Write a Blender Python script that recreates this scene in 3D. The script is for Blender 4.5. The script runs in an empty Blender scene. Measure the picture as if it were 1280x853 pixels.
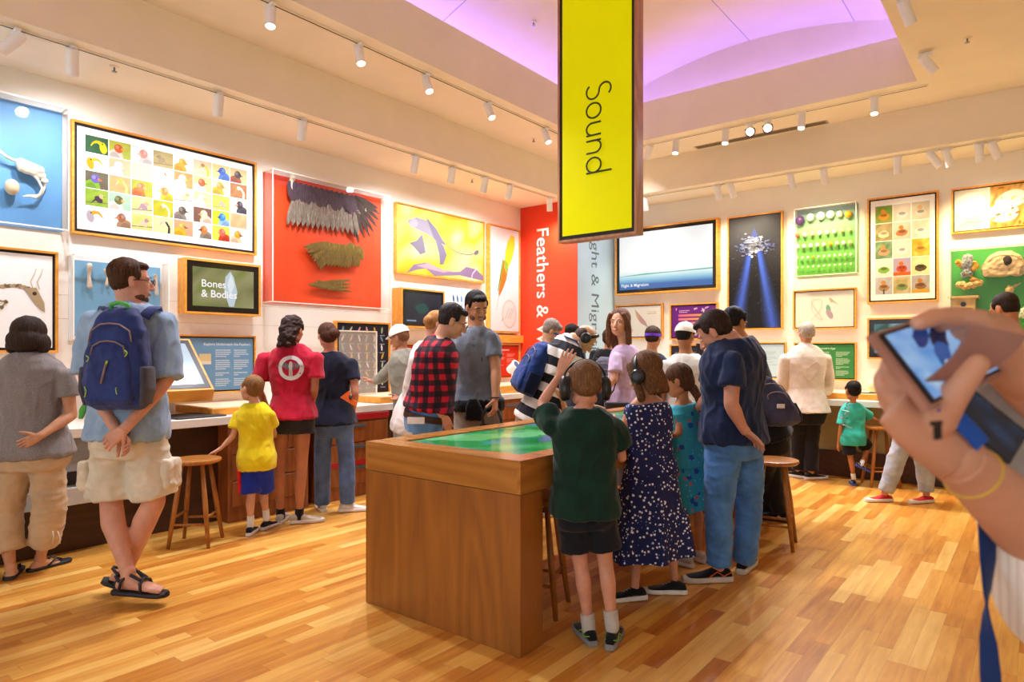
import bpy, math, random
from mathutils import Vector, Matrix, noise, Quaternion
random.seed(7)
V = Vector
PI = math.pi
SC = bpy.context.scene
COL = SC.collection
# ------------------------------------------------------------------ camera geometry
FPX, CX, CY, EYE = 830.0, 640.0, 440.0, 1.35
FW = V((-0.6225, 0.7826, 0)).normalized()
RT = V((FW.y, -FW.x, 0))
UPV = V((0, 0, 1))
def P(px, py, t):
    return V((0, 0, EYE)) + (FW + RT*((px-CX)/FPX) + UPV*((CY-py)/FPX))*t
def onX(px, py, X):
    d = FW + RT*((px-CX)/FPX); return P(px, py, X/d.x)
def onY(px, py, Y):
    d = FW + RT*((px-CX)/FPX); return P(px, py, Y/d.y)
def onZ(px, py, z):
    return P(px, py, (EYE-z)*FPX/(py-CY))
def GT(py): return EYE*FPX/(py-CY)
def GD(px, py): return P(px, py, GT(py))
def ydir(phi):
    a = math.radians(phi); return (FW*math.cos(a) + RT*math.sin(a)).normalized()

# ------------------------------------------------------------------ materials
def lin(c):
    if isinstance(c, str):
        c = c.lstrip('#'); c = [int(c[i:i+2], 16)/255 for i in (0, 2, 4)]
    return tuple(((x/12.92) if x <= 0.04045 else ((x+0.055)/1.055)**2.4) for x in c[:3])
MATS = {}
def newmat(name):
    m = bpy.data.materials.new(name); m.use_nodes = True
    nt = m.node_tree; b = nt.nodes['Principled BSDF']
    return m, nt, b
def N(nt, typ, **kw):
    n = nt.nodes.new(typ)
    for k, v in kw.items(): setattr(n, k, v)
    return n
def mapping(nt, scale=(1, 1, 1), rot=(0, 0, 0), src='Object', loc=(0, 0, 0)):
    tc = N(nt, 'ShaderNodeTexCoord'); mp = N(nt, 'ShaderNodeMapping')
    mp.inputs['Scale'].default_value = scale; mp.inputs['Rotation'].default_value = rot
    mp.inputs['Location'].default_value = loc
    nt.links.new(tc.outputs[src], mp.inputs['Vector']); return mp.outputs[0]
def ramp(nt, fac, stops):
    r = N(nt, 'ShaderNodeValToRGB'); e = r.color_ramp.elements
    while len(e) < len(stops): e.new(0.5)
    for el, (p, c) in zip(e, stops):
        el.position = p; el.color = (*lin(c), 1)
    nt.links.new(fac, r.inputs[0]); return r.outputs[0]
def mixc(nt, fac, a, b, bt='MIX'):
    m = N(nt, 'ShaderNodeMix', data_type='RGBA', blend_type=bt)
    for i, v in ((0, fac), (6, a), (7, b)):
        if hasattr(v, 'links'): nt.links.new(v, m.inputs[i])
        elif i == 0: m.inputs[i].default_value = v
        else: m.inputs[i].default_value = (*lin(v), 1)
    return m.outputs[2]
def mth(nt, op, a, b=None):
    m = N(nt, 'ShaderNodeMath', operation=op)
    for i, v in ((0, a), (1, b)):
        if v is None: continue
        if hasattr(v, 'links'): nt.links.new(v, m.inputs[i])
        else: m.inputs[i].default_value = v
    return m.outputs[0]
def bump(nt, b, h, s=0.3, d=0.002):
    bp = N(nt, 'ShaderNodeBump'); bp.inputs['Strength'].default_value = s; bp.inputs['Distance'].default_value = d
    nt.links.new(h, bp.inputs['Height']); nt.links.new(bp.outputs[0], b.inputs['Normal'])
def noisetex(nt, vec, sc, det=3, rough=0.55):
    n = N(nt, 'ShaderNodeTexNoise'); n.inputs['Scale'].default_value = sc; n.inputs['Detail'].default_value = det
    n.inputs['Roughness'].default_value = rough
    nt.links.new(vec, n.inputs['Vector']); return n.outputs['Fac']
def shade(c, k):
    c = [int(c[i:i+2], 16)/255 for i in (1, 3, 5)]
    c = [max(0, min(1, x*k)) for x in c]
    return '#%02x%02x%02x' % tuple(int(x*255) for x in c)
def plain(c, rough=0.5, metal=0.0, var=0.04, nsc=20, spec=0.5, bmp=0):
    key = ('plain', c, rough, metal, var, nsc, bmp)
    if key in MATS: return MATS[key]
    m, nt, b = newmat('surface_'+c.strip('#'))
    v = mapping(nt); f = noisetex(nt, v, nsc)
    nt.links.new(ramp(nt, f, [(0.3, shade(c, 1-var)), (0.7, shade(c, 1+var))]), b.inputs['Base Color'])
    b.inputs['Roughness'].default_value = rough; b.inputs['Metallic'].default_value = metal
    b.inputs['Specular IOR Level'].default_value = spec
    if bmp: bump(nt, b, noisetex(nt, v, nsc*4), bmp)
    MATS[key] = m; return m
def cloth(c, c2=None, rough=0.9, weave=900, var=0.1, stretch=(1, 1, 1), heather=0.0, sheen=0.15):
    key = ('cloth', c, c2, heather, var)
    if key in MATS: return MATS[key]
    m, nt, b = newmat('fabric_'+c.strip('#'))
    v = mapping(nt, scale=stretch); f = noisetex(nt, v, 9, 4)
    col = ramp(nt, f, [(0.3, shade(c, 1-var)), (0.7, c2 or shade(c, 1+var))])
    if heather:
        g = noisetex(nt, mapping(nt, scale=(1, 1, 3)), 260, 2, 0.7)
        col = mixc(nt, heather, col, ramp(nt, g, [(0.35, shade(c, .55)), (0.65, shade(c, 1.6))]))
    nt.links.new(col, b.inputs['Base Color']); b.inputs['Roughness'].default_value = rough
    b.inputs['Specular IOR Level'].default_value = 0.2
    b.inputs['Sheen Weight'].default_value = sheen
    h = mth(nt, 'ADD', noisetex(nt, v, 34, 3), mth(nt, 'MULTIPLY', noisetex(nt, v, weave, 1), 0.15))
    bump(nt, b, h, 0.35, 0.006)
    MATS[key] = m; return m
def skin(c='#d9a384'):
    key = ('skin', c)
    if key in MATS: return MATS[key]
    m, nt, b = newmat('skin_'+c.strip('#'))
    v = mapping(nt); f = noisetex(nt, v, 12, 4)
    nt.links.new(ramp(nt, f, [(0.3, shade(c, 0.93)), (0.7, shade(c, 1.05))]), b.inputs['Base Color'])
    b.inputs['Roughness'].default_value = 0.5; b.inputs['Specular IOR Level'].default_value = 0.35
    b.inputs['Subsurface Weight'].default_value = 0.06
    b.inputs['Subsurface Radius'].default_value = (0.02, 0.008, 0.004)
    bump(nt, b, noisetex(nt, v, 220, 2), 0.12, 0.001)
    MATS[key] = m; return m
def hairm(c, c2=None):
    key = ('hair', c, c2)
    if key in MATS: return MATS[key]
    m, nt, b = newmat('hair_'+c.strip('#'))
    v = mapping(nt, scale=(1, 1, 0.10)); f = noisetex(nt, v, 150, 5, 0.75)
    nt.links.new(ramp(nt, f, [(0.3, shade(c, 0.6)), (0.55, c), (0.75, c2 or shade(c, 1.5))]), b.inputs['Base Color'])
    b.inputs['Roughness'].default_value = 0.6; b.inputs['Specular IOR Level'].default_value = 0.2
    bump(nt, b, noisetex(nt, mapping(nt, scale=(1, 1, 0.07)), 240, 4, 0.7), 0.8, 0.004)
    MATS[key] = m; return m
def woodm(name, c1, c2, axis='z', rough=0.35, scale=1.0, spec=0.5):
    key = ('wood', name)
    if key in MATS: return MATS[key]
    m, nt, b = newmat(name)
    s = {'x': (0.35, 6, 6), 'y': (6, 0.35, 6), 'z': (6, 6, 0.35)}[axis]
    s = tuple(q*scale for q in s)
    v = mapping(nt, scale=s)
    f1 = noisetex(nt, v, 1.2, 5, 0.6)
    g = noisetex(nt, v, 9, 3, 0.7)
    s2 = {'x': (0.5, 3.2, 3.2), 'y': (3.2, 0.5, 3.2), 'z': (3.2, 3.2, 0.5)}[axis]
    ring = mth(nt, 'PINGPONG', mth(nt, 'MULTIPLY', noisetex(nt, mapping(nt, scale=tuple(q*scale for q in s2)), 0.9, 1.5, 0.4), 26), 1.0)
    mixf = mth(nt, 'ADD', mth(nt, 'MULTIPLY', f1, 0.35), mth(nt, 'ADD', mth(nt, 'MULTIPLY', ring, 0.28), mth(nt, 'MULTIPLY', g, 0.37)))
    nt.links.new(ramp(nt, mixf, [(0.25, c2), (0.75, c1)]), b.inputs['Base Color'])
    b.inputs['Roughness'].default_value = rough; b.inputs['Specular IOR Level'].default_value = spec
    bump(nt, b, g, 0.06, 0.001)
    MATS[key] = m; return m
def attrmat(name, emit=0.0, rough=0.5, spec=0.5):
    if name in MATS: return MATS[name]
    m, nt, b = newmat(name)
    a = N(nt, 'ShaderNodeAttribute', attribute_name='Col')
    nt.links.new(mixc(nt, 1.0, a.outputs['Color'], '#e2e2e2', 'MULTIPLY'), b.inputs['Base Color'])
    b.inputs['Roughness'].default_value = rough; b.inputs['Specular IOR Level'].default_value = spec
    if emit:
        nt.links.new(a.outputs['Color'], b.inputs['Emission Color']); b.inputs['Emission Strength'].default_value = emit
        mm = mixc(nt, 0.85, a.outputs['Color'], '#000000'); nt.links.new(mm, b.inputs['Base Color'])
    MATS[name] = m; return m
def emitm(c, s):
    key = ('emit', c, s)
    if key in MATS: return MATS[key]
    m, nt, b = newmat('lamp_glow'); b.inputs['Base Color'].default_value = (*lin(c), 1)
    b.inputs['Emission Color'].default_value = (*lin(c), 1); b.inputs['Emission Strength'].default_value = s
    MATS[key] = m; return m
def acrylic():
    if 'acr' in MATS: return MATS['acr']
    m, nt, b = newmat('clear_acrylic')
    tr = N(nt, 'ShaderNodeBsdfTransparent'); gl = N(nt, 'ShaderNodeBsdfGlossy'); gl.inputs['Roughness'].default_value = 0.03
    tr.inputs[0].default_value = (0.97, 0.98, 0.98, 1)
    fr = N(nt, 'ShaderNodeFresnel'); fr.inputs['IOR'].default_value = 1.3
    mx = N(nt, 'ShaderNodeMixShader'); nt.links.new(mth(nt, 'MINIMUM', mth(nt, 'MULTIPLY', fr.outputs[0], 0.5), 0.18), mx.inputs[0])
    nt.links.new(tr.outputs[0], mx.inputs[1]); nt.links.new(gl.outputs[0], mx.inputs[2])
    nt.links.new(mx.outputs[0], nt.nodes['Material Output'].inputs[0])
    MATS['acr'] = m; return m

# ------------------------------------------------------------------ geometry builder
class G:
    def __init__(s): s.v = []; s.f = []; s.m = []; s.c = []
    def add(s, vs, fs, mi=0, col=None):
        o = len(s.v); s.v += [V(x) for x in vs]
        for f in fs: s.f.append([i+o for i in f]); s.m.append(mi); s.c.append(col)
    def box(s, a, b, mi=0, M=None, bev=0.0):
        x0, y0, z0 = [min(a[i], b[i]) for i in range(3)]; x1, y1, z1 = [max(a[i], b[i]) for i in range(3)]
        if bev > 0:
            e = bev
            pts = []
            for sx in (0, 1):
                for sy in (0, 1):
                    for sz in (0, 1):
                        X = x1 if sx else x0; Y = y1 if sy else y0; Z = z1 if sz else z0
                        ex = -e if sx else e; ey = -e if sy else e; ez = -e if sz else e
                        pts += [(X, Y+ey, Z+ez), (X+ex, Y, Z+ez), (X+ex, Y+ey, Z)]
            def id(sx, sy, sz, k): return (sx*4+sy*2+sz)*3+k
            fs = []
            for sx in (0, 1): fs.append([id(sx, 0, 0, 0), id(sx, 1, 0, 0), id(sx, 1, 1, 0), id(sx, 0, 1, 0)][::(-1 if not sx else 1)])
            for sy in (0, 1): fs.append([id(0, sy, 0, 1), id(1, sy, 0, 1), id(1, sy, 1, 1), id(0, sy, 1, 1)][::(1 if not sy else -1)])
            for sz in (0, 1): fs.append([id(0, 0, sz, 2), id(1, 0, sz, 2), id(1, 1, sz, 2), id(0, 1, sz, 2)][::(-1 if not sz else 1)])
            for sy in (0, 1):
                for sz in (0, 1): fs.append([id(0, sy, sz, 1), id(1, sy, sz, 1), id(1, sy, sz, 2), id(0, sy, sz, 2)])
            for sx in (0, 1):
                for sz in (0, 1): fs.append([id(sx, 0, sz, 0), id(sx, 1, sz, 0), id(sx, 1, sz, 2), id(sx, 0, sz, 2)])
            for sx in (0, 1):
                for sy in (0, 1): fs.append([id(sx, sy, 0, 0), id(sx, sy, 1, 0), id(sx, sy, 1, 1), id(sx, sy, 0, 1)])
            for sx in (0, 1):
                for sy in (0, 1):
                    for sz in (0, 1): fs.append([id(sx, sy, sz, 0), id(sx, sy, sz, 1), id(sx, sy, sz, 2)])
            vs = pts
        else:
            vs = [(x0, y0, z0), (x1, y0, z0), (x1, y1, z0), (x0, y1, z0), (x0, y0, z1), (x1, y0, z1), (x1, y1, z1), (x0, y1, z1)]
            fs = [(0, 3, 2, 1), (4, 5, 6, 7), (0, 1, 5, 4), (1, 2, 6, 5), (2, 3, 7, 6), (3, 0, 4, 7)]
        if M: vs = [M @ V(p) for p in vs]
        s.add(vs, fs, mi)
    def rings(s, R, mi=0, cap=True, closed=True):
        n = len(R[0]); o = len(s.v)
        for r in R: s.v += [V(p) for p in r]
        for i in range(len(R)-1):
            for j in range(n if closed else n-1):
                k = (j+1) % n
                s.f.append([o+i*n+j, o+i*n+k, o+(i+1)*n+k, o+(i+1)*n+j]); s.m.append(mi); s.c.append(None)
        if cap:
            s.f.append([o+j for j in range(n)][::-1]); s.m.append(mi); s.c.append(None)
            e = o+(len(R)-1)*n
            s.f.append([e+j for j in range(n)]); s.m.append(mi); s.c.append(None)
    def cone(s, p0, p1, r0, r1, seg=14, mi=0, cap=True):
        p0, p1 = V(p0), V(p1); d = (p1-p0)
        if d.length < 1e-6: return
        d.normalize(); a = d.orthogonal().normalized(); b = d.cross(a)
        s.rings([[p+(a*math.cos(2*PI*j/seg)+b*math.sin(2*PI*j/seg))*r for j in range(seg)] for p, r in ((p0, r0), (p1, r1))], mi, cap)
    def ell(s, c, r, M=None, seg=16, rg=10, mi=0):
        c = V(c)
        if not hasattr(r, '__len__'): r = (r, r, r)
        ax = M if M else (V((1, 0, 0)), V((0, 1, 0)), V((0, 0, 1)))
        R = []
        for i in range(1, rg):
            th = PI*i/rg
            R.append([c + ax[0]*(r[0]*math.sin(th)*math.cos(2*PI*j/seg)) + ax[1]*(r[1]*math.sin(th)*math.sin(2*PI*j/seg)) - ax[2]*(r[2]*math.cos(th)) for j in range(seg)])
        o = len(s.v); s.rings(R, mi, False)
        s.v += [c-ax[2]*r[2], c+ax[2]*r[2]]; b, t = len(s.v)-2, len(s.v)-1
        e = o+(rg-2)*seg
        for j in range(seg):
            k = (j+1) % seg
            s.f.append([o+k, o+j, b]); s.m.append(mi); s.c.append(None)
            s.f.append([e+j, e+k, t]); s.m.append(mi); s.c.append(None)
    def chain(s, pts, rad, seg=14, endflat=False):
        for i in range(len(pts)-1): s.cone(pts[i], pts[i+1], rad[i], rad[i+1], seg)
        for i, (p, r) in enumerate(zip(pts, rad)):
            if endflat and i in ((len(pts)-1,) if endflat != 'both' else (0, len(pts)-1)): continue
            s.ell(p, r, seg=seg, rg=8)
    def tube(s, pts, r, seg=8, mi=0, closed=False):
        pts = [V(p) for p in pts]; n = len(pts); R = []; a = None
        for i, p in enumerate(pts):
            q0 = pts[i-1] if (i > 0 or closed) else p; q1 = pts[(i+1) % n] if (i < n-1 or closed) else p
            d = (q1-q0).normalized()
            if a is None: a = d.orthogonal().normalized()
            else:
                a = (a-d*a.dot(d)); a = a.normalized() if a.length > 1e-6 else d.orthogonal().normalized()
            b = d.cross(a); rr = r[i] if hasattr(r, '__len__') else r
            R.append([p+(a*math.cos(2*PI*j/seg)+b*math.sin(2*PI*j/seg))*rr for j in range(seg)])
        if closed: R.append(R[0])
        s.rings(R, mi, not closed)
    def lathe(s, c, prof, seg=20, mi=0, ax=None):
        c = V(c); ax = ax or (V((1, 0, 0)), V((0, 1, 0)), V((0, 0, 1)))
        s.rings([[c+ax[0]*(r*math.cos(2*PI*j/seg))+ax[1]*(r*math.sin(2*PI*j/seg))+ax[2]*z for j in range(seg)] for r, z in prof], mi, True)
    def loft(s, secs, seg=28, e=2.4, cap=True, mi=0):
        # secs: (centre, sideVec, frontVec, a, b_front, b_back)
        R = []
        for c, S, F, a, bf, bb in secs:
            ring = []
            for j in range(seg):
                th = 2*PI*j/seg; cc, ss = math.cos(th), math.sin(th)
                x = math.copysign(abs(cc)**(2/e), cc)*a; y = math.copysign(abs(ss)**(2/e), ss)*(bf if ss > 0 else bb)
                ring.append(V(c)+S*x+F*y)
            R.append(ring)
        s.rings(R, mi, cap)
    def build(s, name, mats, parent=None, base=None, smooth=False, M=None):
        me = bpy.data.meshes.new(name)
        inv = M if M is not None else (Matrix.Translation(-V(base)) if base is not None else None)
        vs = [inv @ p for p in s.v] if inv is not None else s.v
        me.from_pydata([tuple(p) for p in vs], [], s.f)
        if not isinstance(mats, (list, tuple)): mats = [mats]
        for m in mats: me.materials.append(m)
        me.polygons.foreach_set('material_index', s.m)
        if smooth: me.polygons.foreach_set('use_smooth', [True]*len(me.polygons))
        if any(c is not None for c in s.c):
            ca = me.color_attributes.new('Col', 'FLOAT_COLOR', 'CORNER'); k = 0
            data = []
            for f, c in zip(s.f, s.c):
                for j in range(len(f)):
                    cc = (c[j] if (c and hasattr(c[0], '__len__')) else c) or (0.5, 0.5, 0.5)
                    data += [cc[0], cc[1], cc[2], 1]
            ca.data.foreach_set('color', data)
        me.update()
        o = bpy.data.objects.new(name, me); COL.objects.link(o)
        if parent: o.parent = parent
        return o
def fixn(o):
    import bmesh
    bm = bmesh.new(); bm.from_mesh(o.data); bmesh.ops.recalc_face_normals(bm, faces=bm.faces); bm.to_mesh(o.data); bm.free()
def sharp(o, ang=40):
    fixn(o)
    o.data.polygons.foreach_set('use_smooth', [True]*len(o.data.polygons))
    try: o.data.set_sharp_from_angle(angle=math.radians(ang))
    except Exception: pass
    return o
def remeshed(g, vox, it=3, fac=0.5, disp=None):
    """union of closed shells -> one smooth surface; returns (verts, faces) in the coordinates of g"""
    me = bpy.data.meshes.new('t'); me.from_pydata([tuple(p) for p in g.v], [], g.f)
    o = bpy.data.objects.new('t', me); COL.objects.link(o); fixn(o)
    r = o.modifiers.new('r', 'REMESH'); r.mode = 'VOXEL'; r.voxel_size = vox; r.use_smooth_shade = True
    if it:
        sm = o.modifiers.new('s', 'SMOOTH'); sm.factor = fac; sm.iterations = it
    dg = bpy.context.evaluated_depsgraph_get(); dg.update()
    ev = o.evaluated_get(dg); m2 = ev.to_mesh()
    vs = [v.co.copy() for v in m2.vertices]; fs = [list(p.vertices) for p in m2.polygons]
    if disp:
        ns = [v.normal.copy() for v in m2.vertices]
        vs = [p+n*disp(p, n) for p, n in zip(vs, ns)]
    ev.to_mesh_clear(); bpy.data.objects.remove(o); bpy.data.meshes.remove(me)
    return vs, fs
def organic(name, parts, mat, parent, M, vox=0.008, it=3, disp=None, fac=0.5):
    """parts: list of G or (G, vox, it) ; joined into one mesh object"""
    out = G()
    for p in (parts if isinstance(parts, list) else [parts]):
        g, vx, i = p if isinstance(p, tuple) else (p, vox, it)
        if not g.v: continue
        vs, fs = remeshed(g, vx, i, fac, disp); out.add(vs, fs)
    return out.build(name, mat, parent, smooth=True, M=M)
def empty(name, loc, rz=0):
    o = bpy.data.objects.new(name, None); COL.objects.link(o); o.location = loc; o.rotation_euler = (0, 0, rz); o.empty_display_size = 0.1
    return o
def tag(o, label=None, cat=None, group=None, kind=None):
    if label: o['label'] = label
    if cat: o['category'] = cat
    if group: o['group'] = group
    if kind: o['kind'] = kind
    return o
def thing(name, label, cat, loc=(0, 0, 0), rz=0, group=None):
    return tag(empty(name, loc, rz), label, cat, group)
def copy_tree(o, parent=None):
    c = o.copy(); COL.objects.link(c); c.parent = parent
    for ch in o.children: copy_tree(ch, c)
    return c
def Minv(root):
    return (Matrix.Translation(root.location) @ root.rotation_euler.to_matrix().to_4x4()).inverted()
# text -> flat mesh (cached)
TX = {}
def textmesh(s, bold=0.0, align='LEFT', spacing=1.0):
    key = (s, bold, align, spacing)
    if key in TX: return TX[key]
    cu = bpy.data.curves.new('t', 'FONT'); cu.body = s; cu.size = 1; cu.offset = bold; cu.align_x = align; cu.resolution_u = 3; cu.space_character = spacing
    o = bpy.data.objects.new('t', cu); COL.objects.link(o)
    dg = bpy.context.evaluated_depsgraph_get(); dg.update()
    me = bpy.data.meshes.new_from_object(o.evaluated_get(dg))
    r = ([(v.co.x, v.co.y) for v in me.vertices], [list(p.vertices) for p in me.polygons])
    bpy.data.objects.remove(o); bpy.data.meshes.remove(me); TX[key] = r
    return r
# flat picture builder: 2-D shapes with colours on a plane, clipped to the print
class Art:
    def __init__(s, O, U, W, Nn, w, h):
        s.O, s.U, s.W, s.N = V(O), V(U), V(W), V(Nn); s.w, s.h = w, h; s.g = G(); s.d = 0.0; s.clip = (0, 0, w, h)
    def pt(s, x, y): return s.O+s.U*x+s.W*y+s.N*s.d
    def step(s): s.d = min(s.d+0.0001, 0.008)
    def _clip(s, pts):
        x0, y0, x1, y1 = s.clip
        for ax, lim, sg in ((0, x0, 1), (0, x1, -1), (1, y0, 1), (1, y1, -1)):
            out = []
            for i in range(len(pts)):
                a, b = pts[i-1], pts[i]; ia = (a[ax]-lim)*sg >= 0; ib = (b[ax]-lim)*sg >= 0
                if ia != ib:
                    t = (lim-a[ax])/(b[ax]-a[ax]); out.append((a[0]+(b[0]-a[0])*t, a[1]+(b[1]-a[1])*t))
                if ib: out.append(b)
            pts = out
            if not pts: return pts
        return pts
    def poly(s, pts, c, st=True):
        if st: s.step()
        pts = s._clip(list(pts))
        if len(pts) < 3: return
        n = len(pts); s.g.add([s.pt(*p) for p in pts], [list(range(n))], 0, lin(c))
    def rect(s, x0, y0, x1, y1, c): s.poly([(x0, y0), (x1, y0), (x1, y1), (x0, y1)], c)
    def ell(s, cx, cy, rx, ry, c, rot=0, n=14, jit=0):
        cr, sr = math.cos(rot), math.sin(rot); pts = []
        for i in range(n):
            a = 2*PI*i/n; k = 1+random.uniform(-jit, jit); x, y = rx*math.cos(a)*k, ry*math.sin(a)*k
            pts.append((cx+x*cr-y*sr, cy+x*sr+y*cr))
        s.poly(pts, c)
    def line(s, pts, w, c, w1=None):
        s.step(); n = len(pts); w1 = w if w1 is None else w1
        for i in range(n-1):
            (x0, y0), (x1, y1) = pts[i], pts[i+1]; L = math.hypot(x1-x0, y1-y0) or 1
            a = w+(w1-w)*i/max(1, n-1); b = w+(w1-w)*(i+1)/max(1, n-1); nx, ny = -(y1-y0)/L, (x1-x0)/L
            s.poly([(x0+nx*a/2, y0+ny*a/2), (x0-nx*a/2, y0-ny*a/2), (x1-nx*b/2, y1-ny*b/2), (x1+nx*b/2, y1+ny*b/2)], c, False)
    def grid(s, x0, y0, x1, y1, f, nx=8, ny=6):
        s.step(); vs = []; fs = []
        cols = [[lin(f(i/nx, j/ny)) for i in range(nx+1)] for j in range(ny+1)]
        o = len(s.g.v)
        for j in range(ny+1):
            for i in range(nx+1): s.g.v.append(s.pt(x0+(x1-x0)*i/nx, y0+(y1-y0)*j/ny))
        for j in range(ny):
            for i in range(nx):
                a = o+j*(nx+1)+i
                s.g.f.append([a, a+1, a+nx+2, a+nx+1]); s.g.m.append(0); s.g.c.append([cols[j][i], cols[j][i+1], cols[j+1][i+1], cols[j+1][i]])
    def blur(s, x0, y0, x1, y1, cs, nx=7, ny=5, sd=0):
        rnd = random.Random(sd); q = [[rnd.random() for _ in range(nx+1)] for _ in range(ny+1)]
        def f(u, v):
            k = q[int(round(v*ny))][int(round(u*nx))]*(len(cs)-1); i = min(int(k), len(cs)-2); return mixhex(cs[i], cs[i+1], k-i)
        s.grid(x0, y0, x1, y1, f, nx, ny)
    def text(s, st, x, y, size, c, rot=0, bold=0.0, align='LEFT', sx=1.0, spacing=1.0):
        s.step(); vs, fs = textmesh(st, bold, align, spacing); cr, sr = math.cos(rot), math.sin(rot)
        s.g.add([s.pt(x+(a*sx*cr-b*sr)*size, y+(a*sx*sr+b*cr)*size) for a, b in vs], fs, 0, lin(c))
    def para(s, x, y, w, n, lh, c, sd=0, th=0.5, gaps=()):
        """body copy too small to read: broken thin bars"""
        rnd = random.Random(sd); s.step()
        for i in range(n):
            if i in gaps: continue
            yy = y-i*lh; xe = x+w*(rnd.uniform(0.82, 1.0) if (i+1) not in gaps and i < n-1 else rnd.uniform(.3, .7)); xx = x
            while xx < xe:
                ww = min(rnd.uniform(0.05, 0.13)*w, xe-xx)
                s.poly([(xx, yy-lh*th), (xx+ww, yy-lh*th), (xx+ww, yy), (xx, yy)], c, False); xx += ww+w*0.018
    def build(s, name, parent, mat, M=None): return s.g.build(name, mat, parent, M=M)
def hx(c): c = c.lstrip('#'); return [int(c[i:i+2], 16) for i in (0, 2, 4)]
def mixhex(a, b, t):
    a, b = hx(a), hx(b); return '#%02x%02x%02x' % tuple(int(max(0, min(255, x+(y-x)*t))) for x, y in zip(a, b))
# ================================================================== ROOM
XW, YB = -5.75, 8.40            # left wall, back wall
XS, YS = -4.90, 7.72            # soffit edges
ZL, ZU, ZF = 3.38, 3.80, 4.24   # low ceiling, upper ceiling, top of the cove fascia
OX0, OX1, OY0, OY1 = -4.08, -0.87, -1.5, 6.97
XR, YF = 3.4, -4.0
M_wall = plain('#f5f0e4', 0.75, var=0.012, nsc=3)
M_ceil = plain('#f4e7cd', 0.8, var=0.012, nsc=3)
M_frame = woodm('honey_oak', '#f2ad45', '#d98a26', 'y', 0.45, 1.2)
M_framez = woodm('honey_oak_upright', '#d99a45', '#b8752a', 'z', 0.45, 1.2)
M_dwood = woodm('dark_walnut', '#4a2716', '#2e170c', 'y', 0.4)
M_cab = woodm('cabinet_cherry', '#a8602a', '#7c421b', 'z', 0.35, 1.0)
M_table = woodm('table_cherry', '#aa6a2a', '#83501e', 'z', 0.3, 1.0)
M_tabletop = woodm('table_cherry_top', '#c08238', '#9c6428', 'x', 0.22, 1.0)
M_stool = woodm('stool_oak', '#b5742c', '#8a5220', 'z', 0.35, 2.0)
M_black = plain('#141213', 0.35, var=0.05)
M_blackm = plain('#1b191a', 0.8, var=0.05)
M_white = plain('#f4f2ee', 0.35, var=0.01)
M_counter = plain('#f1ebe0', 0.28, var=0.015, nsc=6)
M_steel = plain('#8b8a88', 0.3, 0.9)
M_edge = plain('#fbf3e4', 0.3, var=0.01)
M_print = attrmat('printed_paper', 0, 0.45, 0.3)
M_lit = attrmat('lit_display', 0.45, 0.25)
M_litlow = attrmat('dim_display', 0.2, 0.25)
def struct(name, g, mat, kind='structure', sm=False):
    o = g.build(name, mat); o['kind'] = kind
    if sm: sharp(o)
    return o
# floor: procedural strip boards running along Y
def floor_mat():
    m, nt, b = newmat('maple_strip_floor')
    v = mapping(nt); sp = N(nt, 'ShaderNodeSeparateXYZ'); nt.links.new(v, sp.inputs[0])
    x, y = sp.outputs[0], sp.outputs[1]
    bw = 0.075
    rx = mth(nt, 'DIVIDE', x, bw); row = mth(nt, 'FLOOR', rx); fx = mth(nt, 'SUBTRACT', rx, row)
    wn = N(nt, 'ShaderNodeTexWhiteNoise', noise_dimensions='1D'); nt.links.new(row, wn.inputs['W'])
    off = mth(nt, 'MULTIPLY', wn.outputs['Value'], 7.3)
    ry = mth(nt, 'ADD', mth(nt, 'DIVIDE', y, 0.78), off)
    # jitter plank lengths
    pl = mth(nt, 'FLOOR', ry); fy = mth(nt, 'SUBTRACT', ry, pl)
    cmb = N(nt, 'ShaderNodeCombineXYZ'); nt.links.new(row, cmb.inputs[0]); nt.links.new(pl, cmb.inputs[1])
    w2 = N(nt, 'ShaderNodeTexWhiteNoise', noise_dimensions='2D'); nt.links.new(cmb.outputs[0], w2.inputs['Vector'])
    tone = w2.outputs['Value']
    base = ramp(nt, tone, [(0.0, '#b37d40'), (0.2, '#c6944f'), (0.6, '#d4a762'), (0.85, '#dfb874'), (1.0, '#e9c88c')])
    # grain
    cm = N(nt, 'ShaderNodeCombineXYZ'); nt.links.new(mth(nt, 'MULTIPLY', x, 30), cm.inputs[0])
    nt.links.new(mth(nt, 'ADD', mth(nt, 'MULTIPLY', y, 2.2), mth(nt, 'MULTIPLY', tone, 40)), cm.inputs[1])
    nt.links.new(mth(nt, 'MULTIPLY', tone, 17), cm.inputs[2])
    gr = noisetex(nt, cm.outputs[0], 1.0, 5, 0.65)
    col = mixc(nt, 0.8, base, ramp(nt, gr, [(0.3, '#8a5526'), (0.5, '#c99a5c'), (0.72, '#edcb92')]), 'SOFT_LIGHT')
    gx = mth(nt, 'MULTIPLY', mth(nt, 'LESS_THAN', fx, 0.018), 1.0)
    gy = mth(nt, 'LESS_THAN', fy, 0.0028)
    gap = mth(nt, 'MAXIMUM', gx, gy)
    col = mixc(nt, mth(nt, 'MULTIPLY', gap, 0.45), col, '#5a3415')
    nt.links.new(col, b.inputs['Base Color'])
    b.inputs['Roughness'].default_value = 0.3; b.inputs['Specular IOR Level'].default_value = 0.45
    bump(nt, b, mth(nt, 'SUBTRACT', mth(nt, 'MULTIPLY', gr, 0.2), gap), 0.12, 0.001)
    return m
g = G(); g.box((XW-0.3, YF, -0.1), (XR+0.3, YB+0.3, 0)); struct('floor', g, floor_mat())
g = G(); g.box((XW-0.2, YF, 0), (XW, YB+0.2, ZL+0.5)); struct('wall_left', g, M_wall)
g = G(); g.box((XW, YB, 0), (XR, YB+0.2, ZL+0.5)); struct('wall_back', g, M_wall)
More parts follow.
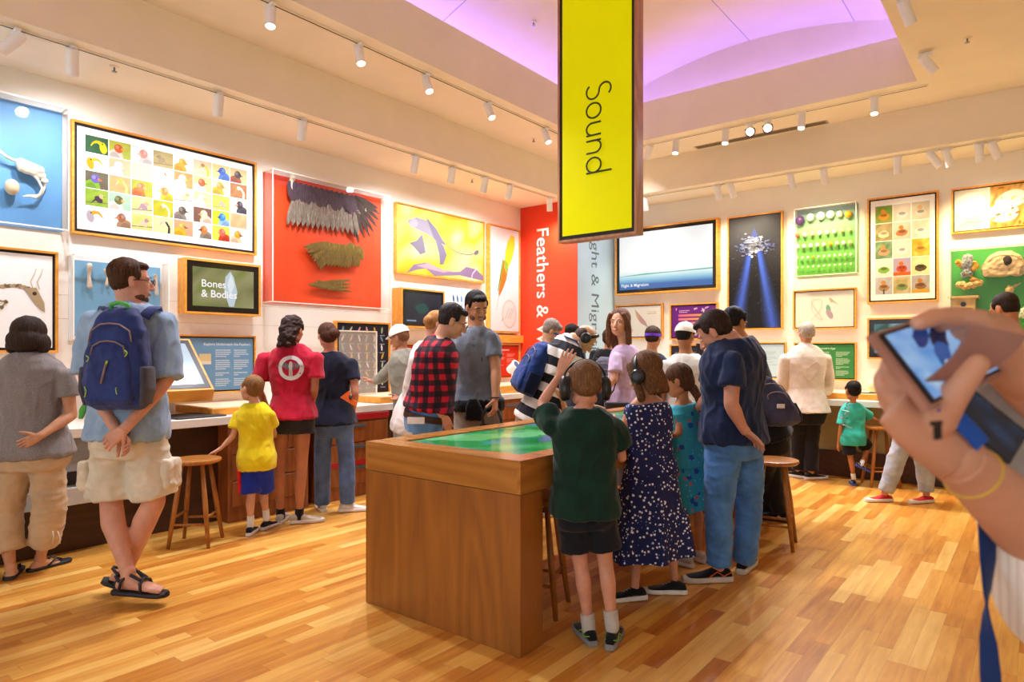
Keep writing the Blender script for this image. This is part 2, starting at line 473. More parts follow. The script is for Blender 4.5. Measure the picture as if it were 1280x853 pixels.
g = G(); g.box((XR, YF, 0), (XR+0.2, YB+0.2, ZU+0.2)); struct('wall_right', g, M_wall)
# faint shiplap joints low on the left wall
g = G()
for z in (1.60, 1.78): g.box((XW-0.001, 1.5, z-0.002), (XW+0.0015, 7.4, z+0.002))
struct('trim_1', g, plain('#d9cdb8', 0.8))
# ceilings
g = G()
g.box((XW, YF, ZL), (XS, YB, ZL+0.1)); g.box((XS, YS, ZL), (XR, YB, ZL+0.1)); struct('ceiling', g, M_ceil)
g = G(); g.box((XS-0.1, YF, ZL+0.1), (XS, YS+0.1, ZU+0.1)); g.box((XS, YS, ZL+0.1), (XR, YS+0.1, ZU+0.1)); struct('ceiling_soffit_face', g, M_ceil)
g = G()
g.box((XS, YF, ZU), (OX0, YS, ZU+0.08)); g.box((OX1, YF, ZU), (XR, YS, ZU+0.08))
g.box((OX0, OY1, ZU), (OX1, YS, ZU+0.08)); g.box((OX0, YF, ZU), (OX1, OY0, ZU+0.08)); struct('ceiling_upper', g, M_ceil)
g = G(); th = 0.03; e = 0.34
g.box((OX0-th, OY0, ZU+0.08), (OX0, OY1+th, ZF)); g.box((OX1, OY0, ZU+0.08), (OX1+th, OY1+th, ZF))
g.box((OX0, OY1, ZU+0.08), (OX1, OY1+th, ZF)); g.box((OX0, OY0-th, ZU+0.08), (OX1, OY0, ZF))
g.box((OX0-th, OY0-e, ZF-0.2), (OX0-e, OY1+e, ZF-0.18)); g.box((OX1+th, OY0-e, ZF-0.2), (OX1+e, OY1+e, ZF-0.18))
g.box((OX0-th, OY1+th, ZF-0.2), (OX1+th, OY1+e, ZF-0.18)); g.box((OX0-th, OY0-e, ZF-0.2), (OX1+th, OY0-th, ZF-0.18))
struct('ceiling_cove_fascia', g, M_ceil)
# vault
xm = (OX0+OX1)/2; x0, x1 = OX0-e, OX1+e
def vz(x): return 4.76-0.106*(x-xm)**2
n = 32; R0 = [(x0+(x1-x0)*i/n) for i in range(n+1)]
g = G()
for y0_, y1_ in ((OY0-e, OY1+e),):
    vs = [(x, y, vz(x)+d) for y in (y0_, y1_) for d in (0, 0.05) for x in R0]
    q = n+1
    fs = []
    for i in range(n):
        fs += [(i, i+1, i+1+2*q, i+2*q), (q+i, q+i+1, q+i+1+2*q, q+i+2*q)]
    g.add(vs, fs)
o = struct('ceiling_vault', g, M_ceil); sharp(o)
g = G()
for yy in (OY1+e, OY0-e-0.05):
    vs = []
    for y in (yy, yy+0.05):
        vs += [(x, y, ZF-0.2) for x in R0]+[(x, y, vz(x)+0.05) for x in R0]
    q = n+1; fs = []
    for i in range(n):
        fs += [(i, i+1, q+i+1, q+i), (2*q+i, 2*q+i+1, 3*q+i+1, 3*q+i)]
    g.add(vs, fs)
g.box((x0-0.05, OY0-e, ZF-0.2), (x0, OY1+e, vz(x0)+0.05)); g.box((x1, OY0-e, ZF-0.2), (x1+0.05, OY1+e, vz(x1)+0.05))
struct('ceiling_vault_end', g, M_ceil)
g = G()
def seam_x(y): g.tube([(x, y, vz(x)-0.001) for x in R0], 0.004, 5)
def seam_y(x, ya=OY0, yb=OY1+e): g.tube([(x, ya, vz(x)-0.001), (x, yb, vz(x)-0.001)], 0.004, 5)
seam_x(4.4); seam_x(1.9); seam_y(-2.49); seam_y(-1.45)
struct('trim_2', g, plain('#b9aecb', 0.8))
# purple cove light strips (real lamps lying on the cove ledge)
VIO = '#8f78ff'
def strip(a, b):
    root = thing('cove_light_strip', 'violet light strip lying hidden on the ceiling cove ledge', 'light', tuple((V(a)+V(b))/2), group='violet cove strips')
    g = G(); g.box(a, b); g.build('diffuser', emitm(VIO, 9.0), root, base=root.location)
for (a, b) in (((x0+0.06, OY0, ZF-0.17), (x0+0.12, OY1, ZF-0.14)), ((x1-0.12, OY0, ZF-0.17), (x1-0.06, OY1, ZF-0.14)),
               ((OX0, OY1+e-0.12, ZF-0.17), (OX1, OY1+e-0.06, ZF-0.14))): strip(a, b)
def area(name, loc, rot, sx, sy, en, col, parent=None):
    l = bpy.data.lights.new(name, 'AREA'); l.shape = 'RECTANGLE'; l.size = sx; l.size_y = sy; l.energy = en*1.5; l.color = lin(col)
    o = bpy.data.objects.new(name, l); COL.objects.link(o); o.location = loc; o.rotation_euler = rot; return o
# corner pillar: front orange-red, side pale blue
PX0, PX1, PY0 = XW, -4.80, 7.42
g = G(); g.box((PX0, PY0+0.012, 0), (PX1-0.012, YB, ZL)); struct('wall_corner', g, M_wall)
t = thing('banner_panel', 'tall orange-red corner panel reading Feathers & Wings in white', 'panel', ((PX0+PX1)/2, PY0, 0))
g = G(); g.box((PX0, PY0, 0), (PX1, PY0+0.012, ZL-0.002)); g.build('board', plain('#ea3a12', 0.5, var=0.02, nsc=2), t, base=t.location)
a = Art((PX0, PY0-0.001, 0), (1, 0, 0), (0, 0, 1), (0, -1, 0), PX1-PX0, ZL)
a.text('Feathers & Wings', 0.29, onY(685, 283, PY0).z, 0.285, '#fff4ea', rot=-PI/2, bold=0.006, spacing=1.0)
a.build('lettering', t, M_print, M=Minv(t))
t = thing('banner_panel', 'tall pale blue corner panel reading Flight & Migration in grey', 'panel', (PX1, (PY0+YB)/2, 0))
g = G(); g.box((PX1-0.012, PY0+0.012, 0), (PX1, YB, ZL-0.002)); g.build('board', plain('#bfe0f8', 0.5, var=0.02, nsc=2), t, base=t.location)
a = Art((PX1+0.001, PY0, 0), (0, 1, 0), (0, 0, 1), (1, 0, 0), YB-PY0, ZL)
a.text('Flight & Migration', 0.36, 3.12, 0.285, '#6f8596', rot=-PI/2, bold=0.0)
a.build('lettering', t, M_print, M=Minv(t))
# ------------------------------------------------------------------ counters and cabinets
YC = 7.58; XC = -4.97; ZC = 0.845
t = tag(empty('worktop', ((XW+XC)/2, 3, ZC)), 'long white worktop running along the left wall', 'worktop')
g = G(); g.box((XW+0.002, -1.5, ZC-0.065), (XC, PY0-0.002, ZC), bev=0.004); g.build('slab', M_counter, t, base=t.location)
t = tag(empty('worktop', (-1.5, (YC+YB)/2, ZC)), 'long white worktop running along the back wall', 'worktop')
g = G(); g.box((PX1+0.002, YC, ZC-0.065), (XR-0.01, YB-0.002, ZC), bev=0.004); g.build('slab', M_counter, t, base=t.location)
g = G(); g.box((XW+0.002, -1.5, 0), (-5.14, PY0-0.01, ZC-0.067)); struct('baseboard_left', g, M_dwood)
g = G(); g.box((PX1+0.01, 7.86, 0.28), (XR-0.01, YB-0.002, ZC-0.067)); struct('trim_3', g, plain('#a08a5c', 0.6, var=0.03))
g = G(); g.box((PX1+0.01, 7.83, 0), (XR-0.01, YB-0.002, 0.28)); struct('baseboard_back', g, M_dwood)
# grey shelving console under the left worktop
yA = onX(150, 500, -5.03).y
t = thing('console_unit', 'pale grey shelf console under the left worktop behind the visitors', 'console', (-5.08, (0.2+yA)/2, 0.30))
g = G(); g.box((-5.13, -1.2, 0.555), (-5.02, yA, 0.775), bev=0.004); g.build('front_panel', plain('#9aa3ab', 0.5, var=0.02), t, base=t.location)
g = G(); g.box((-5.13, -1.2, 0.335), (-5.0, yA, 0.45), bev=0.004); g.build('shelf', plain('#c9cbc8', 0.5, var=0.02), t, base=t.location)
g = G(); g.box((-5.138, -1.2, 0.335), (-5.132, yA, 0.775)); g.build('back_panel', plain('#4c4a4c', 0.6), t, base=t.location)
def cabinet(y0, y1, label, red):
    x1 = -4.985; t = thing('cabinet', label, 'cabinet', (-5.3, (y0+y1)/2, 0))
    g = G(); g.box((XW+0.02, y0, 0.0), (x1, y1, ZC-0.068), bev=0.003); g.build('body', M_cab, t, base=t.location)
    k = 3; zt = 0.70 if red else 0.74; hh = (zt-0.12)/k
    for i in range(k):
        g = G(); g.box((x1+0.001, y0+0.03, 0.12+i*hh+0.006), (x1+0.014, y1-0.03, 0.12+(i+1)*hh-0.006), bev=0.003)
        d = g.build('drawer', M_cab, t, base=t.location)
        g = G(); ym = (y0+y1)/2
        g.box((x1+0.015, ym-0.11, 0.12+(i+1)*hh-0.05), (x1+0.024, ym+0.11, 0.12+(i+1)*hh-0.025), bev=0.003)
        g.build('handle', plain('#4f5d6b', 0.4), d, base=t.location)
    if red:
        for (za, zb) in ((0.715, 0.775), (0.30, 0.345)):
            g = G(); g.box((x1+0.001, y0, za), (x1+0.02, y1, zb), bev=0.003)
            f = g.build('label_strip', plain('#b5121b', 0.4), t, base=t.location)
        tag(f, 'glossy red label strip')
        a = Art((x1+0.021, y0, 0.715), (0, 1, 0), (0, 0, 1), (1, 0, 0), y1-y0, 0.06)
        a.para(0.1, 0.034, 0.34, 1, 0.02, '#f1c9b9', 3, 0.6); a.build('lettering', t, M_print, M=Minv(t))
    return t
cabinet(2.69, 3.42, 'wooden drawer cabinet under the left worktop behind the small boy', False)
cabinet(3.52, 4.32, 'wooden cabinet with red label strips under the left worktop', True)
cabinet(5.6, 6.9, 'wooden drawer cabinet at the far corner of the left worktop', False)
# plinths on the worktops
def plinth(a, b, label, loc=None, grp=None):
    c = V(((a[0]+b[0])/2, (a[1]+b[1])/2, a[2])); t = thing('display_plinth', label, 'plinth', tuple(c), group=grp)
    g = G(); g.box(a, b, bev=0.004); g.build('block', M_frame if abs(b[1]-a[1]) > abs(b[0]-a[0]) else woodm('honey_oak_x', '#f2ad45', '#d98a26', 'x', 0.45, 1.2), t, base=t.location)
    g = G(); g.box((a[0]+0.015, a[1]+0.015, b[2]), (b[0]-0.015, b[1]-0.015, b[2]+0.004)); g.build('inlay', plain('#ead9b8', 0.4), t, base=t.location)
    return t
Z0 = ZC+0.001
plinth((-5.72, 2.62, Z0), (-5.10, 3.45, Z0+0.055), 'flat wooden display tray on the left worktop beside the small boy')
plinth((-5.6, 4.25, Z0), (-5.02, 5.15, Z0+0.06), 'low wooden display plinth under the clear screen on the left worktop')
plinth((-5.70, 5.3, Z0), (-5.05, 7.1, Z0+0.09), 'long wooden plinth on the left worktop near the corner')
plinth((-5.70, 0.4, Z0), (-5.25, 1.45, Z0+0.05), 'low wooden plinth on the left worktop beside the grey-shirted visitor')
plinth((-1.95, 7.74, Z0), (-0.2, 8.36, Z0+0.06), 'wooden plinth carrying the white globe on the back worktop')
plinth((-3.0, 7.74, Z0), (-2.15, 8.36, Z0+0.06), 'wooden plinth on the back worktop left of the white-haired visitor')
g = G(); q = [onZ(205, 512, Z0), onZ(272, 519, Z0), onZ(205, 526, Z0)]
yy0, yy1 = q[0].y-0.35, q[1].y
g.box((-5.35, yy0, Z0), (-4.99, yy1, Z0+0.012), bev=0.003)
tag(g.build('work_mat', plain('#2a2826', 0.55)), 'dark grey mat lying on the front of the left worktop', 'mat')
# white globe lamp/egg with a cable on the back plinth
c = onY(1093, 483, 7.95); r = 0.075
t = thing('globe', 'white egg-like globe on a thin stand on the back worktop', 'globe', (c.x, c.y, Z0+0.066))
g = G(); g.ell((c.x, c.y, c.z), (r, r, r*1.08), seg=24, rg=16); g.build('ball', plain('#f2e3b4', 0.3), t, base=t.location, smooth=True)
g = G(); g.lathe((c.x, c.y, Z0+0.066), [(0.05, 0), (0.05, 0.008), (0.02, 0.02), (0.018, max(0.03, c.z-r-Z0-0.06))]); g.build('stand', M_steel, t, base=t.location)
def cable(pts, label):
    g = G(); g.tube(pts, 0.006, 6); tag(g.build('cable', M_blackm), label, 'cable')
cable([(c.x-0.16, 7.8, Z0+0.075), (c.x-0.05, 7.78, Z0+0.072), (c.x+0.12, 7.82, Z0+0.072), (c.x+0.35, 7.9, Z0+0.072)], 'thin dark cable lying in front of the white globe')
# magnifier scope on the left worktop by the red text panel
c = onX(641, 460, -5.1)
t = thing('magnifier', 'white magnifier scope on a stand beside the red text panel', 'magnifier', (c.x, c.y, Z0+0.092))
g = G(); ax = (V((0, 1, 0)), V((-.5, 0, .8)).normalized(), V((.8, 0, .5)).normalized())
g.lathe(c, [(0.045, -0.07), (0.05, -0.05), (0.062, 0.05), (0.07, 0.06), (0.07, 0.075), (0.05, 0.075), (0.045, 0.06)], ax=ax); g.build('scope', M_white, t, base=t.location, smooth=False)
g = G(); g.lathe(c, [(0.045, 0.062), (0.045, 0.07)], ax=ax); g.build('lens', plain('#4c5a78', 0.1), t, base=t.location)
g = G(); g.lathe((c.x, c.y, Z0+0.092), [(0.07, 0), (0.07, 0.015), (0.018, 0.025), (0.016, c.z-Z0-0.12)]); g.build('stand', M_white, t, base=t.location)
# ------------------------------------------------------------------ centre table
TX0, TX1, TY0, TY1, TZ = -2.845, -1.79, 2.31, 5.42, 0.868
t = thing('interactive_table', 'large cherry-wood table with touch screens set in its top', 'table', ((TX0+TX1)/2, (TY0+TY1)/2, 0))
b = t.location
g = G(); g.box((TX0, TY0, 0), (TX1, TY0+0.17, TZ-0.153), bev=0.002); g.build('end_panel', M_table, t, base=b)
g = G(); g.box((TX0, TY1-0.1, 0), (TX1, TY1, TZ-0.153), bev=0.002); g.build('end_panel', M_table, t, base=b)
g = G(); zt = TZ; za = TZ-0.15; sx0, sx1 = -2.70, -1.905
scr = [(2.455, 3.87), (3.93, 5.30)]
g.box((TX0+.02, TY0, za), (TX1-.02, TY0+.04, TZ-0.03)); g.box((TX0+.02, TY1-.04, za), (TX1-.02, TY1, TZ-0.03)); g.box((TX0+.02, TY0+.04, za+.01), (TX1-.02, TY1-.04, TZ-0.03))
g.build('apron', M_tabletop, t, base=b)
g = G(); g.box((TX0, TY0, za), (TX0+.02, TY1, TZ-0.03)); g.box((TX1-.02, TY0, za), (TX1, TY1, TZ-0.03)); g.build('side_rail', woodm('table_cherry_side', '#c08238', '#9c6428', 'y', 0.22), t, base=b)
g = G()
for (xa, xb, ya, yb) in ((TX0, sx0, TY0, TY1), (sx1, TX1, TY0, TY1), (sx0, sx1, TY0, scr[0][0]), (sx0, sx1, scr[0][1], scr[1][0]), (sx0, sx1, scr[1][1], TY1)):
    g.box((xa, ya, TZ-0.03), (xb, yb, TZ))
g.build('tabletop', M_tabletop, t, base=b)
GR = ['#1d8f3c', '#37b04f', '#19743a', '#58c46a', '#3f9fb0', '#2a8a46']
for k, (ya, yb) in enumerate(scr):
    g = G(); g.box((sx0, ya, TZ-0.03), (sx1, yb, TZ-0.006)); s = g.build('touch_screen', M_black, t, base=b)
    a = Art((sx0+0.02, ya+0.02, TZ-0.0055), (1, 0, 0), (0, 1, 0), (0, 0, 1), sx1-sx0-0.04, yb-ya-0.04)
    a.blur(0, 0, a.w, a.h, GR, 8, 12, 5+k)
    rnd = random.Random(11+k)
    for i in range(16):
        a.ell(rnd.uniform(0, a.w), rnd.uniform(0, a.h), rnd.uniform(.03, .12), rnd.uniform(.06, .2), rnd.choice(['#2c9b49', '#1c7c3a', '#6fc06f', '#3f86b4', '#7fd08d', '#2aa05a', '#4c6f9e']), rnd.uniform(0, 3), 16, 0.25)
    if k == 0:
        a.poly([(0.42, 1.1), (0.75, 1.0), (0.75, 0.72), (0.5, 0.8)], '#d9e0a8'); a.rect(0.5, 1.15, 0.75, 1.33, '#de6a3a')
    a.build('display', s, attrmat('table_display', 0.4, 0.12), M=Minv(t))
# ------------------------------------------------------------------ stools
def stool_proto():
    t = thing('stool', 'x', 'stool'); H = 0.60
    g = G(); g.lathe((0, 0, 0), [(0.10, H-0.035), (0.155, H-0.03), (0.168, H-0.016), (0.165, H-0.004), (0.155, H), (0.05, H-0.006)], 28); sharp(g.build('seat', M_stool, t), 50)
    tops = []; feet = []
    for k in range(4):
        a = PI/4+k*PI/2; tp = V((0.095*math.cos(a), 0.095*math.sin(a), H-0.03)); ft = V((0.19*math.cos(a), 0.19*math.sin(a), 0)); tops.append(tp); feet.append(ft)
        g = G(); g.tube([tp, tp.lerp(ft, .5), ft], [0.013, 0.018, 0.012], 12); g.build('leg', M_stool, t, smooth=True)
    for k in range(4):
        f = 0.64 if k % 2 else 0.72
        g = G(); g.tube([tops[k].lerp(feet[k], f), tops[(k+1) % 4].lerp(feet[(k+1) % 4], f)], 0.009, 8); g.build('stretcher', M_stool, t, smooth=True)
    return t
st0 = stool_proto()
def place_stool(px, py, label, rz, first=[True], xyz=None):
    p = xyz or GD(px, py); o = st0 if first[0] else copy_tree(st0); first[0] = False
    o.location = (p.x, p.y, 0); o.rotation_euler.z = rz; o['label'] = label; o['group'] = 'round wooden stools'
p = onZ(245, 573, 0.60); place_stool(0, 0, 'round wooden stool the boy in the yellow shirt rests his hand on', 0.75, xyz=p)
p = onZ(967, 574, 0.60); place_stool(0, 0, 'round wooden stool behind the man in jeans, near the table end', 0.2, xyz=p)
p = onZ(1101, 533, 0.60); place_stool(0, 0, 'round wooden stool the toddler in the teal shirt holds', 0.5, xyz=p)
p = P(672, 700, 3.5); place_stool(0, 0, 'round wooden stool under the table edge beside the boy with headphones', 0.35, xyz=p)
p = P(1140, 600, 6.95); place_stool(0, 0, 'round wooden stool behind the visitor in pale grey jeans', 0.9, xyz=p)
p = P(1196, 600, 6.75); place_stool(0, 0, 'round wooden stool under the back worktop near the right edge', 0.2, xyz=p)
# ------------------------------------------------------------------ hanging sign
A_ = onY(697, 300, 4.5); B_ = onY(795.5, 300, 4.5); zb = onY(697, 304, 4.5).z; zt = 4.42
t = thing('hanging_sign', 'tall yellow-green hanging sign reading Sound in a wooden frame', 'sign', ((A_.x+B_.x)/2, 4.55, zb))
b = t.location; fx0, fx1 = A_.x, B_.x; th = 0.028
g = G()
for (xa, xb, za_, zb_) in ((fx0, fx0+0.018, zb, zt), (fx1-0.018, fx1, zb, zt), (fx0+0.018, fx1-0.018, zb, zb+0.018), (fx0+0.018, fx1-0.018, zt-0.018, zt)):
    g.box((xa, 4.5, za_), (xb, 4.61, zb_))
g.build('frame', woodm('sign_walnut', '#c48a5c', '#95623e', 'z', 0.45, 1.2), t, base=b)
g = G(); g.box((fx0+0.018, 4.512, zb+0.018), (fx1-0.018, 4.60, zt-0.018)); g.build('shadow_gap', M_black, t, base=b)
yel = '#d9d600'
m, nt, bb_ = newmat('yellow_added_glow'); bb_.inputs['Base Color'].default_value = (*lin('#bdb900'), 1); bb_.inputs['Roughness'].default_value = 0.5
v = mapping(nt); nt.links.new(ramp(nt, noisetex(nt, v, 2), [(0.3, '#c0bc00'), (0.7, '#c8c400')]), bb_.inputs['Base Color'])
bb_.inputs['Emission Color'].default_value = (*lin('#d8d400'), 1); bb_.inputs['Emission Strength'].default_value = 0.28; bb_.inputs['Specular IOR Level'].default_value = 0.05  # weak emission added to brighten the yellow; the panel is no lamp
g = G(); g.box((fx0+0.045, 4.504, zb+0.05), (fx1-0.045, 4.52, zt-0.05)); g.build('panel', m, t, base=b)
# thin lettering "Sound", drawn as strokes, reading downwards
def arc(cx, cy, rx, ry, a0, a1, n=16): return [(cx+rx*math.cos(math.radians(a0+(a1-a0)*i/n)), cy+ry*math.sin(math.radians(a0+(a1-a0)*i/n))) for i in range(n+1)]
L = []; x = 0
L.append(arc(0.25, 0.745, 0.235, 0.235, 40, 268, 16)+arc(0.25, 0.255, 0.26, 0.255, 88, -148, 18)); x = 0.66
L.append(arc(x+0.27, 0.29, 0.27, 0.29, 0, 360, 28)); x += 0.72
L.append([(x, 0.58), (x, 0.25)]+arc(x+0.22, 0.24, 0.22, 0.24, 180, 350, 12)+[(x+0.44, 0.25)]); L.append([(x+0.44, 0.58), (x+0.44, 0)]); x += 0.64
L.append([(x, 0), (x, 0.58)]); L.append([(x, 0.3)]+arc(x+0.22, 0.34, 0.22, 0.24, 180, 0, 12)+[(x+0.44, 0)]); x += 0.62
L.append(arc(x+0.27, 0.29, 0.27, 0.29, 0, 360, 28)); L.append([(x+0.54, 0), (x+0.54, 1.0)])
tw = x+0.54
zt1, zt2 = onY(745, 105, 4.5).z, onY(745, 215, 4.5).z; s_ = (zt1-zt2)/tw
xb_ = onY(733, 160, 4.5).x
g = G()
for st in L:
    pts = [V((xb_+yv*s_*1.04, 4.5015, zt1-xv*s_)) for xv, yv in st]
    g.tube(pts, 0.0075, 6)
g.build('lettering', plain('#3c3a12', 0.6), t, base=b)
for xx in (fx0+0.15, fx1-0.15):
    g = G(); g.tube([(xx, 4.555, zt-0.01), (xx, 4.555, vz(xx)+0.01)], 0.006, 8); g.build('suspension_rod', M_steel, t, base=b)
# ------------------------------------------------------------------ track lights
def track(label, a, b):
    c = (V(a)+V(b))/2; t = thing('light_track', label, 'track', tuple(c))
    d = (V(b)-V(a)); w = 0.018
    lo = V((min(a[0], b[0])-(w if abs(d.y) > abs(d.x) else 0), min(a[1], b[1])-(w if abs(d.x) > abs(d.y) else 0), a[2]-0.012))
    hi = V((max(a[0], b[0])+(w if abs(d.y) > abs(d.x) else 0), max(a[1], b[1])+(w if abs(d.x) > abs(d.y) else 0), a[2]))
    g = G(); g.box(lo, hi); g.build('rail', M_ceil, t, base=c)
    w2 = 0.006; lo2 = V((lo.x+(w-w2 if abs(d.y) > abs(d.x) else 0.01), lo.y+(w-w2 if abs(d.x) > abs(d.y) else 0.01), a[2]-0.0135)); hi2 = V((hi.x-(w-w2 if abs(d.y) > abs(d.x) else 0.01), hi.y-(w-w2 if abs(d.x) > abs(d.y) else 0.01), a[2]-0.0125))
    g = G(); g.box(lo2, hi2); g.build('slot', plain('#5d4a34', 0.7), t, base=c)
track('track rail on the low ceiling along the left wall', (-5.02, -1, ZL), (-5.02, 7.2, ZL))
track('track rail on the upper ceiling left of the sign', (-4.22, 0.2, ZU), (-4.22, 6.9, ZU))
track('track rail on the upper ceiling in front of the back wall', (-4.0, 7.13, ZU), (-0.8, 7.13, ZU))
track('track rail on the low ceiling along the back wall', (-4.7, 7.84, ZL), (2.8, 7.84, ZL))
track('short track rail on the upper ceiling at upper right', (-0.73, 3.4, ZU), (-0.73, 5.25, ZU))
def head_proto():
    t = thing('spotlight', 'x', 'spotlight')
    g = G(); g.box((-0.05, -0.017, -0.03), (0.05, 0.017, -0.0125), bev=0.003); g.build('adapter', M_white, t)
    g = G(); g.tube([(0, 0, -0.03), (0, 0, -0.075)], 0.009, 8); g.build('stem', M_white, t, smooth=True)
    return t
hp = head_proto()
def head_body(t, d, r=0.038, L=0.17):
    # cylinder pointing along d, hinged under the stem
    d = V(d).normalized(); h = V((0, 0, -0.08)); up = h-d*L*0.35
    a = d.orthogonal().normalized(); bb = d.cross(a)
    g = G(); g.lathe(up, [(r*0.9, 0), (r, 0.01), (r, L), (r*0.9, L), (r*0.86, L-0.02)], 20, ax=(a, bb, d)); o = g.build('lamp_body', M_white, t); sharp(o)
    g = G(); g.lathe(up, [(r*0.84, L-0.019), (r*0.84, L-0.016)], 18, ax=(a, bb, d)); g.build('lens', emitm('#fff1d8', 9.0), t)
    return up+d*(L+0.01)
HN = [0]
def spot(px, py, axis, val, z, target, en, label, col='#f6f6ff', ang=115, lamp=True, r=0.038, L=0.17):
    p = onX(px, py, val) if axis == 'X' else onY(px, py, val)
    t = copy_tree(hp)
    t.location = (p.x, p.y, z); t['label'] = label; t['group'] = 'white track spotlights'
    d = V(target)-V((p.x, p.y, z-0.1)); tip = head_body(t, d, r, L)
    if lamp:
        l = bpy.data.lights.new('spot_lamp', 'SPOT'); l.energy = en*1.5; l.color = lin(col); l.spot_size = math.radians(ang); l.spot_blend = 0.9; l.shadow_soft_size = 0.04
        o = bpy.data.objects.new('spot_lamp', l); COL.objects.link(o); o.parent = t; o.location = tip
        o.rotation_euler = d.to_track_quat('-Z', 'Y').to_euler()
    return t
LX = -5.02
for i, (px, tz, what) in enumerate(((20, 2.4, 'at the far left, tilted over'), (90, 2.4, 'second from the left on the low left ceiling'), (273, 1.9, 'above the right half of the bird-head grid'), (378, 1.9, 'above the left of the red wing case'),
        (519, 2.1, 'above the yellow bird picture'), (565, 1.9, 'second above the yellow bird picture'), (606, 2.0, 'above the feather print'), (637, 1.9, 'just left of the orange-red panel'), (687, 1.8, 'tilted in front of the orange-red panel'))):
    p = onX(px, 60, LX)
    tg = (XW+0.3, p.y+(0.15 if i else -0.7), tz+.15)
    if i == 8: tg = (-5.2, 7.4, 1.6)
    if i == 0: tg = (-5.7, p.y-0.9, 2.2)
    spot(px, 60, 'X', LX, ZL, tg, 27, 'white cylinder spotlight '+what, ang=145)
for px, tg, what in ((338, (-3.6, 2.2, 0.6), 'at the top left'), (449, (-3.3, 3.2, 0.8), 'second from the left on the upper track'), (533, (-2.9, 4.0, 0.8), 'third from the left on the upper track'), (611, (-2.8, 4.8, .8), 'fourth from the left on the upper track'), (682, (-2.9, 5.8, .8), 'just left of the hanging sign')):
    spot(px, 60, 'X', -4.22, ZU, tg, 75, 'white cylinder spotlight '+what+' of the upper ceiling', ang=110, r=0.036, L=0.16)
for px, what in ((812, 'right beside the hanging sign'), (845, 'second right of the hanging sign'), (907, 'left of the two adjustable spots'), (1002, 'right of the two adjustable spots'), (1093, 'at the right end of the long upper track')):
    p = onY(px, 150, 7.13); spot(px, 150, 'Y', 7.13, ZU, (p.x+0.1, 6.2, 0) if px != 812 else (-4.8, 7.9, 1.9), 60 if px != 812 else 16, 'white cylinder spotlight '+what, ang=110, r=0.036, L=0.16)
for px in (938, 960):
    p = onY(px, 150, 7.13); t = spot(px, 150, 'Y', 7.13, ZU, (p.x+0.5, 4.5, 1.0), 40, 'small adjustable gimbal spotlight, '+('left' if px == 938 else 'right')+' one of the pair near the vent', r=0.045, L=0.06)
    g = G(); g.tube([(0.05*math.cos(a*PI/8), 0.0, -0.105+0.05*math.sin(a*PI/8)) for a in range(16)], 0.005, 6, closed=True)
    for k in range(3):
        a_ = k*2*PI/3; g.ell((0.05*math.cos(a_+.5), -0.02, -0.105+0.05*math.sin(a_+.5)), 0.011, seg=8, rg=6)
    g.build('gimbal_ring', plain('#3a2a55', 0.4), t, smooth=True)
for px, dx, ty, what in ((806, 0, 8.3, 'hidden beside the hanging sign on the low back ceiling'), (897, 0.0, 8.3, 'left one of the pair above the wide screen'), (914, 0.3, 8.3, 'right one of the pair above the wide screen'), (989, 0.2, 8.3, 'above the egg case'), (1030, 0, 8.3, 'right of the egg case'),
        (1122, 0, 8.2, 'above the nest picture grid'), (1166, 0.8, 8.2, 'tilted right, above the nest picture grid'), (1184, 0.35, 8.2, 'tilted slightly, left of the top right print'), (1224, 0.05, 8.2, 'above the top right print'), (1242, 0.5, 8.2, 'rightmost and tilted, above the top right print')):
    p = onY(px, 200, 7.84); spot(px, 200, 'Y', 7.84, ZL, (p.x+dx, ty, 2.0), 28 if px < 1100 else 15, 'white cylinder spotlight '+what, col='#fff0cc' if px < 980 else '#ffe6b0')
for py, what in ((6, 'top right, nearest the picture edge'), (70, 'top right, glowing brightly')):
    yy = onZ(1128 if py == 6 else 1157, py+10, 3.7).y
    t = copy_tree(hp); t.location = (-0.73, yy, ZU); t['label'] = 'white cylinder spotlight at the '+what; t['group'] = 'white track spotlights'; t.rotation_euler.z = 0
    d = V((0.5, 0.9, -1.6)) if py == 6 else V((0.7, 0.6, -1.0)); tip = head_body(t, d)
    l = bpy.data.lights.new('spot_lamp', 'SPOT'); l.energy = 80; l.color = lin('#ffdca0'); l.spot_size = 1.2; l.spot_blend = 0.9; l.shadow_soft_size = 0.04
    o = bpy.data.objects.new('spot_lamp', l); COL.objects.link(o); o.parent = t; o.location = tip; o.rotation_euler = d.to_track_quat('-Z', 'Y').to_euler()
for o in list(hp.children)+[hp]: bpy.data.objects.remove(o)
# sprinklers and the slot vent
for (px, py, z, where) in ((143, 83, ZL, 'on the low ceiling above the bird-head grid'), (590, 224, ZL, 'on the low ceiling above the feather print'), (667, 22, 4.6, 'on the violet vault left of the sign'), (1209, 47, ZU, 'on the upper ceiling at right'), (667, 173, ZU, 'on the upper ceiling left of the sign')):
    p = onZ(px, py, z)
    if z == 4.6: p.z = vz(p.x)
    t = thing('sprinkler', 'small ceiling sprinkler '+where, 'sprinkler', tuple(p))
    g = G(); g.lathe(p, [(0.03, 0), (0.03, -0.004), (0.01, -0.008)]); g.build('escutcheon', M_ceil, t, base=p)
    g = G(); g.lathe(p, [(0.006, -0.004), (0.006, -0.035), (0.018, -0.037), (0.018, -0.04)]); g.build('nozzle', M_steel, t, base=p)
a_, b_ = onZ(868, 184, ZU), onZ(1036, 153, ZU)
t = thing('slot_vent', 'long slotted air vent in the ceiling above the back wall', 'vent', ((a_.x+b_.x)/2, (a_.y+b_.y)/2, ZU))
yv = (a_.y+b_.y)/2
g = G(); g.box((a_.x, yv-0.06, ZU-0.004), (b_.x, yv+0.06, ZU-0.0005)); g.build('frame', plain('#b8a888', 0.5), t, base=t.location)
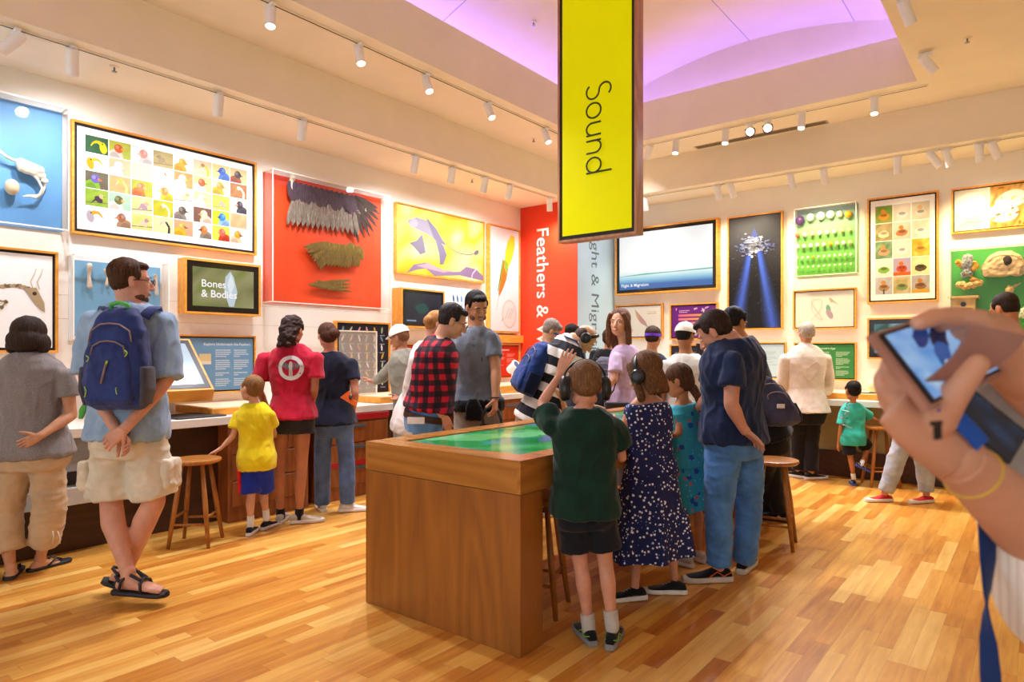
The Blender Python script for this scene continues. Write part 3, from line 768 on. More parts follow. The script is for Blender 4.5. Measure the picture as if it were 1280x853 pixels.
for k in range(3):
    g = G(); g.box((a_.x+0.02, yv-0.045+k*0.032, ZU-0.0055), (b_.x-0.02, yv-0.027+k*0.032, ZU-0.0042)); g.build('slot', plain('#3d3325', 0.8), t, base=t.location)
# ================================================================== PICTURES, SCREENS AND CASES ON THE WALLS
def wallspan(wall, x0, x1, ty, by, d, at=None):
    at = x0 if at is None else at
    if wall == 'L':
        X = XW+d; a, b = onX(x0, ty, X), onX(x1, ty, X); zt, zb = onX(at, ty, X).z, onX(at, by, X).z
        return a.y, b.y, zb, zt
    Y = YB-d; a, b = onY(x0, ty, Y), onY(x1, ty, Y); zt, zb = onY(at, ty, Y).z, onY(at, by, Y).z
    return a.x, b.x, zb, zt
class Piece:
    """u along the wall, w out of the wall, z up"""
    def __init__(s, wall, span, name, label, cat, group=None):
        s.wall = wall; s.u0, s.u1, s.z0, s.z1 = span
        c = s.pt((s.u0+s.u1)/2, 0, s.z0); s.t = thing(name, label, cat, tuple(c), group=group)
    def pt(s, u, w, z): return V((XW+w, u, z)) if s.wall == 'L' else V((u, YB-w, z))
    def box(s, g, u0, u1, w0, w1, z0, z1, bev=0): g.box(s.pt(u0, w0, z0), s.pt(u1, w1, z1), bev=bev)
    def part(s, name, mat, boxes, parent=None, bev=0):
        g = G()
        for b in boxes: s.box(g, *b, bev)
        return g.build(name, mat, parent or s.t, base=s.t.location)
    def art(s, u0, u1, z0, z1, w):
        if s.wall == 'L': return Art(s.pt(u0, w, z0), (0, 1, 0), (0, 0, 1), (1, 0, 0), u1-u0, z1-z0)
        return Art(s.pt(u0, w, z0), (1, 0, 0), (0, 0, 1), (0, -1, 0), u1-u0, z1-z0)
    def fin(s, a, name, mat, parent=None): return a.build(name, parent or s.t, mat, M=Minv(s.t))
def framed(wall, span, d, label, name='framed_print', cat='picture', fw=0.017, gap=0.02, rec=0.012, gapmat=None):
    p = Piece(wall, span, name, label, cat); u0, u1, z0, z1 = span
    p.part('frame', M_frame, [(u0, u1, 0.001, d, z0, z0+fw), (u0, u1, 0.001, d, z1-fw, z1), (u0, u0+fw, 0.001, d, z0+fw, z1-fw), (u1-fw, u1, 0.001, d, z0+fw, z1-fw)])
    p.part('backing', gapmat or M_blackm, [(u0+fw, u1-fw, 0.001, d-rec-0.006, z0+fw, z1-fw)])
    k = fw+gap
    if gap > 0: p.part('board', M_white, [(u0+k, u1-k, d-rec-0.0055, d-rec, z0+k, z1-k)])
    return p, p.art(u0+k, u1-k, z0+k, z1-k, d-rec+0.0003)
def bird(a, *args):
    d0 = a.d; bird_(a, *args); a.d = d0
def bird_(a, x, y, w, h, bg, body, head, beak, style=0, sd=0):
    a.clip = (x, y, x+w, y+h); rnd = random.Random(sd)
    b0, b1 = (bg if isinstance(bg, tuple) else (bg, mixhex(bg, '#ffffff', .25)))
    a.blur(x, y, x+w, y+h, [b0, b1], 4, 4, sd)
    s = 1 if rnd.random() < .5 else -1
    if style == 9: a.clip = (0, 0, a.w, a.h); return
    cx = x+w*(.5-.08*s)
    if style == 0:      # head and shoulders
        a.ell(cx-s*w*.12, y+h*.05, w*.36, h*.46, body, .3*s, 16, .05); a.ell(cx-s*w*.16, y+h*.02, w*.22, h*.3, shade(body, .86), .5*s, 12, .08); a.ell(cx+s*w*.02, y+h*.58, w*.20, h*.27, head, .2*s, 16, .04); a.ell(cx-s*w*.05, y+h*.66, w*.09, h*.12, mixhex(head, '#ffffff', .25), .2*s, 10, .08)
        a.poly([(cx+s*w*.13, y+h*.66), (cx+s*w*.13, y+h*.48), (cx+s*w*.36, y+h*.5)], beak); a.ell(cx+s*w*.07, y+h*.62, w*.02, h*.03, '#1c1410')
    elif style == 1:    # big curved bill
        a.ell(cx-s*w*.2, y+h*.4, w*.16, h*.35, body, .2, 14, .05); a.line([(cx-s*w*.15, y+h*.6), (cx+s*w*.05, y+h*.72), (cx+s*w*.22, y+h*.62), (cx+s*w*.34, y+h*.4)], h*.24, beak, h*.05)
        a.ell(cx-s*w*.17, y+h*.62, w*.03, h*.05, '#241a12')
    elif style == 2:    # long neck
        a.line([(cx-s*w*.2, y), (cx-s*w*.22, y+h*.4), (cx-s*w*.05, y+h*.72), (cx+s*w*.12, y+h*.7)], h*.15, body, h*.12); a.ell(cx+s*w*.08, y+h*.7, w*.11, h*.13, head)
        a.poly([(cx+s*w*.16, y+h*.76), (cx+s*w*.14, y+h*.62), (cx+s*w*.3, y+h*.4)], beak)
    else:               # perched whole bird
        a.line([(x, y+h*.18), (x+w, y+h*.26)], h*.05, '#8a7256'); a.ell(cx, y+h*.42, w*.2, h*.17, body, .7*s, 14, .05); a.ell(cx-s*w*.12, y+h*.62, w*.1, h*.13, head)
        a.poly([(cx-s*w*.2, y+h*.65), (cx-s*w*.2, y+h*.58), (cx-s*w*.3, y+h*.6)], beak); a.poly([(cx+s*w*.1, y+h*.36), (cx+s*w*.16, y+h*.46), (cx+s*w*.38, y+h*.1)], body)
    a.clip = (0, 0, a.w, a.h)
# --- bird-head grid
sp_ = wallspan('L', 90, 321, 148, 291, 0.05)
p, a = framed('L', sp_, 0.05, 'wide framed grid of forty bird-head photographs on white', gap=0.022)
BR = [
 [(('#2f5a3a', '#3f6a48'), '#e8d820', '#e6d61e', '#e0c81c', 1), (('#a8b838', '#c8c050'), '#d8d0c0', '#c85a28', '#d8a030', 0), ('#ecebe6', '#cfc6be', '#f08a78', '#f0b090', 0), (('#a89a58', '#b8a868'), '#a08c60', '#98845c', '#5c4c34', 3), ('#f0eee8', '#f0a030', '#f0a838', '#e89028', 0), (('#e6d2b4', '#d8c8a0'), '#e8c820', '#b08868', '#d8b028', 2), (('#e8d888', '#f0dc98'), '#4878d0', '#3c68c8', '#304898', 0), (('#eac084', '#f0cc94'), '#a04a28', '#4c3c30', '#302820', 0)],
 [('#ece8ea', '#e8a818', '#e8a010', '#f0c030', 1), (('#e8b88c', '#f0c8a0'), '#f4f0ec', '#f8f4ee', '#e0c8a0', 0), (('#e4deb0', '#e8e4b8'), '#d8cc9c', '#d8cc9c', '#c8b888', 9), ('#f0ece0', '#f0dcd4', '#f0c0b4', '#b05040', 2), (('#b89050', '#c8a468'), '#f0ecec', '#f0e8d8', '#e0c060', 0), (('#dce080', '#e0e48c'), '#e8e8f0', '#e06038', '#c84828', 0), (('#f0dca0', '#e8e0b8'), '#e8a820', '#c89830', '#a07820', 0), (('#a06838', '#b07c48'), '#f0e0c8', '#f0e4d0', '#e8a030', 2)],
 [(('#6a6250', '#787058'), '#88b830', '#7068b8', '#e87828', 0), (('#d8a868', '#e0b880'), '#f0d880', '#e8c040', '#f0e0b0', 2), (('#c0c038', '#a8b438'), '#e87838', '#e88848', '#f0b088', 0), (('#ece4d0', '#f0e8c8'), '#f0c030', '#e89048', '#e8c040', 0), ('#f0f0f0', '#e8c098', '#f0b060', '#f09030', 3), (('#e8c890', '#f0d098'), '#f0e8d0', '#f0e0b8', '#e8b058', 0), (('#d8dc48', '#dce458'), '#a8a890', '#e8c830', '#806848', 3), ('#ece8e4', '#4c4850', '#3c3840', '#e88848', 0)],
 [(('#78b030', '#a8c040'), '#483848', '#e0b890', '#605048', 3), (('#a8d0b0', '#b8d8bc'), '#f0ecd8', '#6c6c38', '#e8b858', 0), (('#d8d8a8', '#c8d088'), '#b090a0', '#e8b080', '#f08028', 3), (('#a8b020', '#c8c028'), '#f0d0c0', '#f0d8c8', '#e88060', 2), (('#dcdcc8', '#ccd0b8'), '#8c8078', '#5c5448', '#3c342c', 0), (('#705040', '#805c48'), '#d8c0a8', '#f0d0a8', '#c89868', 0), (('#b8d018', '#c4d828'), '#88b0e0', '#3880c8', '#204878', 0), (('#d8a070', '#e8b888'), '#e0b080', '#e0b080', '#d0a070', 9)],
 [('#f0eef0', '#b8b0b8', '#c0b8c0', '#e8b020', 1), ('#ececf0', '#b08868', '#a06848', '#d88048', 0), (('#c8d068', '#d8dc90'), '#d8c8a8', '#b88890', '#a08068', 3), (('#e8e098', '#f0e8a8'), '#3c3430', '#e0c8b8', '#e8a890', 2), (('#e09870', '#e8a880'), '#e8b820', '#c8a848', '#806040', 0), ('#e0dce4', '#90806c', '#e07830', '#483828', 0), (('#c8e040', '#d0e450'), '#c84020', '#e86850', '#e89070', 0), ('#dcdcdc', '#f0c8a0', '#f09820', '#504840', 0)]]
mx, my = a.w*0.035, a.h*0.065; tw_, th_ = (a.w-2*mx)/8, (a.h-2*my)/5
for r_ in range(5):
    for c_ in range(8):
        bg, bo, he, be, st = BR[r_][c_]
        bird(a, mx+c_*tw_+.003, my+(4-r_)*th_+.003, tw_-.006, th_-.006, bg, bo, he, be, st, r_*8+c_)
p.fin(a, 'print', M_print)
# --- leaping-skeleton drawing, lower left
y1 = onX(73, 400, XW+0.05).y; z1 = onX(73, 315.5, XW+0.05).z; z0 = onX(73, 441, XW+0.05).z
p, a = framed('L', (y1-1.25, y1, z0, z1), 0.05, 'framed skeleton drawing on white above the grey-shirted visitor', gap=0.018)
bc = '#b0946c'; bd = '#80684a'; w_, h_ = a.w, a.h
rnd = random.Random(3)
spine = [(w_*.30, h_*.62), (w_*.42, h_*.78), (w_*.55, h_*.74), (w_*.66, h_*.66), (w_*.74, h_*.64), (w_*.82, h_*.66), (w_*.90, h_*.62)]
for i in range(len(spine)-1):
    for k in range(6):
        t_ = k/6; x = spine[i][0]*(1-t_)+spine[i+1][0]*t_; y = spine[i][1]*(1-t_)+spine[i+1][1]*t_
        a.ell(x, y, .012, .018, rnd.choice([bc, bd, '#c4ac80']), rnd.uniform(0, 3), 8, .2)
for k in range(9): x = w_*(.42+.025*k); a.line([(x, h_*.74), (x-.02, h_*.62), (x-.005, h_*.5+.01*k)], .006, bc)
for l_ in ([(.66, .64), (.72, .5), (.66, .42), (.71, .35)], [(.64, .62), (.68, .5), (.76, .48), (.74, .42)], [(.42, .7), (.40, .5), (.52, .32), (.47, .1)], [(.36, .68), (.3, .5), (.4, .35), (.3, .16)]):
    a.line([(x*w_, y*h_) for x, y in l_], .016, bc, .008)
    for x, y in l_: a.ell(x*w_, y*h_, .013, .013, bd, 0, 8, .2)
hx_, hy_ = w_*.93, h_*.56
a.poly([(hx_-.09, hy_+.05), (hx_-.02, hy_+.06), (hx_+.03, hy_-.05), (hx_+.035, hy_-.12), (hx_, hy_-.09), (hx_-.05, hy_-.02)], '#c0a880'); a.ell(hx_-.03, hy_+.015, .014, .014, '#4a3a28')
for q in (-.04, 0.0): a.line([(hx_+q, hy_+.05), (hx_+q-.015, hy_+.1), (hx_+q+.01, hy_+.16), (hx_+q+.02, hy_+.2)], .006, '#cdb894', .003)
p.fin(a, 'print', M_print)
# --- acrylic cases
def case(wall, span, d, label, backcol, top=None, name='display_case', inset=0.0, shelf=False, edge=None):
    p = Piece(wall, span, name, label, 'display case'); u0, u1, z0, z1 = span
    p.part('back_panel', backcol, [(u0+inset, u1-inset, 0.003, 0.014, z0+inset, z1-inset)])
    g = G(); th = 0.006
    for bx in ((u0, u1, d-th, d, z0, z1), (u0, u0+th, 0.015, d-th, z0, z1), (u1-th, u1, 0.015, d-th, z0, z1), (u0+th, u1-th, 0.015, d-th, z1-th, z1), (u0+th, u1-th, 0.015, d-th, z0, z0+th)): p.box(g, *bx)
    g.build('cover', acrylic(), p.t, base=p.t.location)
    e = 0.0045; g = G()
    for z in (z0, z1):
        for w in (d,): p.box(g, u0-e, u1+e, w-e, w+e, z-e, z+e)
    for u in (u0, u1): p.box(g, u-e, u+e, d-e, d+e, z0, z1)
    for u in (u0, u1):
        for z in (z0, z1): p.box(g, u-e, u+e, 0.006, d, z-e, z+e)
    g.build('edge_strip', M_edge, p.t, base=p.t.location)
    return p
sp_ = wallspan('L', 86, 86, 136, 288, 0.15); y1 = sp_[0]
pc = case('L', (y1-1.75, y1, sp_[2], sp_[3]), 0.15, 'clear case with blue backing holding a bird skeleton, top left', plain('#5f97c9', 0.55, var=0.05, nsc=1.5))
bone = plain('#efe6cf', 0.5, var=0.04)
def specimen(name, label, cat, loc, g, mat, smooth=True, group=None, disp=None, vox=0.004, it=2, rem=True):
    t = thing(name, label, cat, tuple(loc), group=group); M = Matrix.Translation(-V(loc))
    if rem: organic(name+'_body' if False else 'body', [g], mat, t, M, vox, it, disp)
    else: g.build('body', mat, t, smooth=smooth, M=M)
    return t
def LP(px, py, w=0.07): return onX(px, py, XW+w)
g = G()
def bn(pts, r, w=0.07): g.chain([LP(x, y, w+ (q[0] if q else 0)) for x, y, *q in pts], [r*1.25]+[r]*(len(pts)-2)+[r*1.25] if len(pts) > 2 else [r, r], 8)
bn([(-60, 150), (-30, 165), (0, 189), (8, 196), (16, 200), (26, 202)], 0.011)
for k in range(7): g.ell(LP(26+k*4, 206+k*1.2), (0.035, 0.03, 0.05-0.003*k), seg=10, rg=8)
for x, y, r in ((34, 211, .05), (42, 214, .045), (51, 219, .035), (56, 226, .025)): g.ell(LP(x, y), (r*.6, r, r*.8), seg=10, rg=8)
bn([(38, 214), (48, 226), (53, 236), (50, 243), (44, 247)], 0.009); bn([(44, 212), (54, 222), (56, 233), (53, 241), (48, 246)], 0.009, .05)
for dx in (-9, -5, 0): bn([(47, 244), (47+dx-4, 244+(dx+9)*.3), (47+dx-9, 246)], 0.005)
loc = LP(34, 245, 0.03)
specimen('bird_skeleton', 'white bird leg and pelvis skeleton in the blue case', 'skeleton', loc, g, bone, vox=0.005, it=1)
c = LP(15, 234, 0.07); g = G(); g.ell(c, (0.045, 0.045, 0.056), seg=20, rg=14); specimen('egg', 'single pale egg in the blue skeleton case, top left', 'egg', (c.x, c.y, c.z-0.05), g, plain('#e9d6ae', 0.4), rem=False)
# small blue case behind the man with the backpack
sp_ = wallspan('L', 92, 211, 318, 425, 0.11)
pc = case('L', sp_, 0.11, 'shallow clear case with small bones on blue behind the backpack man', M_white, inset=0.0)
u0, u1, z0, z1 = sp_
pc.part('blue_panel', plain('#7db2d3', 0.55, var=0.04, nsc=2), [(u0+.03, u1-.03, 0.0145, 0.02, z0+.03, z1-.03)])
for pts, r in (([(112, 332), (111, 345), (112, 358)], .012), ([(131, 338), (134, 346), (133, 356)], .007), ([(144, 340), (140, 352)], .006), ([(194, 345), (196, 368)], .009)):
    g = G(); g.chain([LP(x, y, .045) for x, y in pts], [r*1.7]+[r]*(len(pts)-2)+[r*1.7], 8); q = LP(pts[-1][0], pts[-1][1], .04)
    specimen('bone', {112: 'longest pink-tinged bone in the shallow blue case', 131: 'thin short bone in the shallow blue case', 144: 'slanting small bone in the shallow blue case', 194: 'bone in the shallow blue case right of the man'}[pts[0][0]], 'bone', q, g, plain('#e3cdb6', 0.5), vox=.004, it=1)
# red wing case
spr = wallspan('L', 341, 488, 211, 377, 0.17, at=341); yb0 = onX(331, 300, XW).y
sp_ = (spr[0], spr[1], spr[2], spr[3])
pc = case('L', sp_, 0.17, 'large clear case with orange-red backing holding two spread wings', plain('#ee4a17', 0.5, var=0.03, nsc=1.2))
def feather(g, p0, p1, w, nrm, thick=0.003, curve=0.0, tip=0.85):
    p0, p1, nrm = V(p0), V(p1), V(nrm); d = p1-p0; L_ = d.length; d.normalize(); s = nrm.cross(d).normalized(); n = 9
    up, lo = [], []
    for i in range(n+1):
        t_ = i/n; ww = w*(math.sin(PI*min(1, (t_*0.92+0.06)))**0.5)*(1 if t_ < tip else max(0.05, (1-t_)/(1-tip))**.6)
        c = p0+d*(L_*t_)+s*(curve*t_*t_)+nrm*(0.004*math.sin(PI*t_)); up.append([c+s*ww+nrm*0, c+nrm*thick, c-s*ww, c-nrm*thick])
    g.rings(up)
def wing(center_fn, root, prim, sec, cov, cols, label, w=0.06):
    loc = center_fn(*root, w); t = thing('bird_wing', label, 'wing specimen', tuple(loc)); M = Matrix.Translation(-loc)
    for nm, items, col, wd in (('flight_feathers', prim, cols[0], .026), ('secondary_feathers', sec, cols[1], .036), ('covert_feathers', cov, cols[2], .044)):
        g = G()
        for k, (x0, y0, x1, y1) in enumerate(items): feather(g, center_fn(x0, y0, w+.004*(k % 3)+(.012 if nm[0] == 'c' else 0)), center_fn(x1, y1, w+.004*(k % 3)), wd, (1, 0, 0), .004)
        o = g.build(nm, col, t, M=M); sharp(o, 50)
    return t
fblk = hairm('#4a3a34', '#8a7a70'); fgry = hairm('#8b7c6c', '#f0e8dc'); fdk = hairm('#57464f', '#94808c'); ftan = hairm('#806630', '#ccb662')
sec = [(370+5.2*k, 244+k*1.1, 359+6.3*k, 281+k*.95) for k in range(15)]
prim = [(436, 250, 448, 304), (438, 250, 444, 297), (440, 250, 455, 298), (442, 250, 462, 296), (442, 249, 467, 291), (443, 248, 471, 284), (444, 247, 474, 276), (444, 246, 475, 268), (443, 245, 473, 261)]
cov = [(362+6.4*k, 226+k*1.5+(j*8), 366+6.6*k+j*2, 246+k*1.5+j*6) for k in range(13) for j in range(2)]
wing(LP, (400, 295), prim, sec, cov, (fblk, fgry, fdk), 'upper large dark spread wing in the red case')
g = G(); g.ell(LP(364, 232, .06), (.02, .022, .11)); g.ell(LP(367, 222, .06), (.02, .02, .04)); specimen('wing_bone', 'pale exposed wing root at the left of the upper wing', 'bone', LP(364, 250, .05), g, bone, vox=.006)
prim = [(412, 304+k*1.2, 379+k*2.6, 309+k*3.6) for k in range(9)]; sec = [(412+3*k, 305+k*.7, 401+4.3*k, 332+k*.5-(k > 8)*3) for k in range(12)]; cov = [(408+5*k, 303+k*.6, 405+6*k, 318+k) for k in range(9)]+[(440, 306, 448, 330), (436, 304, 449, 322)]
wing(LP, (415, 335), prim, sec, cov, (ftan, ftan, hairm('#8c7434', '#d0bc70')), 'lower olive-brown spread wing in the red case', .06)
g = G(); [feather(g, LP(402+k*2, 352+k*2.4, .05+.003*k), LP(392+9*k, 355+k*1.2, .05), .02, (1, 0, 0)) for k in range(5)]
[feather(g, LP(386, 356, .05+.003*k), LP(440, 350+k*5, .05), .02, (1, 0, 0)) for k in range(4)]
specimen('folded_wing', 'small folded dark wing low in the red case', 'wing specimen', LP(414, 366, .04), g, ftan, rem=False, smooth=False)
# yellow picture of a gliding bird
sp_ = wallspan('L', 496, 606, 252, 341, 0.06)
p, a = framed('L', sp_, 0.06, 'framed yellow photograph of a long-tailed bird over a branch', gap=0.006, fw=0.012)
w_, h_ = a.w, a.h
a.blur(0, 0, w_, h_, ['#c8a018', '#dcc02c', '#e6d85c', '#eaeaa8', '#d8c440'], 9, 6, 4)
X = lambda u, v: (w_*u, h_*v)
a.poly([X(.10, .0), X(.17, .13), X(.3, .19), X(.45, .1), X(.6, .1), X(.7, .12), X(.78, .22), X(.9, .2), X(1, .1), X(1, 0.02), X(.7, .06), X(.5, .02), X(.4, 0), X(.3, .1), X(.2, .06)], '#8a7290')
a.poly([X(.2, .12), X(.33, .19), X(.5, .11), X(.66, .13), X(.5, .07)], '#b89aa0'); a.line([X(.84, 0), X(.86, .12), X(.92, .22)], .02, '#c8b8c8')
a.poly([X(.10, .78), X(.2, .86), X(.32, .84), X(.42, .72), X(.52, .52), X(.42, .56), X(.34, .62), X(.2, .68), X(.14, .7)], '#8c8590')
a.poly([X(.30, .9), X(.42, .74), X(.53, .5), X(.4, .56)], '#70687c'); a.poly([X(.26, .62), X(.28, .5), X(.3, .34), X(.24, .3), X(.17, .4), X(.12, .45), X(.2, .5)], '#77707e')
a.poly([X(.4, .6), X(.5, .5), X(.54, .36), X(.5, .2), X(.46, .19), X(.45, .36)], '#746c80'); a.line([X(.5, .56), X(.6, .46), X(.7, .42), X(.82, .42), X(.88, .46)], .014, '#77706c'); a.ell(w_*.91, h_*.48, .05, .028, '#6c6470', .5)
a.ell(w_*.17, h_*.76, .07, .05, '#9a949c', .3, 14, .1)
p.fin(a, 'print', M_print)
# feather and egg print
y0_, z1_ = onX(612, 279, XW+0.07).y, onX(612, 279, XW+0.07).z; zb_ = onX(649, 417, XW+.07).z; y1_ = min(onX(650.5, 300, XW+0.07).y, PY0-0.004)
p, a = framed('L', (y0_, y1_, zb_, z1_), 0.07, 'tall framed print of a bright feather and a striped egg', gap=0.006)
w_, h_ = a.w, a.h; a.rect(0, 0, w_, h_, '#f2efe8')
a.poly([X(.28, .36), X(.36, .5), X(.42, .66), X(.5, .7), X(.62, .62), X(.55, .5), X(.42, .4), X(.3, .33)], '#e87820'); a.poly([X(.25, .38), X(.34, .55), X(.44, .72), X(.46, .68), X(.36, .5), X(.28, .38)], '#4c9a28')
a.poly([X(.5, .7), X(.52, .78), X(.6, .88), X(.72, .95), X(.84, .94), X(.86, .86), X(.78, .74), X(.66, .64), X(.55, .6)], '#e8d028'); a.poly([X(.48, .62), X(.5, .7), X(.62, .66), X(.56, .56)], '#8cb838'); a.line([X(.3, .36), X(.22, .2)], .008, '#b8a888')
a.ell(w_*.66, h_*.17, .16, .2, '#d8cfc0'); 
for q in (-.1, 0, .1): a.line([X(.5+q, .1), X(.72+q, .26)], .014, '#b5a28c')
a.ell(w_*.66, h_*.17, .14, .175, '#ece6da'); [a.line([X(.55+q, .12), X(.7+q, .23)], .01, '#c0ae98') for q in (-.04, .05, .12)]
p.fin(a, 'print', M_print)
# ---- screens
def screen(wall, span, d, label, bezel=0.03, mat=None, lip=0.018, name='wall_screen', cat='screen', rec=0.006):
    p = Piece(wall, span, name, label, cat); u0, u1, z0, z1 = span; fw = lip
    p.part('surround', M_frame, [(u0, u1, 0.001, d, z0, z0+fw), (u0, u1, 0.001, d, z1-fw, z1), (u0, u0+fw, 0.001, d, z0+fw, z1-fw), (u1-fw, u1, 0.001, d, z0+fw, z1-fw)])
    p.part('bezel', plain('#1a1616', 0.15, var=0.02), [(u0+fw, u1-fw, 0.02, d-rec, z0+fw, z1-fw)])
    k = fw+bezel; return p, p.art(u0+k, u1-k, z0+k, z1-k, d-rec+0.0006)
sp_ = wallspan('L', 231, 326, 321.5, 391.5, 0.13)
p, a = screen('L', sp_, 0.13, 'screen in a deep wooden box reading Bones & Bodies', 0.05)
w_, h_ = a.w, a.h
a.blur(0, 0, w_, h_, ['#6d7446', '#8b8a5e', '#9c9a72', '#74823c'], 6, 4, 2); a.poly([X(.58, .02), X(.5, .4), X(.52, .8), X(.6, .96), X(.66, .8), X(.72, .4), X(.66, .02)], '#c2d3dc'); a.poly([X(.6, .3), X(.55, .6), X(.61, .9), X(.67, .6)], '#e2ecf2')
a.text('Bones', w_*.13, h_*.5, h_*.27, '#ffffff', bold=.012); a.text('& Bodies', w_*.13, h_*.24, h_*.27, '#ffffff', bold=.012)
p.fin(a, 'display', M_lit)
sp_ = wallspan('L', 502, 556, 359, 409, 0.16)
p, a = screen('L', sp_, 0.16, 'small dark screen in a deep wooden box left of the plaid-shirted man', 0.035)
w_, h_ = a.w, a.h; a.blur(0, 0, w_, h_, ['#24293c', '#3c465c', '#2c3c50'], 5, 4, 8); a.ell(w_*.45, h_*.5, .1, .06, '#2c6a64', 0, 14, .2); a.rect(w_*.05, h_*.05, w_*.3, h_*.1, '#9fc0e8'); p.fin(a, 'display', M_litlow)
sp_ = wallspan('R', 769, 897, 288.5, 369.5, 0.11, at=769)
p, a = screen('R', sp_, 0.11, 'wide bright screen showing a pale sea and sky on the back wall', 0.045, lip=0.022)
w_, h_ = a.w, a.h
a.grid(0, 0, w_, h_, lambda u, v: '#3f6cb0' if v < .1 else ('#8cc4e0' if v < .22 else ('#d4ecf0' if v < .3 else '#f4f7f9')), 2, 12)
a.poly([X(0, .24), X(.3, .27), X(.6, .27), X(1, .285), X(1, .265), X(.5, .255), X(0, .235)], '#58a8a0'); a.text('Flight & Migration', w_*.02, h_*.05, h_*.075, '#ffffff', bold=.01); p.fin(a, 'display', attrmat('bright_display', 0.5, .3))
z1_ = onY(1085, 398, YB-.06).z; sp_ = wallspan('R', 1084, 1180, 398, 449, 0.06)
p, a = screen('R', sp_, 0.06, 'black-framed screen on the back wall partly behind the raised phone', 0.05)
a.blur(0, 0, a.w, a.h, ['#1c2c30', '#4c7c8c', '#a8d8e8', '#30504c', '#284c28'], 9, 6, 3); p.fin(a, 'display', M_lit)
# ---- text panels
def textpanel(wall, span, d, label, bg, head, tc, cols, mat=M_print, sd=0, hs=.085, boxcol=None, lines=26, hx0=None):
    p, a = framed(wall, span, d, label, name='text_panel', cat='panel', gap=0.012, fw=.012); w_, h_ = a.w, a.h
    a.rect(0, 0, w_, h_, bg)
    if head: a.text(head, w_*(hx0 if hx0 is not None else cols[0][0]), h_*.86, h_*hs, tc, bold=.012)
    for k, (x0, x1, ya, yb) in enumerate(cols):
        n = int(lines*(ya-yb)); a.para(w_*x0, h_*ya, w_*(x1-x0), n, h_*(ya-yb)/n, mixhex(bg, tc, .72), sd+k, .55, gaps=(n//4, n//2+1, (3*n)//4))
    if boxcol: a.rect(w_*boxcol[0], h_*boxcol[1], w_*boxcol[2], h_*boxcol[3], boxcol[4])
    return p, a
sp_ = wallspan('L', 223, 320, 418.5, 494, 0.05)
p, a = textpanel('L', sp_, 0.05, 'blue text panel headed Explore Underneath the Feathers', '#74a3c6', 'Explore Underneath the Feathers', '#f4f6f4', [(.46, .68, .78, .06), (.72, .94, .78, .06)], hx0=.30, hs=.07)
a.rect(a.w*.24, a.h*.5, a.w*.4, a.h*.7, '#e8d49a'); a.rect(a.w*.24, a.h*.5, a.w*.4, a.h*.56, '#f4ecd8'); p.fin(a, 'print', M_print)
sp_ = wallspan('R', 992, 1070, 428, 476, 0.05, at=1070)
p, a = textpanel('R', sp_, 0.05, 'green text panel with a white heading behind the white-haired visitor', '#3c8a48', 'Interested in Eggs', '#e9eed6', [(.08, .38, .78, .06), (.42, .62, .78, .06), (.70, .94, .78, .06)], hs=.075, hx0=.36); p.fin(a, 'print', M_print)
sp_ = wallspan('R', 912, 982, 428, 474, 0.05, at=982)
p, a = textpanel('R', sp_, 0.05, 'pale blue text panel between the two dark-shirted men and the white-haired visitor', '#c6dbea', None, '#9db4c8', [(.3, .6, .78, .4), (.64, .9, .78, .3)]); p.fin(a, 'print', M_print)
X5 = XW+.03; sp_ = (onX(608, 430, X5).y, min(onX(650, 430, X5).y, PY0-.004), onX(649, 472, X5).z, onX(649, 431, X5).z)
p, a = textpanel('L', sp_, 0.03, 'small orange-red text panel low beside the corner panel', '#e23818', 'Feather Structure' if False else None, '#f6d6c0', [(.28, .55, .75, .3), (.62, .92, .75, .2)]); a.rect(a.w*.2, a.h*.85, a.w*.7, a.h*.9, '#f8e0d0'); p.fin(a, 'print', M_print)
sp_ = wallspan('L', 493, 560, 430, 478, 0.03)
p, a = textpanel('L', sp_, 0.03, 'orange-red text panel hidden behind the plaid-shirted man', '#e23818', None, '#f6d6c0', [(.1, .4, .75, .2), (.5, .9, .75, .2)]); p.fin(a, 'print', M_print)
# long white and wooden ledge under the feather print
X6 = XW+.06; p = Piece('L', (onX(612, 420, X6).y, PY0-.004, onX(649, 429, X6).z, onX(649, 419.5, X6).z), 'ledge', 'narrow wooden ledge directly under the feather print', 'ledge'); p.part('board', M_frame, [(p.u0, p.u1, .001, .06, p.z0, p.z1)], bev=.003)
# blue feather chart peeping out beside the bearded man
sp_ = wallspan('L', 563, 600, 366, 400, 0.02); p = Piece('L', sp_, 'feather_chart', 'small pale chart of blue feathers behind the bearded man', 'chart'); p.part('board', M_white, [(p.u0, p.u1, .001, .02, p.z0, p.z1)])
a = p.art(p.u0, p.u1, p.z0, p.z1, .0205); rnd = random.Random(5)
for r_ in range(3):
    for k in range(7): a.ell(a.w*(.1+.13*k), a.h*(.8-.3*r_), .018, .05, rnd.choice(['#3f74b8', '#6aa0d8', '#2c5890', '#9cc0e0']), rnd.uniform(-.3, .3), 10)
p.fin(a, 'print', M_print)
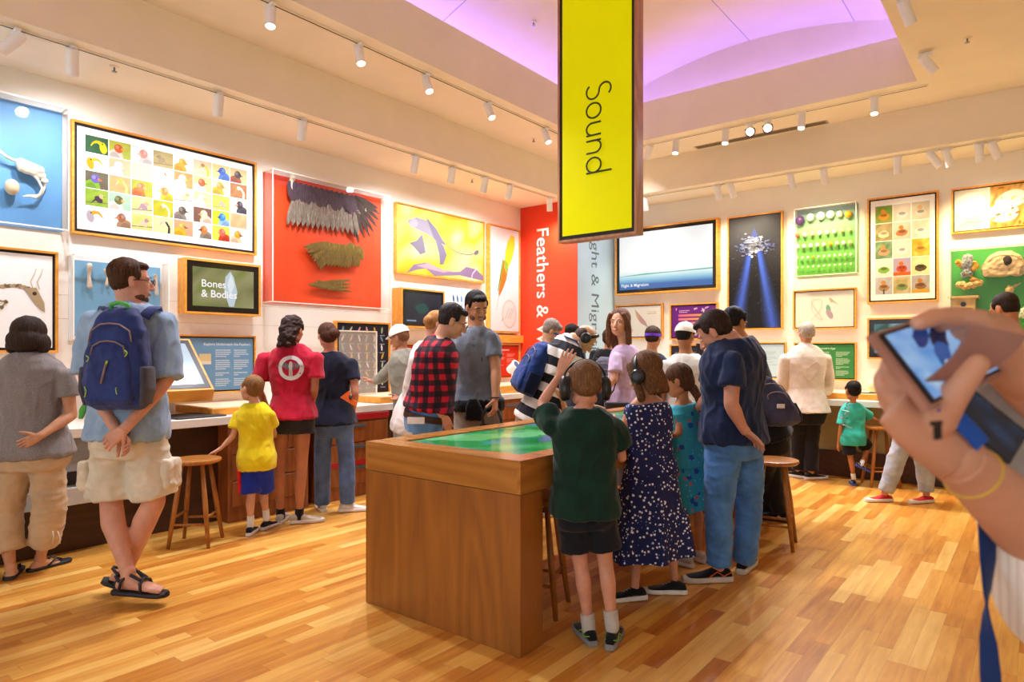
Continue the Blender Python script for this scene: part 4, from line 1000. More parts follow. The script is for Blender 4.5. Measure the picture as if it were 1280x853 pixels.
# dark chart of feathers and its clear screen
sp_ = wallspan('L', 420, 488, 401, 496, 0.05)
p, a = framed('L', sp_, 0.05, 'dark framed chart of small feathers with tiny captions', name='feather_chart', cat='chart', gap=0.01); w_, h_ = a.w, a.h
a.rect(0, 0, w_, h_, '#221f2e'); rnd = random.Random(9); FC = ['#e8e4dc', '#d8b030', '#78a8b8', '#c87850', '#e8b0a0', '#b8c8a0', '#f0ece4']
for r_ in range(7):
    for k in range(6):
        x, y = w_*(.1+.155*k+rnd.uniform(-.01, .01)), h_*(.92-.13*r_); a.ell(x, y, .012, .038, rnd.choice(FC), rnd.uniform(-.6, .6), 8); a.rect(x-.03, y-.062, x+.04, y-.052, '#a8a0a0')
p.fin(a, 'print', M_print)
yA, yB = onX(424, 450, -5.35).y, onX(470.5, 450, -5.35).y; zA = onX(470.5, 415, -5.35).z
t = thing('acrylic_screen', 'upright clear acrylic sheet with bright edges on the left worktop', 'screen', (-5.35, (yA+yB)/2, Z0+.065))
g = G(); g.box((-5.354, yA, Z0+.066), (-5.346, yB, zA)); m_, nt, b_ = newmat('smoky_acrylic'); tr = N(nt, 'ShaderNodeBsdfTransparent'); df = N(nt, 'ShaderNodeBsdfDiffuse'); df.inputs[0].default_value = (.75, .68, .58, 1); mx_ = N(nt, 'ShaderNodeMixShader'); mx_.inputs[0].default_value = .3
nt.links.new(tr.outputs[0], mx_.inputs[1]); nt.links.new(df.outputs[0], mx_.inputs[2]); nt.links.new(mx_.outputs[0], nt.nodes['Material Output'].inputs[0])
g.build('sheet', m_, t, base=t.location)
g = G(); e = .006; g.box((-5.35-e, yB-e, Z0+.066), (-5.35+e, yB+e, zA+e)); g.box((-5.35-e, yA, zA-e), (-5.35+e, yB, zA+e)); g.build('edge_strip', M_edge, t, base=t.location)
# wedge-shaped touch kiosk on the left worktop (screen leaning back)
kx = -5.12; kb = onX(268, 487, kx); kt = onX(240, 424, XW+.22)
y1k, z0k, z1k = kb.y, kb.z, kt.z; y0k = y1k-0.66; x1k, x0k = kx, XW+.22
t = thing('touch_kiosk', 'tilted touch screen in a wooden wedge behind the backpack man', 'kiosk', ((x0k+x1k)/2, (y0k+y1k)/2, z0k-.09))
def wedge(pts, y0, y1): g = G(); n = len(pts); g.add([(x, y0, z) for x, z in pts]+[(x, y1, z) for x, z in pts], [list(range(n))[::-1], list(range(n, 2*n))]+[[i, (i+1) % n, (i+1) % n+n, i+n] for i in range(n)]); return g
wedge([(x0k, z1k), (x1k, z0k), (x1k-.03, z0k-.09), (XW+.003, z0k-.09), (XW+.003, z1k)], y0k, y1k).build('housing', M_frame, t, base=t.location)
U_ = V((0, 1, 0)); S_ = V((x0k-x1k, 0, z1k-z0k)); Ls = S_.length; S_.normalize(); Nn = U_.cross(S_)*1.0
if Nn.x < 0: Nn = -Nn
def slab(m0, m1, d0, d1, nm, mat):
    g = G(); O = V((x1k, y0k, z0k)); vs = []
    for d in (d0, d1):
        for (u, v) in ((m0, m1), (y1k-y0k-m0, m1), (y1k-y0k-m0, Ls-m1), (m0, Ls-m1)): vs.append(O+U_*u+S_*v+Nn*d)
    g.add(vs, [(0, 1, 2, 3), (4, 7, 6, 5), (0, 4, 5, 1), (1, 5, 6, 2), (2, 6, 7, 3), (3, 7, 4, 0)]); o = g.build(nm, mat, t, base=t.location); fixn(o)
slab(.02, .02, .0005, .004, 'bezel', M_black)
a = Art(V((x1k, y0k, z0k))+U_*.06+S_*.06+Nn*.0045, U_, S_, Nn, y1k-y0k-.12, Ls-.12); a.grid(0, 0, a.w, a.h, lambda u, v: mixhex('#b4d2ec', '#cfe4f4', v), 4, 4); a.ell(a.w*.72, a.h*.28, .03, .03, '#f4f8fb'); a.build('display', t, attrmat('kiosk_display', .38, .2), M=Minv(t))
# ---- back wall prints
sp_ = wallspan('R', 909, 978, 272, 413, 0.05)
p, a = framed('R', sp_, 0.05, 'tall framed night photograph with two blue light beams', gap=.008); w_, h_ = a.w, a.h
a.grid(0, 0, w_, h_, lambda u, v: mixhex('#17171c', '#4c4a50', max(0, v-.35)*1.4), 4, 8)
for s in (-1, 1):
    for k in range(9): q = .21-.023*k; a.poly([X(.5+s*.01, .86-.01*k), X(.5+s*(.06+.1*q*4), .76), X(.5+s*(.36+q), 0), X(.5+s*(.36-q), 0)], mixhex('#1e2238', '#3f60d0', (k/8)**1.2))
a.poly([X(.5, .9), X(.38, .76), X(.62, .76)], '#3a4890')
rnd = random.Random(2)
for k in range(420):
    q = rnd.gauss(0, .15); dq = max(0, 1-abs(q)/.3); a.ell(w_*(.5+q), h_*(.735+rnd.gauss(0, .035)), rnd.uniform(.003, .022), rnd.uniform(.003, .010), mixhex('#59639a', '#f4f4ff', min(1, dq*rnd.uniform(.5, 1.2))), 0, 8, .3)
for k in range(150): a.ell(w_*rnd.random(), h_*rnd.random()*.7, .0022, .0022, mixhex('#5060a0', '#e8ecff', rnd.random()), 0, 5)
p.fin(a, 'print', M_print)
sp_ = wallspan('R', 991, 1070, 363.5, 412.5, 0.05)
p, a = framed('R', sp_, 0.05, 'framed sketch of nest and small green bird on white', gap=.01); w_, h_ = a.w, a.h; a.rect(0, 0, w_, h_, '#f3f0e8'); rnd = random.Random(1)
for k in range(30): a.line([(w_*(.38+.1*math.cos(k)), h_*(.5+.3*math.sin(k*.7))), (w_*(.38+.1*math.cos(k+.8)), h_*(.5+.3*math.sin((k+.8)*.7)))], .004, rnd.choice(['#d8cdb8', '#c8bba4', '#e0d6c4']))
a.ell(w_*.58, h_*.5, .025, .05, '#6fb89a', .2); a.ell(w_*.6, h_*.36, .03, .06, '#b8a4b0', .5); a.line([X(.6, .8), X(.74, .62)], .02, '#b8b088', .003); a.line([X(.6, .8), X(.64, .7)], .02, '#c8b898'); p.fin(a, 'print', M_print)
# nest photo grid
sp_ = wallspan('R', 1084, 1173, 249, 380, 0.05)
p, a = framed('R', sp_, 0.05, 'tall framed grid of fifteen nest photographs', gap=.016); w_, h_ = a.w, a.h; mx, my = w_*.07, h_*.055; tw_, th_ = (w_-2*mx)/3, (h_-2*my)/5
NG = [[('#c89858', '#6ca830'), ('#e8d8c8', '#f0e4dc'), ('#d8ccb0', '#ece0c8')], [('#8c8850', '#c8b088'), ('#e0c8a8', '#f0e0d0'), ('#e4d4b8', '#f4ece0')], [('#a8c8a0', '#587848'), ('#dce0d0', '#ecece4'), ('#c8b028', '#e8d868')], [('#f0eee4', '#ece8e0'), ('#c8a8b8', '#b0a8d0'), ('#d8d890', '#f0ecc0')], [('#b8b4b8', '#d0ccd0'), ('#b8a058', '#e0d4b8'), ('#a8a09c', '#c8c0bc')]]
NC = [['#e8a028', '#f0e8e0', '#e8e0d0'], ['#f0d8b0', '#c88050', '#f4f0e8'], ['#d8a078', '#f4f4ec', '#e8a838'], ['#8ab848', '#d05028', '#605030'], ['#b88858', '#8a9a58', '#98683c']]
for r_ in range(5):
    for c_ in range(3):
        a.clip = (0, 0, w_, h_); a.d = .0006; x, y = mx+c_*tw_+.004, my+(4-r_)*th_+.004; w2, h2 = tw_-.008, th_-.008; a.clip = (x, y, x+w2, y+h2); a.blur(x, y, x+w2, y+h2, list(NG[r_][c_]), 4, 4, r_*3+c_)
        q = NC[r_][c_]; a.ell(x+w2*.5, y+h2*.38, w2*.33, h2*.2, q, 0, 16, .12); a.ell(x+w2*.5, y+h2*.45, w2*.2, h2*.09, shade(q, .7), 0, 12, .1)
        if (r_+c_) % 2 == 0: a.ell(x+w2*.46, y+h2*.68, w2*.14, h2*.13, mixhex(q, '#e89028', .5), .5, 12, .1)
        if r_ == 3 and c_ == 1: a.rect(x, y, x+w2, y+h2*.2, '#d86818'); a.line([(x+w2*.5, y+h2*.2), (x+w2*.5, y+h2*.5)], .02, '#b04820')
        if r_ == 4 and c_ == 0: a.line([(x+w2*.5, y), (x+w2*.5, y+h2*.3)], .015, '#5c4c40')
        if r_ == 4 and c_ == 2: a.rect(x, y, x+w2, y+h2*.2, '#e0a830')
a.clip = (0, 0, w_, h_); p.fin(a, 'print', M_print)
# top right print
sp_ = wallspan('R', 1189, 1350, 236.5, 293, 0.05)
p, a = framed('R', sp_, 0.05, 'wide framed nature print at the far top right with pale blue shapes', gap=.01); w_, h_ = a.w, a.h
a.blur(0, 0, w_*.3, h_, ['#ecdfc0', '#f4efe4', '#f0e4cc'], 5, 4, 1); a.ell(w_*.14, h_*.62, .14, .13, '#f7f5f2', 0, 18, .05); a.line([X(.05, .12), X(.12, .2), X(.25, .16)], .008, '#d0b888')
a.blur(w_*.31, 0, w_*.63, h_, ['#d89838', '#ecc060', '#c87828', '#f0d890'], 12, 8, 6); a.blur(w_*.64, 0, w_, h_, ['#98a858', '#d8c070', '#e8e0b0'], 8, 6, 7)
a.ell(w_*.42, h_*.34, .13, .1, '#b8d8d4', 0, 18, .04); a.ell(w_*.4, h_*.56, .05, .07, '#c4dcd8', 0, 12); a.ell(w_*.5, h_*.66, .12, .09, '#dce8e4', .2, 18, .04); rnd = random.Random(4)
for k in range(30): a.ell(w_*rnd.uniform(.32, .62), h_*rnd.random(), rnd.uniform(.01, .03), .01, rnd.choice(['#e8a030', '#f0c868', '#b86820', '#f4e4b0']), rnd.uniform(0, 3), 8, .2) if k % 2 else None
p.fin(a, 'print', M_print)
# white feather print and violet chart
sp_ = wallspan('R', 768, 828, 382, 424, 0.05)
p, a = framed('R', sp_, 0.05, 'framed drawing of a pink and brown feather behind the lilac-shirted woman', gap=.012); w_, h_ = a.w, a.h; a.rect(0, 0, w_, h_, '#f2eee6')
a.poly([X(.42, .92), X(.46, .66), X(.56, .44), X(.72, .3), X(.66, .5), X(.56, .68)], '#c49aa0'); a.poly([X(.42, .92), X(.46, .66), X(.54, .46), X(.5, .7)], '#e0b070'); a.line([X(.66, .36), X(.86, .16)], .006, '#c0b0a0'); a.rect(w_*.7, h_*.74, w_*.9, h_*.76, '#c8a088'); a.rect(w_*.7, h_*.8, w_*.9, h_*.815, '#d8b8a0'); a.ell(w_*.3, h_*.2, .06, .04, '#e8c8bc', 0, 12, .1); p.fin(a, 'print', M_print)
sp_ = wallspan('R', 837, 897, 380.5, 425, 0.05)
p, a = framed('R', sp_, 0.05, 'violet framed chart with pink and orange bars', name='bar_chart', cat='chart', gap=.014); w_, h_ = a.w, a.h; a.rect(0, 0, w_, h_, '#6a1f88')
for k, (y, x1_, c1, c2) in enumerate(((.66, .9, '#f06a98', '#f0c048'), (.54, .74, '#f08098', '#f0b058'), (.42, .6, '#e86090', '#f09070'), (.3, .5, '#e86090', '#f09070'), (.18, .4, '#e86090', '#f09070'))): a.grid(w_*.15, h_*y, w_*x1_, h_*(y+.07), lambda u, v, c1=c1, c2=c2: mixhex(c1, c2, u), 6, 1)
a.para(w_*.17, h_*.86, w_*.28, 2, h_*.05, '#e8b8e0', 3); [a.ell(w_*x, h_*y, .03, .012, '#d8b0e8', .3, 10, .1) for x, y in ((.55, .9), (.8, .92), (.72, .84), (.6, .45), (.8, .4))]; a.line([X(.7, .9), X(.74, .84), X(.73, .78)], .014, '#f0e0f4'); a.ell(w_*.1, h_*.9, .008, .02, '#f0a0c0'); p.fin(a, 'print', M_print)
sp_ = wallspan('R', 837, 880, 431, 470, 0.05); p, a = framed('R', sp_, 0.05, 'dark framed panel on the back wall beyond the man in the white cap', name='text_panel', cat='panel', gap=.012); a.rect(0, 0, a.w, a.h, '#2b2a34'); a.para(a.w*.1, a.h*.8, a.w*.8, 10, a.h*.07, '#88889a', 2); p.fin(a, 'print', M_print)
# ---- egg case
sp_ = wallspan('R', 993, 1070, 262, 346, 0.13)
u0, u1, z0, z1 = sp_
mg, nt, b_ = newmat('green_fading_blue'); v = mapping(nt, src='Generated'); sx = N(nt, 'ShaderNodeSeparateXYZ'); nt.links.new(v, sx.inputs[0]); nt.links.new(ramp(nt, sx.outputs[2], [(0.0, '#62b23e'), (0.55, '#6fb454'), (0.8, '#8dbb94'), (1.0, '#8ea8b8')]), b_.inputs['Base Color']); b_.inputs['Roughness'].default_value = .55
pc = case('R', sp_, 0.13, 'clear case of bird eggs sorted by size on a green backing', mg)
RP = lambda px, py, w=.05: onY(px, py, YB-w)
rows = [('top', [(1000, 276, .062, '#5a3a7c', 1.1), (1013, 272, .052, '#f2efe6', 1.1), (1026, 270, .055, '#f4f1ea', 1.05), (1038, 268.5, .054, '#f4f1ea', 1.05), (1049.5, 268, .04, '#efe6cf', 1.15), (1060.5, 268, .046, '#e8aa1c', 1.1)]),
        ('second', [(997+9.2*k, 294.5-1.0*k, .032-.001*k, ['#a8603c', '#f2e0d8', '#f0cca0', '#f2e8e4', '#f2dcd8', '#f2e4e0', '#f0c890', '#f2dc98'][k], 1.15) for k in range(8)]),
        ('third', [(997+8.2*k, 308.6-.7*k, .027, ['#f2ece4', '#f0ece0', '#f0ece4', '#f2ece0', '#f0e8d8', '#e0a828', '#f0dcb8', '#f2ecdc', '#f0e0a0'][k], 1.1) for k in range(9)]),
        ('fourth', [(996.5+6.7*k, 323-.5*k, .018, '#e9a92c' if k == 3 else '#f2ecd4', 1.15) for k in range(11)]),
        ('bottom', [(996.5+6.7*k, 335-.5*k, .014, '#f2ecd0', 1.15) for k in range(11)])]
eggm = {}
for rn, es in rows:
    for k, (x, y, r, c, el) in enumerate(es):
        q = RP(x, y, .05); g = G(); g.ell(q, (r*.82, r*.82, r*el*.86), seg=14, rg=10)
        big = len(es) == 6; dsc = {'#5a3a7c': 'large glossy violet egg', '#e8aa1c': 'golden egg', '#a8603c': 'reddish-brown egg', '#e0a828': 'small golden egg', '#e9a92c': 'tiny golden egg'}.get(c)
        if dsc: lab, gr = dsc+' in the %s row of the egg case' % rn, None
        elif big: lab, gr = '%s egg in the top row of the egg case' % {1: 'first large white', 2: 'second large white', 3: 'third large white', 4: 'smaller cream'}[k], None
        else: lab, gr = 'small pale egg in the %s row of the egg case' % rn, 'pale eggs in the %s row' % rn
        t = thing('egg', lab, 'egg', tuple(q), group=gr); g.build('shell', plain(c, .35, var=.03), t, smooth=True, base=q)
        g = G(); g.cone(q+V((0, r*.7, 0)), V((q.x, YB-.0145, q.z)), .003, .003, 6); g.build('pin', M_steel, t, base=q)
# ---- green nest case
sp_ = wallspan('R', 1187, 1400, 312, 452, 0.2)
pc = case('R', sp_, 0.2, 'large green case of nests at the right edge', plain('#4aa546', .55, var=.03, nsc=1.5))
def blobd(amp, f): return lambda p, n: amp*(noise.noise(p*f)+.5*noise.noise(p*f*2.3))
g = G(); [g.ell(RP(1210+dx, 331+dy, .09), r, seg=12, rg=8) for dx, dy, r in ((0, -7, .05), (-3, 0, .06), (3, 2, .055), (0, 9, .05), (-4, 12, .035))]
t = specimen('nest', 'grey lichen nest with yellow blooms in the green case', 'nest', RP(1210, 345, .05), g, plain('#9a9c9c', .9, var=.3, nsc=60), disp=blobd(.014, 40), vox=.006)
g = G(); [g.ell(RP(1209+dx, 331+dy, .12), (.03, .02, .028), seg=10, rg=6) for dx, dy in ((-11, -3), (-9, 0), (9, -1), (11, 2), (8, 5))]; o = organic('bloom', [g], plain('#e0a41c', .7, var=.2, nsc=40), t, Minv(t), .005, 1, blobd(.006, 60)); tag(o, 'yellow bloom')
g = G(); [g.ell(RP(1211+dx, 356+dy, .09), (.05, .05, .035), seg=12, rg=8) for dx, dy in ((-10, 0), (-3, 2), (5, 0), (11, -2))]
t = specimen('nest', 'flat straw nest below the grey lichen nest', 'nest', RP(1211, 364, .06), g, plain('#d9b070', .9, var=.25, nsc=60), disp=blobd(.012, 50), vox=.006)
g = G(); g.ell(RP(1217, 350, .12), (.035, .02, .02)); g.cone(RP(1212, 345, .12), RP(1228, 352, .12), .006, .006); o = organic('twig', [g], plain('#c8822c', .8), t, Minv(t), .005, 1)
g = G(); g.ell(RP(1255, 330, .09), (.165, .09, .13), seg=20, rg=12); g.ell(RP(1238, 336, .09), (.08, .08, .08)); g.ell(RP(1270, 334, .09), (.09, .08, .09)); g.box(RP(1236, 338, .03)-V((.04, 0, 0)), RP(1275, 343, .16))
t = specimen('clay_nest', 'domed clay nest with a dark round hole in the green case', 'nest', RP(1255, 343, .05), g, plain('#d8b88c', .9, var=.12, nsc=30), disp=blobd(.009, 22), vox=.008)
g = G(); g.ell(RP(1259, 326, .165), (.04, .025, .05), seg=16, rg=10); o = g.build('hole', plain('#3a2a1c', .9), t, smooth=True, M=Minv(t))
g = G(); g.ell(RP(1262, 363, .09), (.035, .04, .05)); g.ell(RP(1260, 371, .09), (.03, .03, .04)); g.cone(RP(1264, 360, .09), RP(1276, 354, .09), .014, .006)
specimen('twig_nest', 'small pear-shaped nest on a twig under the clay nest', 'nest', RP(1260, 372, .06), g, plain('#c8a874', .9, var=.2, nsc=60), disp=blobd(.008, 50), vox=.005)
g = G(); [g.ell(RP(1282+dx, 388+dy, .09), .04, seg=10, rg=8) for dx, dy in ((0, 0), (6, 3), (-3, 5))]; specimen('nest', 'pale leafy nest at the right edge of the picture', 'nest', RP(1282, 396, .06), g, plain('#e0dcb0', .9, var=.3, nsc=50), disp=blobd(.015, 40), vox=.006)
c = RP(1206, 384, .0); t = thing('nest_box', 'plain wooden nest box low in the green case', 'nest box', (c.x, YB-.08, c.z-.1))
g = G(); g.box((c.x-.10, YB-.17, c.z-.1), (c.x+.10, YB-.016, c.z+.08)); g.build('body', woodm('nest_pine', '#e6bf7c', '#cfa05a', 'z', .6), t, base=t.location)
g = G(); g.box((c.x-.13, YB-.19, c.z+.08), (c.x+.13, YB-.016, c.z+.105), bev=.003); g.build('roof', woodm('nest_pine', '', '', 'z'), t, base=t.location)
g = G(); g.lathe((c.x, YB-.17, c.z+.02), [(.025, 0), (.025, .003)], ax=(V((1, 0, 0)), V((0, 0, 1)), V((0, -1, 0)))); g.build('hole', M_black, t, base=t.location)
g = G(); g.box((c.x-.075, YB-.176, c.z-.1), (c.x+.075, YB-.1705, c.z-.02)); g.build('door', plain('#a07850', .6), t, base=t.location)
# ================================================================== PEOPLE: BUILDERS
def nrm(v): return V(v).normalized()
def hand(g, w, d, n, th, k=1.0, curl=0.5, spread=0.05, curls=None, thumb=0.5):
    d = nrm(d); n = V(n); n = (n-d*n.dot(d)).normalized(); s = d.cross(n)
    if s.dot(V(th)) < 0: s = -s
    secs = []
    for x, a, b in ((-.012, .024, .019), (0.0, .026, .019), (.03, .036, .0165), (.062, .041, .014), (.088, .040, .0115), (.096, .036, .009)):
        secs.append((w+d*(x*k), s, n, a*k, b*k, b*k))
    g.loft(secs, 18, 2.6)
    g.ell(w+d*(.035*k)+s*(.026*k)+n*(.006*k), (.016*k, .026*k, .014*k), (s, d, n), 10, 8)
    rot = lambda v, ax, a: Quaternion(ax, a) @ v
    sg = 1 if (Quaternion(s, 0.3) @ d).dot(n) > 0 else -1
    for i, (off, L, r, sp) in enumerate(((.031, .070, .0086, .9), (.0105, .078, .0089, .25), (-.0105, .072, .0085, -.35), (-.030, .057, .0073, -1.0))):
        c = (curls[i] if curls else curl); dd = (d+s*(sp*spread)).normalized(); p = w+d*((.086-.004*abs(i-1))*k)+s*(off*k); pts = [p-dd*.012*k, p]; rr = [r*k*1.08, r*k*1.05]
        for f, ang in ((.45, .55), (.31, .9), (.24, .55)):
            dd = rot(dd, s, sg*ang*c); p = p+dd*(L*f*k); pts.append(p); rr.append(r*k*(1.0 if f > .4 else (.92 if f > .3 else .78)))
        g.chain(pts, rr, 10)
    dd = (s*.8+d*.62+n*(.15+.3*thumb)).normalized(); p = w+d*(.022*k)+s*(.024*k); pts = [p]; rr = [.014*k]
    for L, a in ((.038, 0), (.032, .35*thumb), (.025, .45*thumb)):
        dd = (dd+d*(a*.9)+n*(a*.6)).normalized(); p = p+dd*(L*k); pts.append(p); rr.append((.012, .0105, .0088)[len(rr)-1]*k)
    g.chain(pts, rr, 10)
def head_geo(g, C, S, F, U, k, male=True):
    fr = (S, F, U)
    def at(s, f, u): return C+S*(s*k)+F*(f*k)+U*(u*k)
    g.ell(at(0, -.012, .022), (.073*k, .09*k, .086*k), fr, 20, 14)
    g.ell(at(0, .020, -.026), (.060*k, .066*k, .080*k), fr, 18, 12)
    g.ell(at(0, .042, -.080), (.034*k, .034*k, .026*k), fr, 14, 10)
    for s in (-1, 1):
        g.ell(at(s*.038, .010, -.062), (.020*k, .042*k, .024*k), fr, 12, 8)
        g.ell(at(s*.034, .060, -.022), (.018*k, .018*k, .018*k), fr, 12, 8)
        g.ell(at(s*.028, .072, .020), (.024*k, .012*k, .009*k), fr, 12, 8)
        # ear
        g.ell(at(s*.076, -.006, -.012), (.007*k, .018*k, .030*k), (nrm(S+F*(-.25*s)), F, U), 12, 8)
    g.chain([at(0, .080, .008), at(0, .096, -.016), at(0, .100, -.030)], [.008*k, .0095*k, .0125*k], 10)
    for s in (-1, 1): g.ell(at(s*.011, .091, -.033), (.008*k, .009*k, .007*k), fr, 8, 6)
    g.ell(at(0, .080, -.057), (.022*k, .010*k, .006*k), fr, 12, 8); g.ell(at(0, .078, -.067), (.019*k, .010*k, .006*k), fr, 12, 8)
def face_parts(root, M, C, S, F, U, k, brow='#3a2a1e', lip='#b06a5c', glasses=None, smile=False, closed=False):
    def at(s, f, u): return C+S*(s*k)+F*(f*k)+U*(u*k)
    for s in (-1, 1):
        if closed:
            g = G(); g.tube([at(s*.019, .0795, .001), at(s*.031, .083, -.002), at(s*.044, .0755, .001)], [.001*k, .0018*k, .001*k], 6); g.build('eyelashes', plain('#2b1c14', .5), root, smooth=True, M=M)
            g = G(); g.tube([at(s*.014, .083, .020), at(s*.030, .084, .026), at(s*.047, .074, .020)], [.0022*k, .0034*k, .0018*k], 6); g.build('eyebrow', plain(brow, .8), root, smooth=True, M=M)
            continue
        g = G(); g.ell(at(s*.031, .0745, .002), (.0105*k, .0075*k, .0045*k), (S, F, U), 12, 8); e = g.build('eye', plain('#efe9e2', .3, var=.01), root, smooth=True, M=M)
        g = G(); g.ell(at(s*.031, .0805, .0015), (.0046*k, .0028*k, .0044*k), (S, F, U), 10, 6); g.build('iris', plain('#2b1c14', .2), e, smooth=True, M=M)
        g = G(); g.tube([at(s*.014, .083, .020), at(s*.030, .084, .026), at(s*.047, .074, .020)], [.0022*k, .0034*k, .0018*k], 6); g.build('eyebrow', plain(brow, .8), root, smooth=True, M=M)
    g = G(); dz = .006 if smile else 0; g.tube([at(-.024, .079, -.060+dz), at(-.010, .0885, -.0625), at(0, .090, -.0635), at(.010, .0885, -.0625), at(.024, .079, -.060+dz)], [.002*k, .0042*k, .0045*k, .0042*k, .002*k], 6)
    g.build('lips', plain(lip, .45), root, smooth=True, M=M)
    if glasses:
        g = G()
        for s in (-1, 1):
            g.tube([at(s*.033+.021*math.cos(a*PI/7)*1.05, .101, .001+.016*math.sin(a*PI/7)) for a in range(14)], .0022*k, 6, closed=True)
            g.tube([at(s*.055, .100, .006), at(s*.078, .06, .006), at(s*.082, -.004, .002)], .002*k, 6)
        g.tube([at(-.012, .101, .003), at(0, .105, .006), at(.012, .101, .003)], .002*k, 6); g.build('glasses', plain(glasses, .3), root, smooth=True, M=M)
def sdisp(C, U, amp=.004, kz=6, kr=70):
    def f(p, n):
        q = p-C; z = q.dot(U); h = q-U*z; h = h.normalized() if h.length > 1e-5 else h
        return amp*(.7*noise.noise(V((h.x*6, h.y*6, z*kz)))+.6*noise.noise(V((h.x*16, h.y*16, z*kz*1.5)))+.55*noise.noise(V((h.x*34, h.y*34, z*kz*2.5))))
    return f
def hair(root, M, C, S, F, U, k, style, mat, extra=None, vox=.006):
    fr = (S, F, U)
    def at(s, f, u): return C+S*(s*k)+F*(f*k)+U*(u*k)
    g = G(); T = []
    if style in ('short', 'crop', 'bald', 'fringe'):
        q = {'short': 1.0, 'fringe': 1.06, 'crop': .965, 'bald': .97}[style]
        if style != 'bald': g.ell(at(0, -.024, .042), (.079*k*q, .090*k*q, .080*k*q), fr, 20, 14)
        g.ell(at(0, -.042, .008), (.076*k*q, .062*k*q, .072*k*q), fr, 18, 12)
        if style == 'fringe': g.ell(at(0, .045, .066), (.058*k, .045*k, .034*k), fr, 14, 10)
        if style == 'short': g.ell(at(0, .036, .080), (.055*k, .042*k, .024*k), fr, 14, 10)
        for s in (-1, 1):
            if style != 'bald': g.ell(at(s*.066, .018, .030), (.012*k, .018*k, .028*k), fr, 10, 8)
    elif style == 'bob':
        g.ell(at(0, -.016, .034), (.092*k, .100*k, .090*k), fr, 20, 14); g.ell(at(0, -.045, -.035), (.100*k, .075*k, .075*k), fr, 18, 12)
        for s in (-1, 1): g.ell(at(s*.082, .0, -.045), (.034*k, .060*k, .062*k), fr, 14, 10)
    elif style in ('long', 'straight'):
        L = .30 if extra is None else extra
        g.ell(at(0, -.027, .044), (.086*k, .092*k, .086*k), fr, 20, 14)
        secs = [(at(0, -.03, .04), S, F, .078*k, .05*k, .066*k), (at(0, -.038, -.04), S, F, .088*k, .035*k, .066*k), (at(0, -.045, -.12), S, F, .092*k, .022*k, .055*k), (at(0, -.05, -.12-L*.4), S, F, .090*k, .02*k, .045*k), (at(0, -.05, -.10-L), S, F, .060*k, .014*k, .028*k)]
        g.loft(secs, 24, 2.2)
        for s in (-1, 1):
            g.chain([at(s*.055, .045, .062), at(s*.078, .030, .01), at(s*.084, .016, -.06), at(s*.086, .012, -.13), at(s*.082, .012, -.10-L*.7)], [.022*k, .022*k, .023*k, .025*k, .014*k], 10)
    elif style == 'ponytail':
        L = extra or .24
        g.ell(at(0, -.014, .032), (.080*k, .092*k, .084*k), fr, 20, 14); g.ell(at(0, -.045, .0), (.074*k, .060*k, .074*k), fr, 16, 10)
        g.chain([at(0, -.085, .02), at(0, -.125, -.01), at(.01, -.14, -.08), at(.02, -.135, -.08-L*.5), at(.03, -.12, -.08-L)], [.022*k, .034*k, .036*k, .030*k, .012*k], 12)
    elif style == 'lowpony':
        L = extra or .24
        g.ell(at(0, -.014, .032), (.080*k, .092*k, .084*k), fr, 20, 14); g.ell(at(0, -.045, -.005), (.076*k, .060*k, .078*k), fr, 16, 10)
        g.chain([at(0, -.08, -.07), at(.0, -.10, -.14), at(.0, -.11, -.16-L*.5), at(.0, -.10, -.16-L)], [.030*k, .028*k, .024*k, .010*k], 12)
    elif style == 'curly':
        g.ell(at(0, -.014, .034), (.084*k, .096*k, .086*k), fr, 20, 14); g.ell(at(0, -.045, -.01), (.078*k, .068*k, .08*k), fr, 16, 10)
        rnd = random.Random(3)
        g.ell(at(.012, -.07, -.07), (.070*k, .060*k, .080*k), fr, 16, 10)
        for i in range(26):
            a, z = rnd.uniform(0, 6.28), rnd.uniform(-.15, .01); g.ell(at(.012+.058*math.cos(a), -.07+.05*math.sin(a), z), .021*k, seg=8, rg=6)
    elif style == 'bun':
        g.ell(at(0, -.014, .032), (.079*k, .092*k, .083*k), fr, 20, 14); g.ell(at(0, -.045, -.005), (.074*k, .060*k, .074*k), fr, 16, 10); g.ell(at(.035, -.088, -.005), (.052*k, .042*k, .048*k), fr, 16, 10)
    # keep the face clear
    amp = {'curly': .012, 'crop': .0015, 'bald': .001}.get(style, .0045)
    o = organic('hair', [g], mat, root, M, vox, 2, sdisp(C, U, amp*k, 6) if style != 'curly' else (lambda p, n: .007*noise.noise(p*55)+.005*noise.noise(p*28)))
    return o
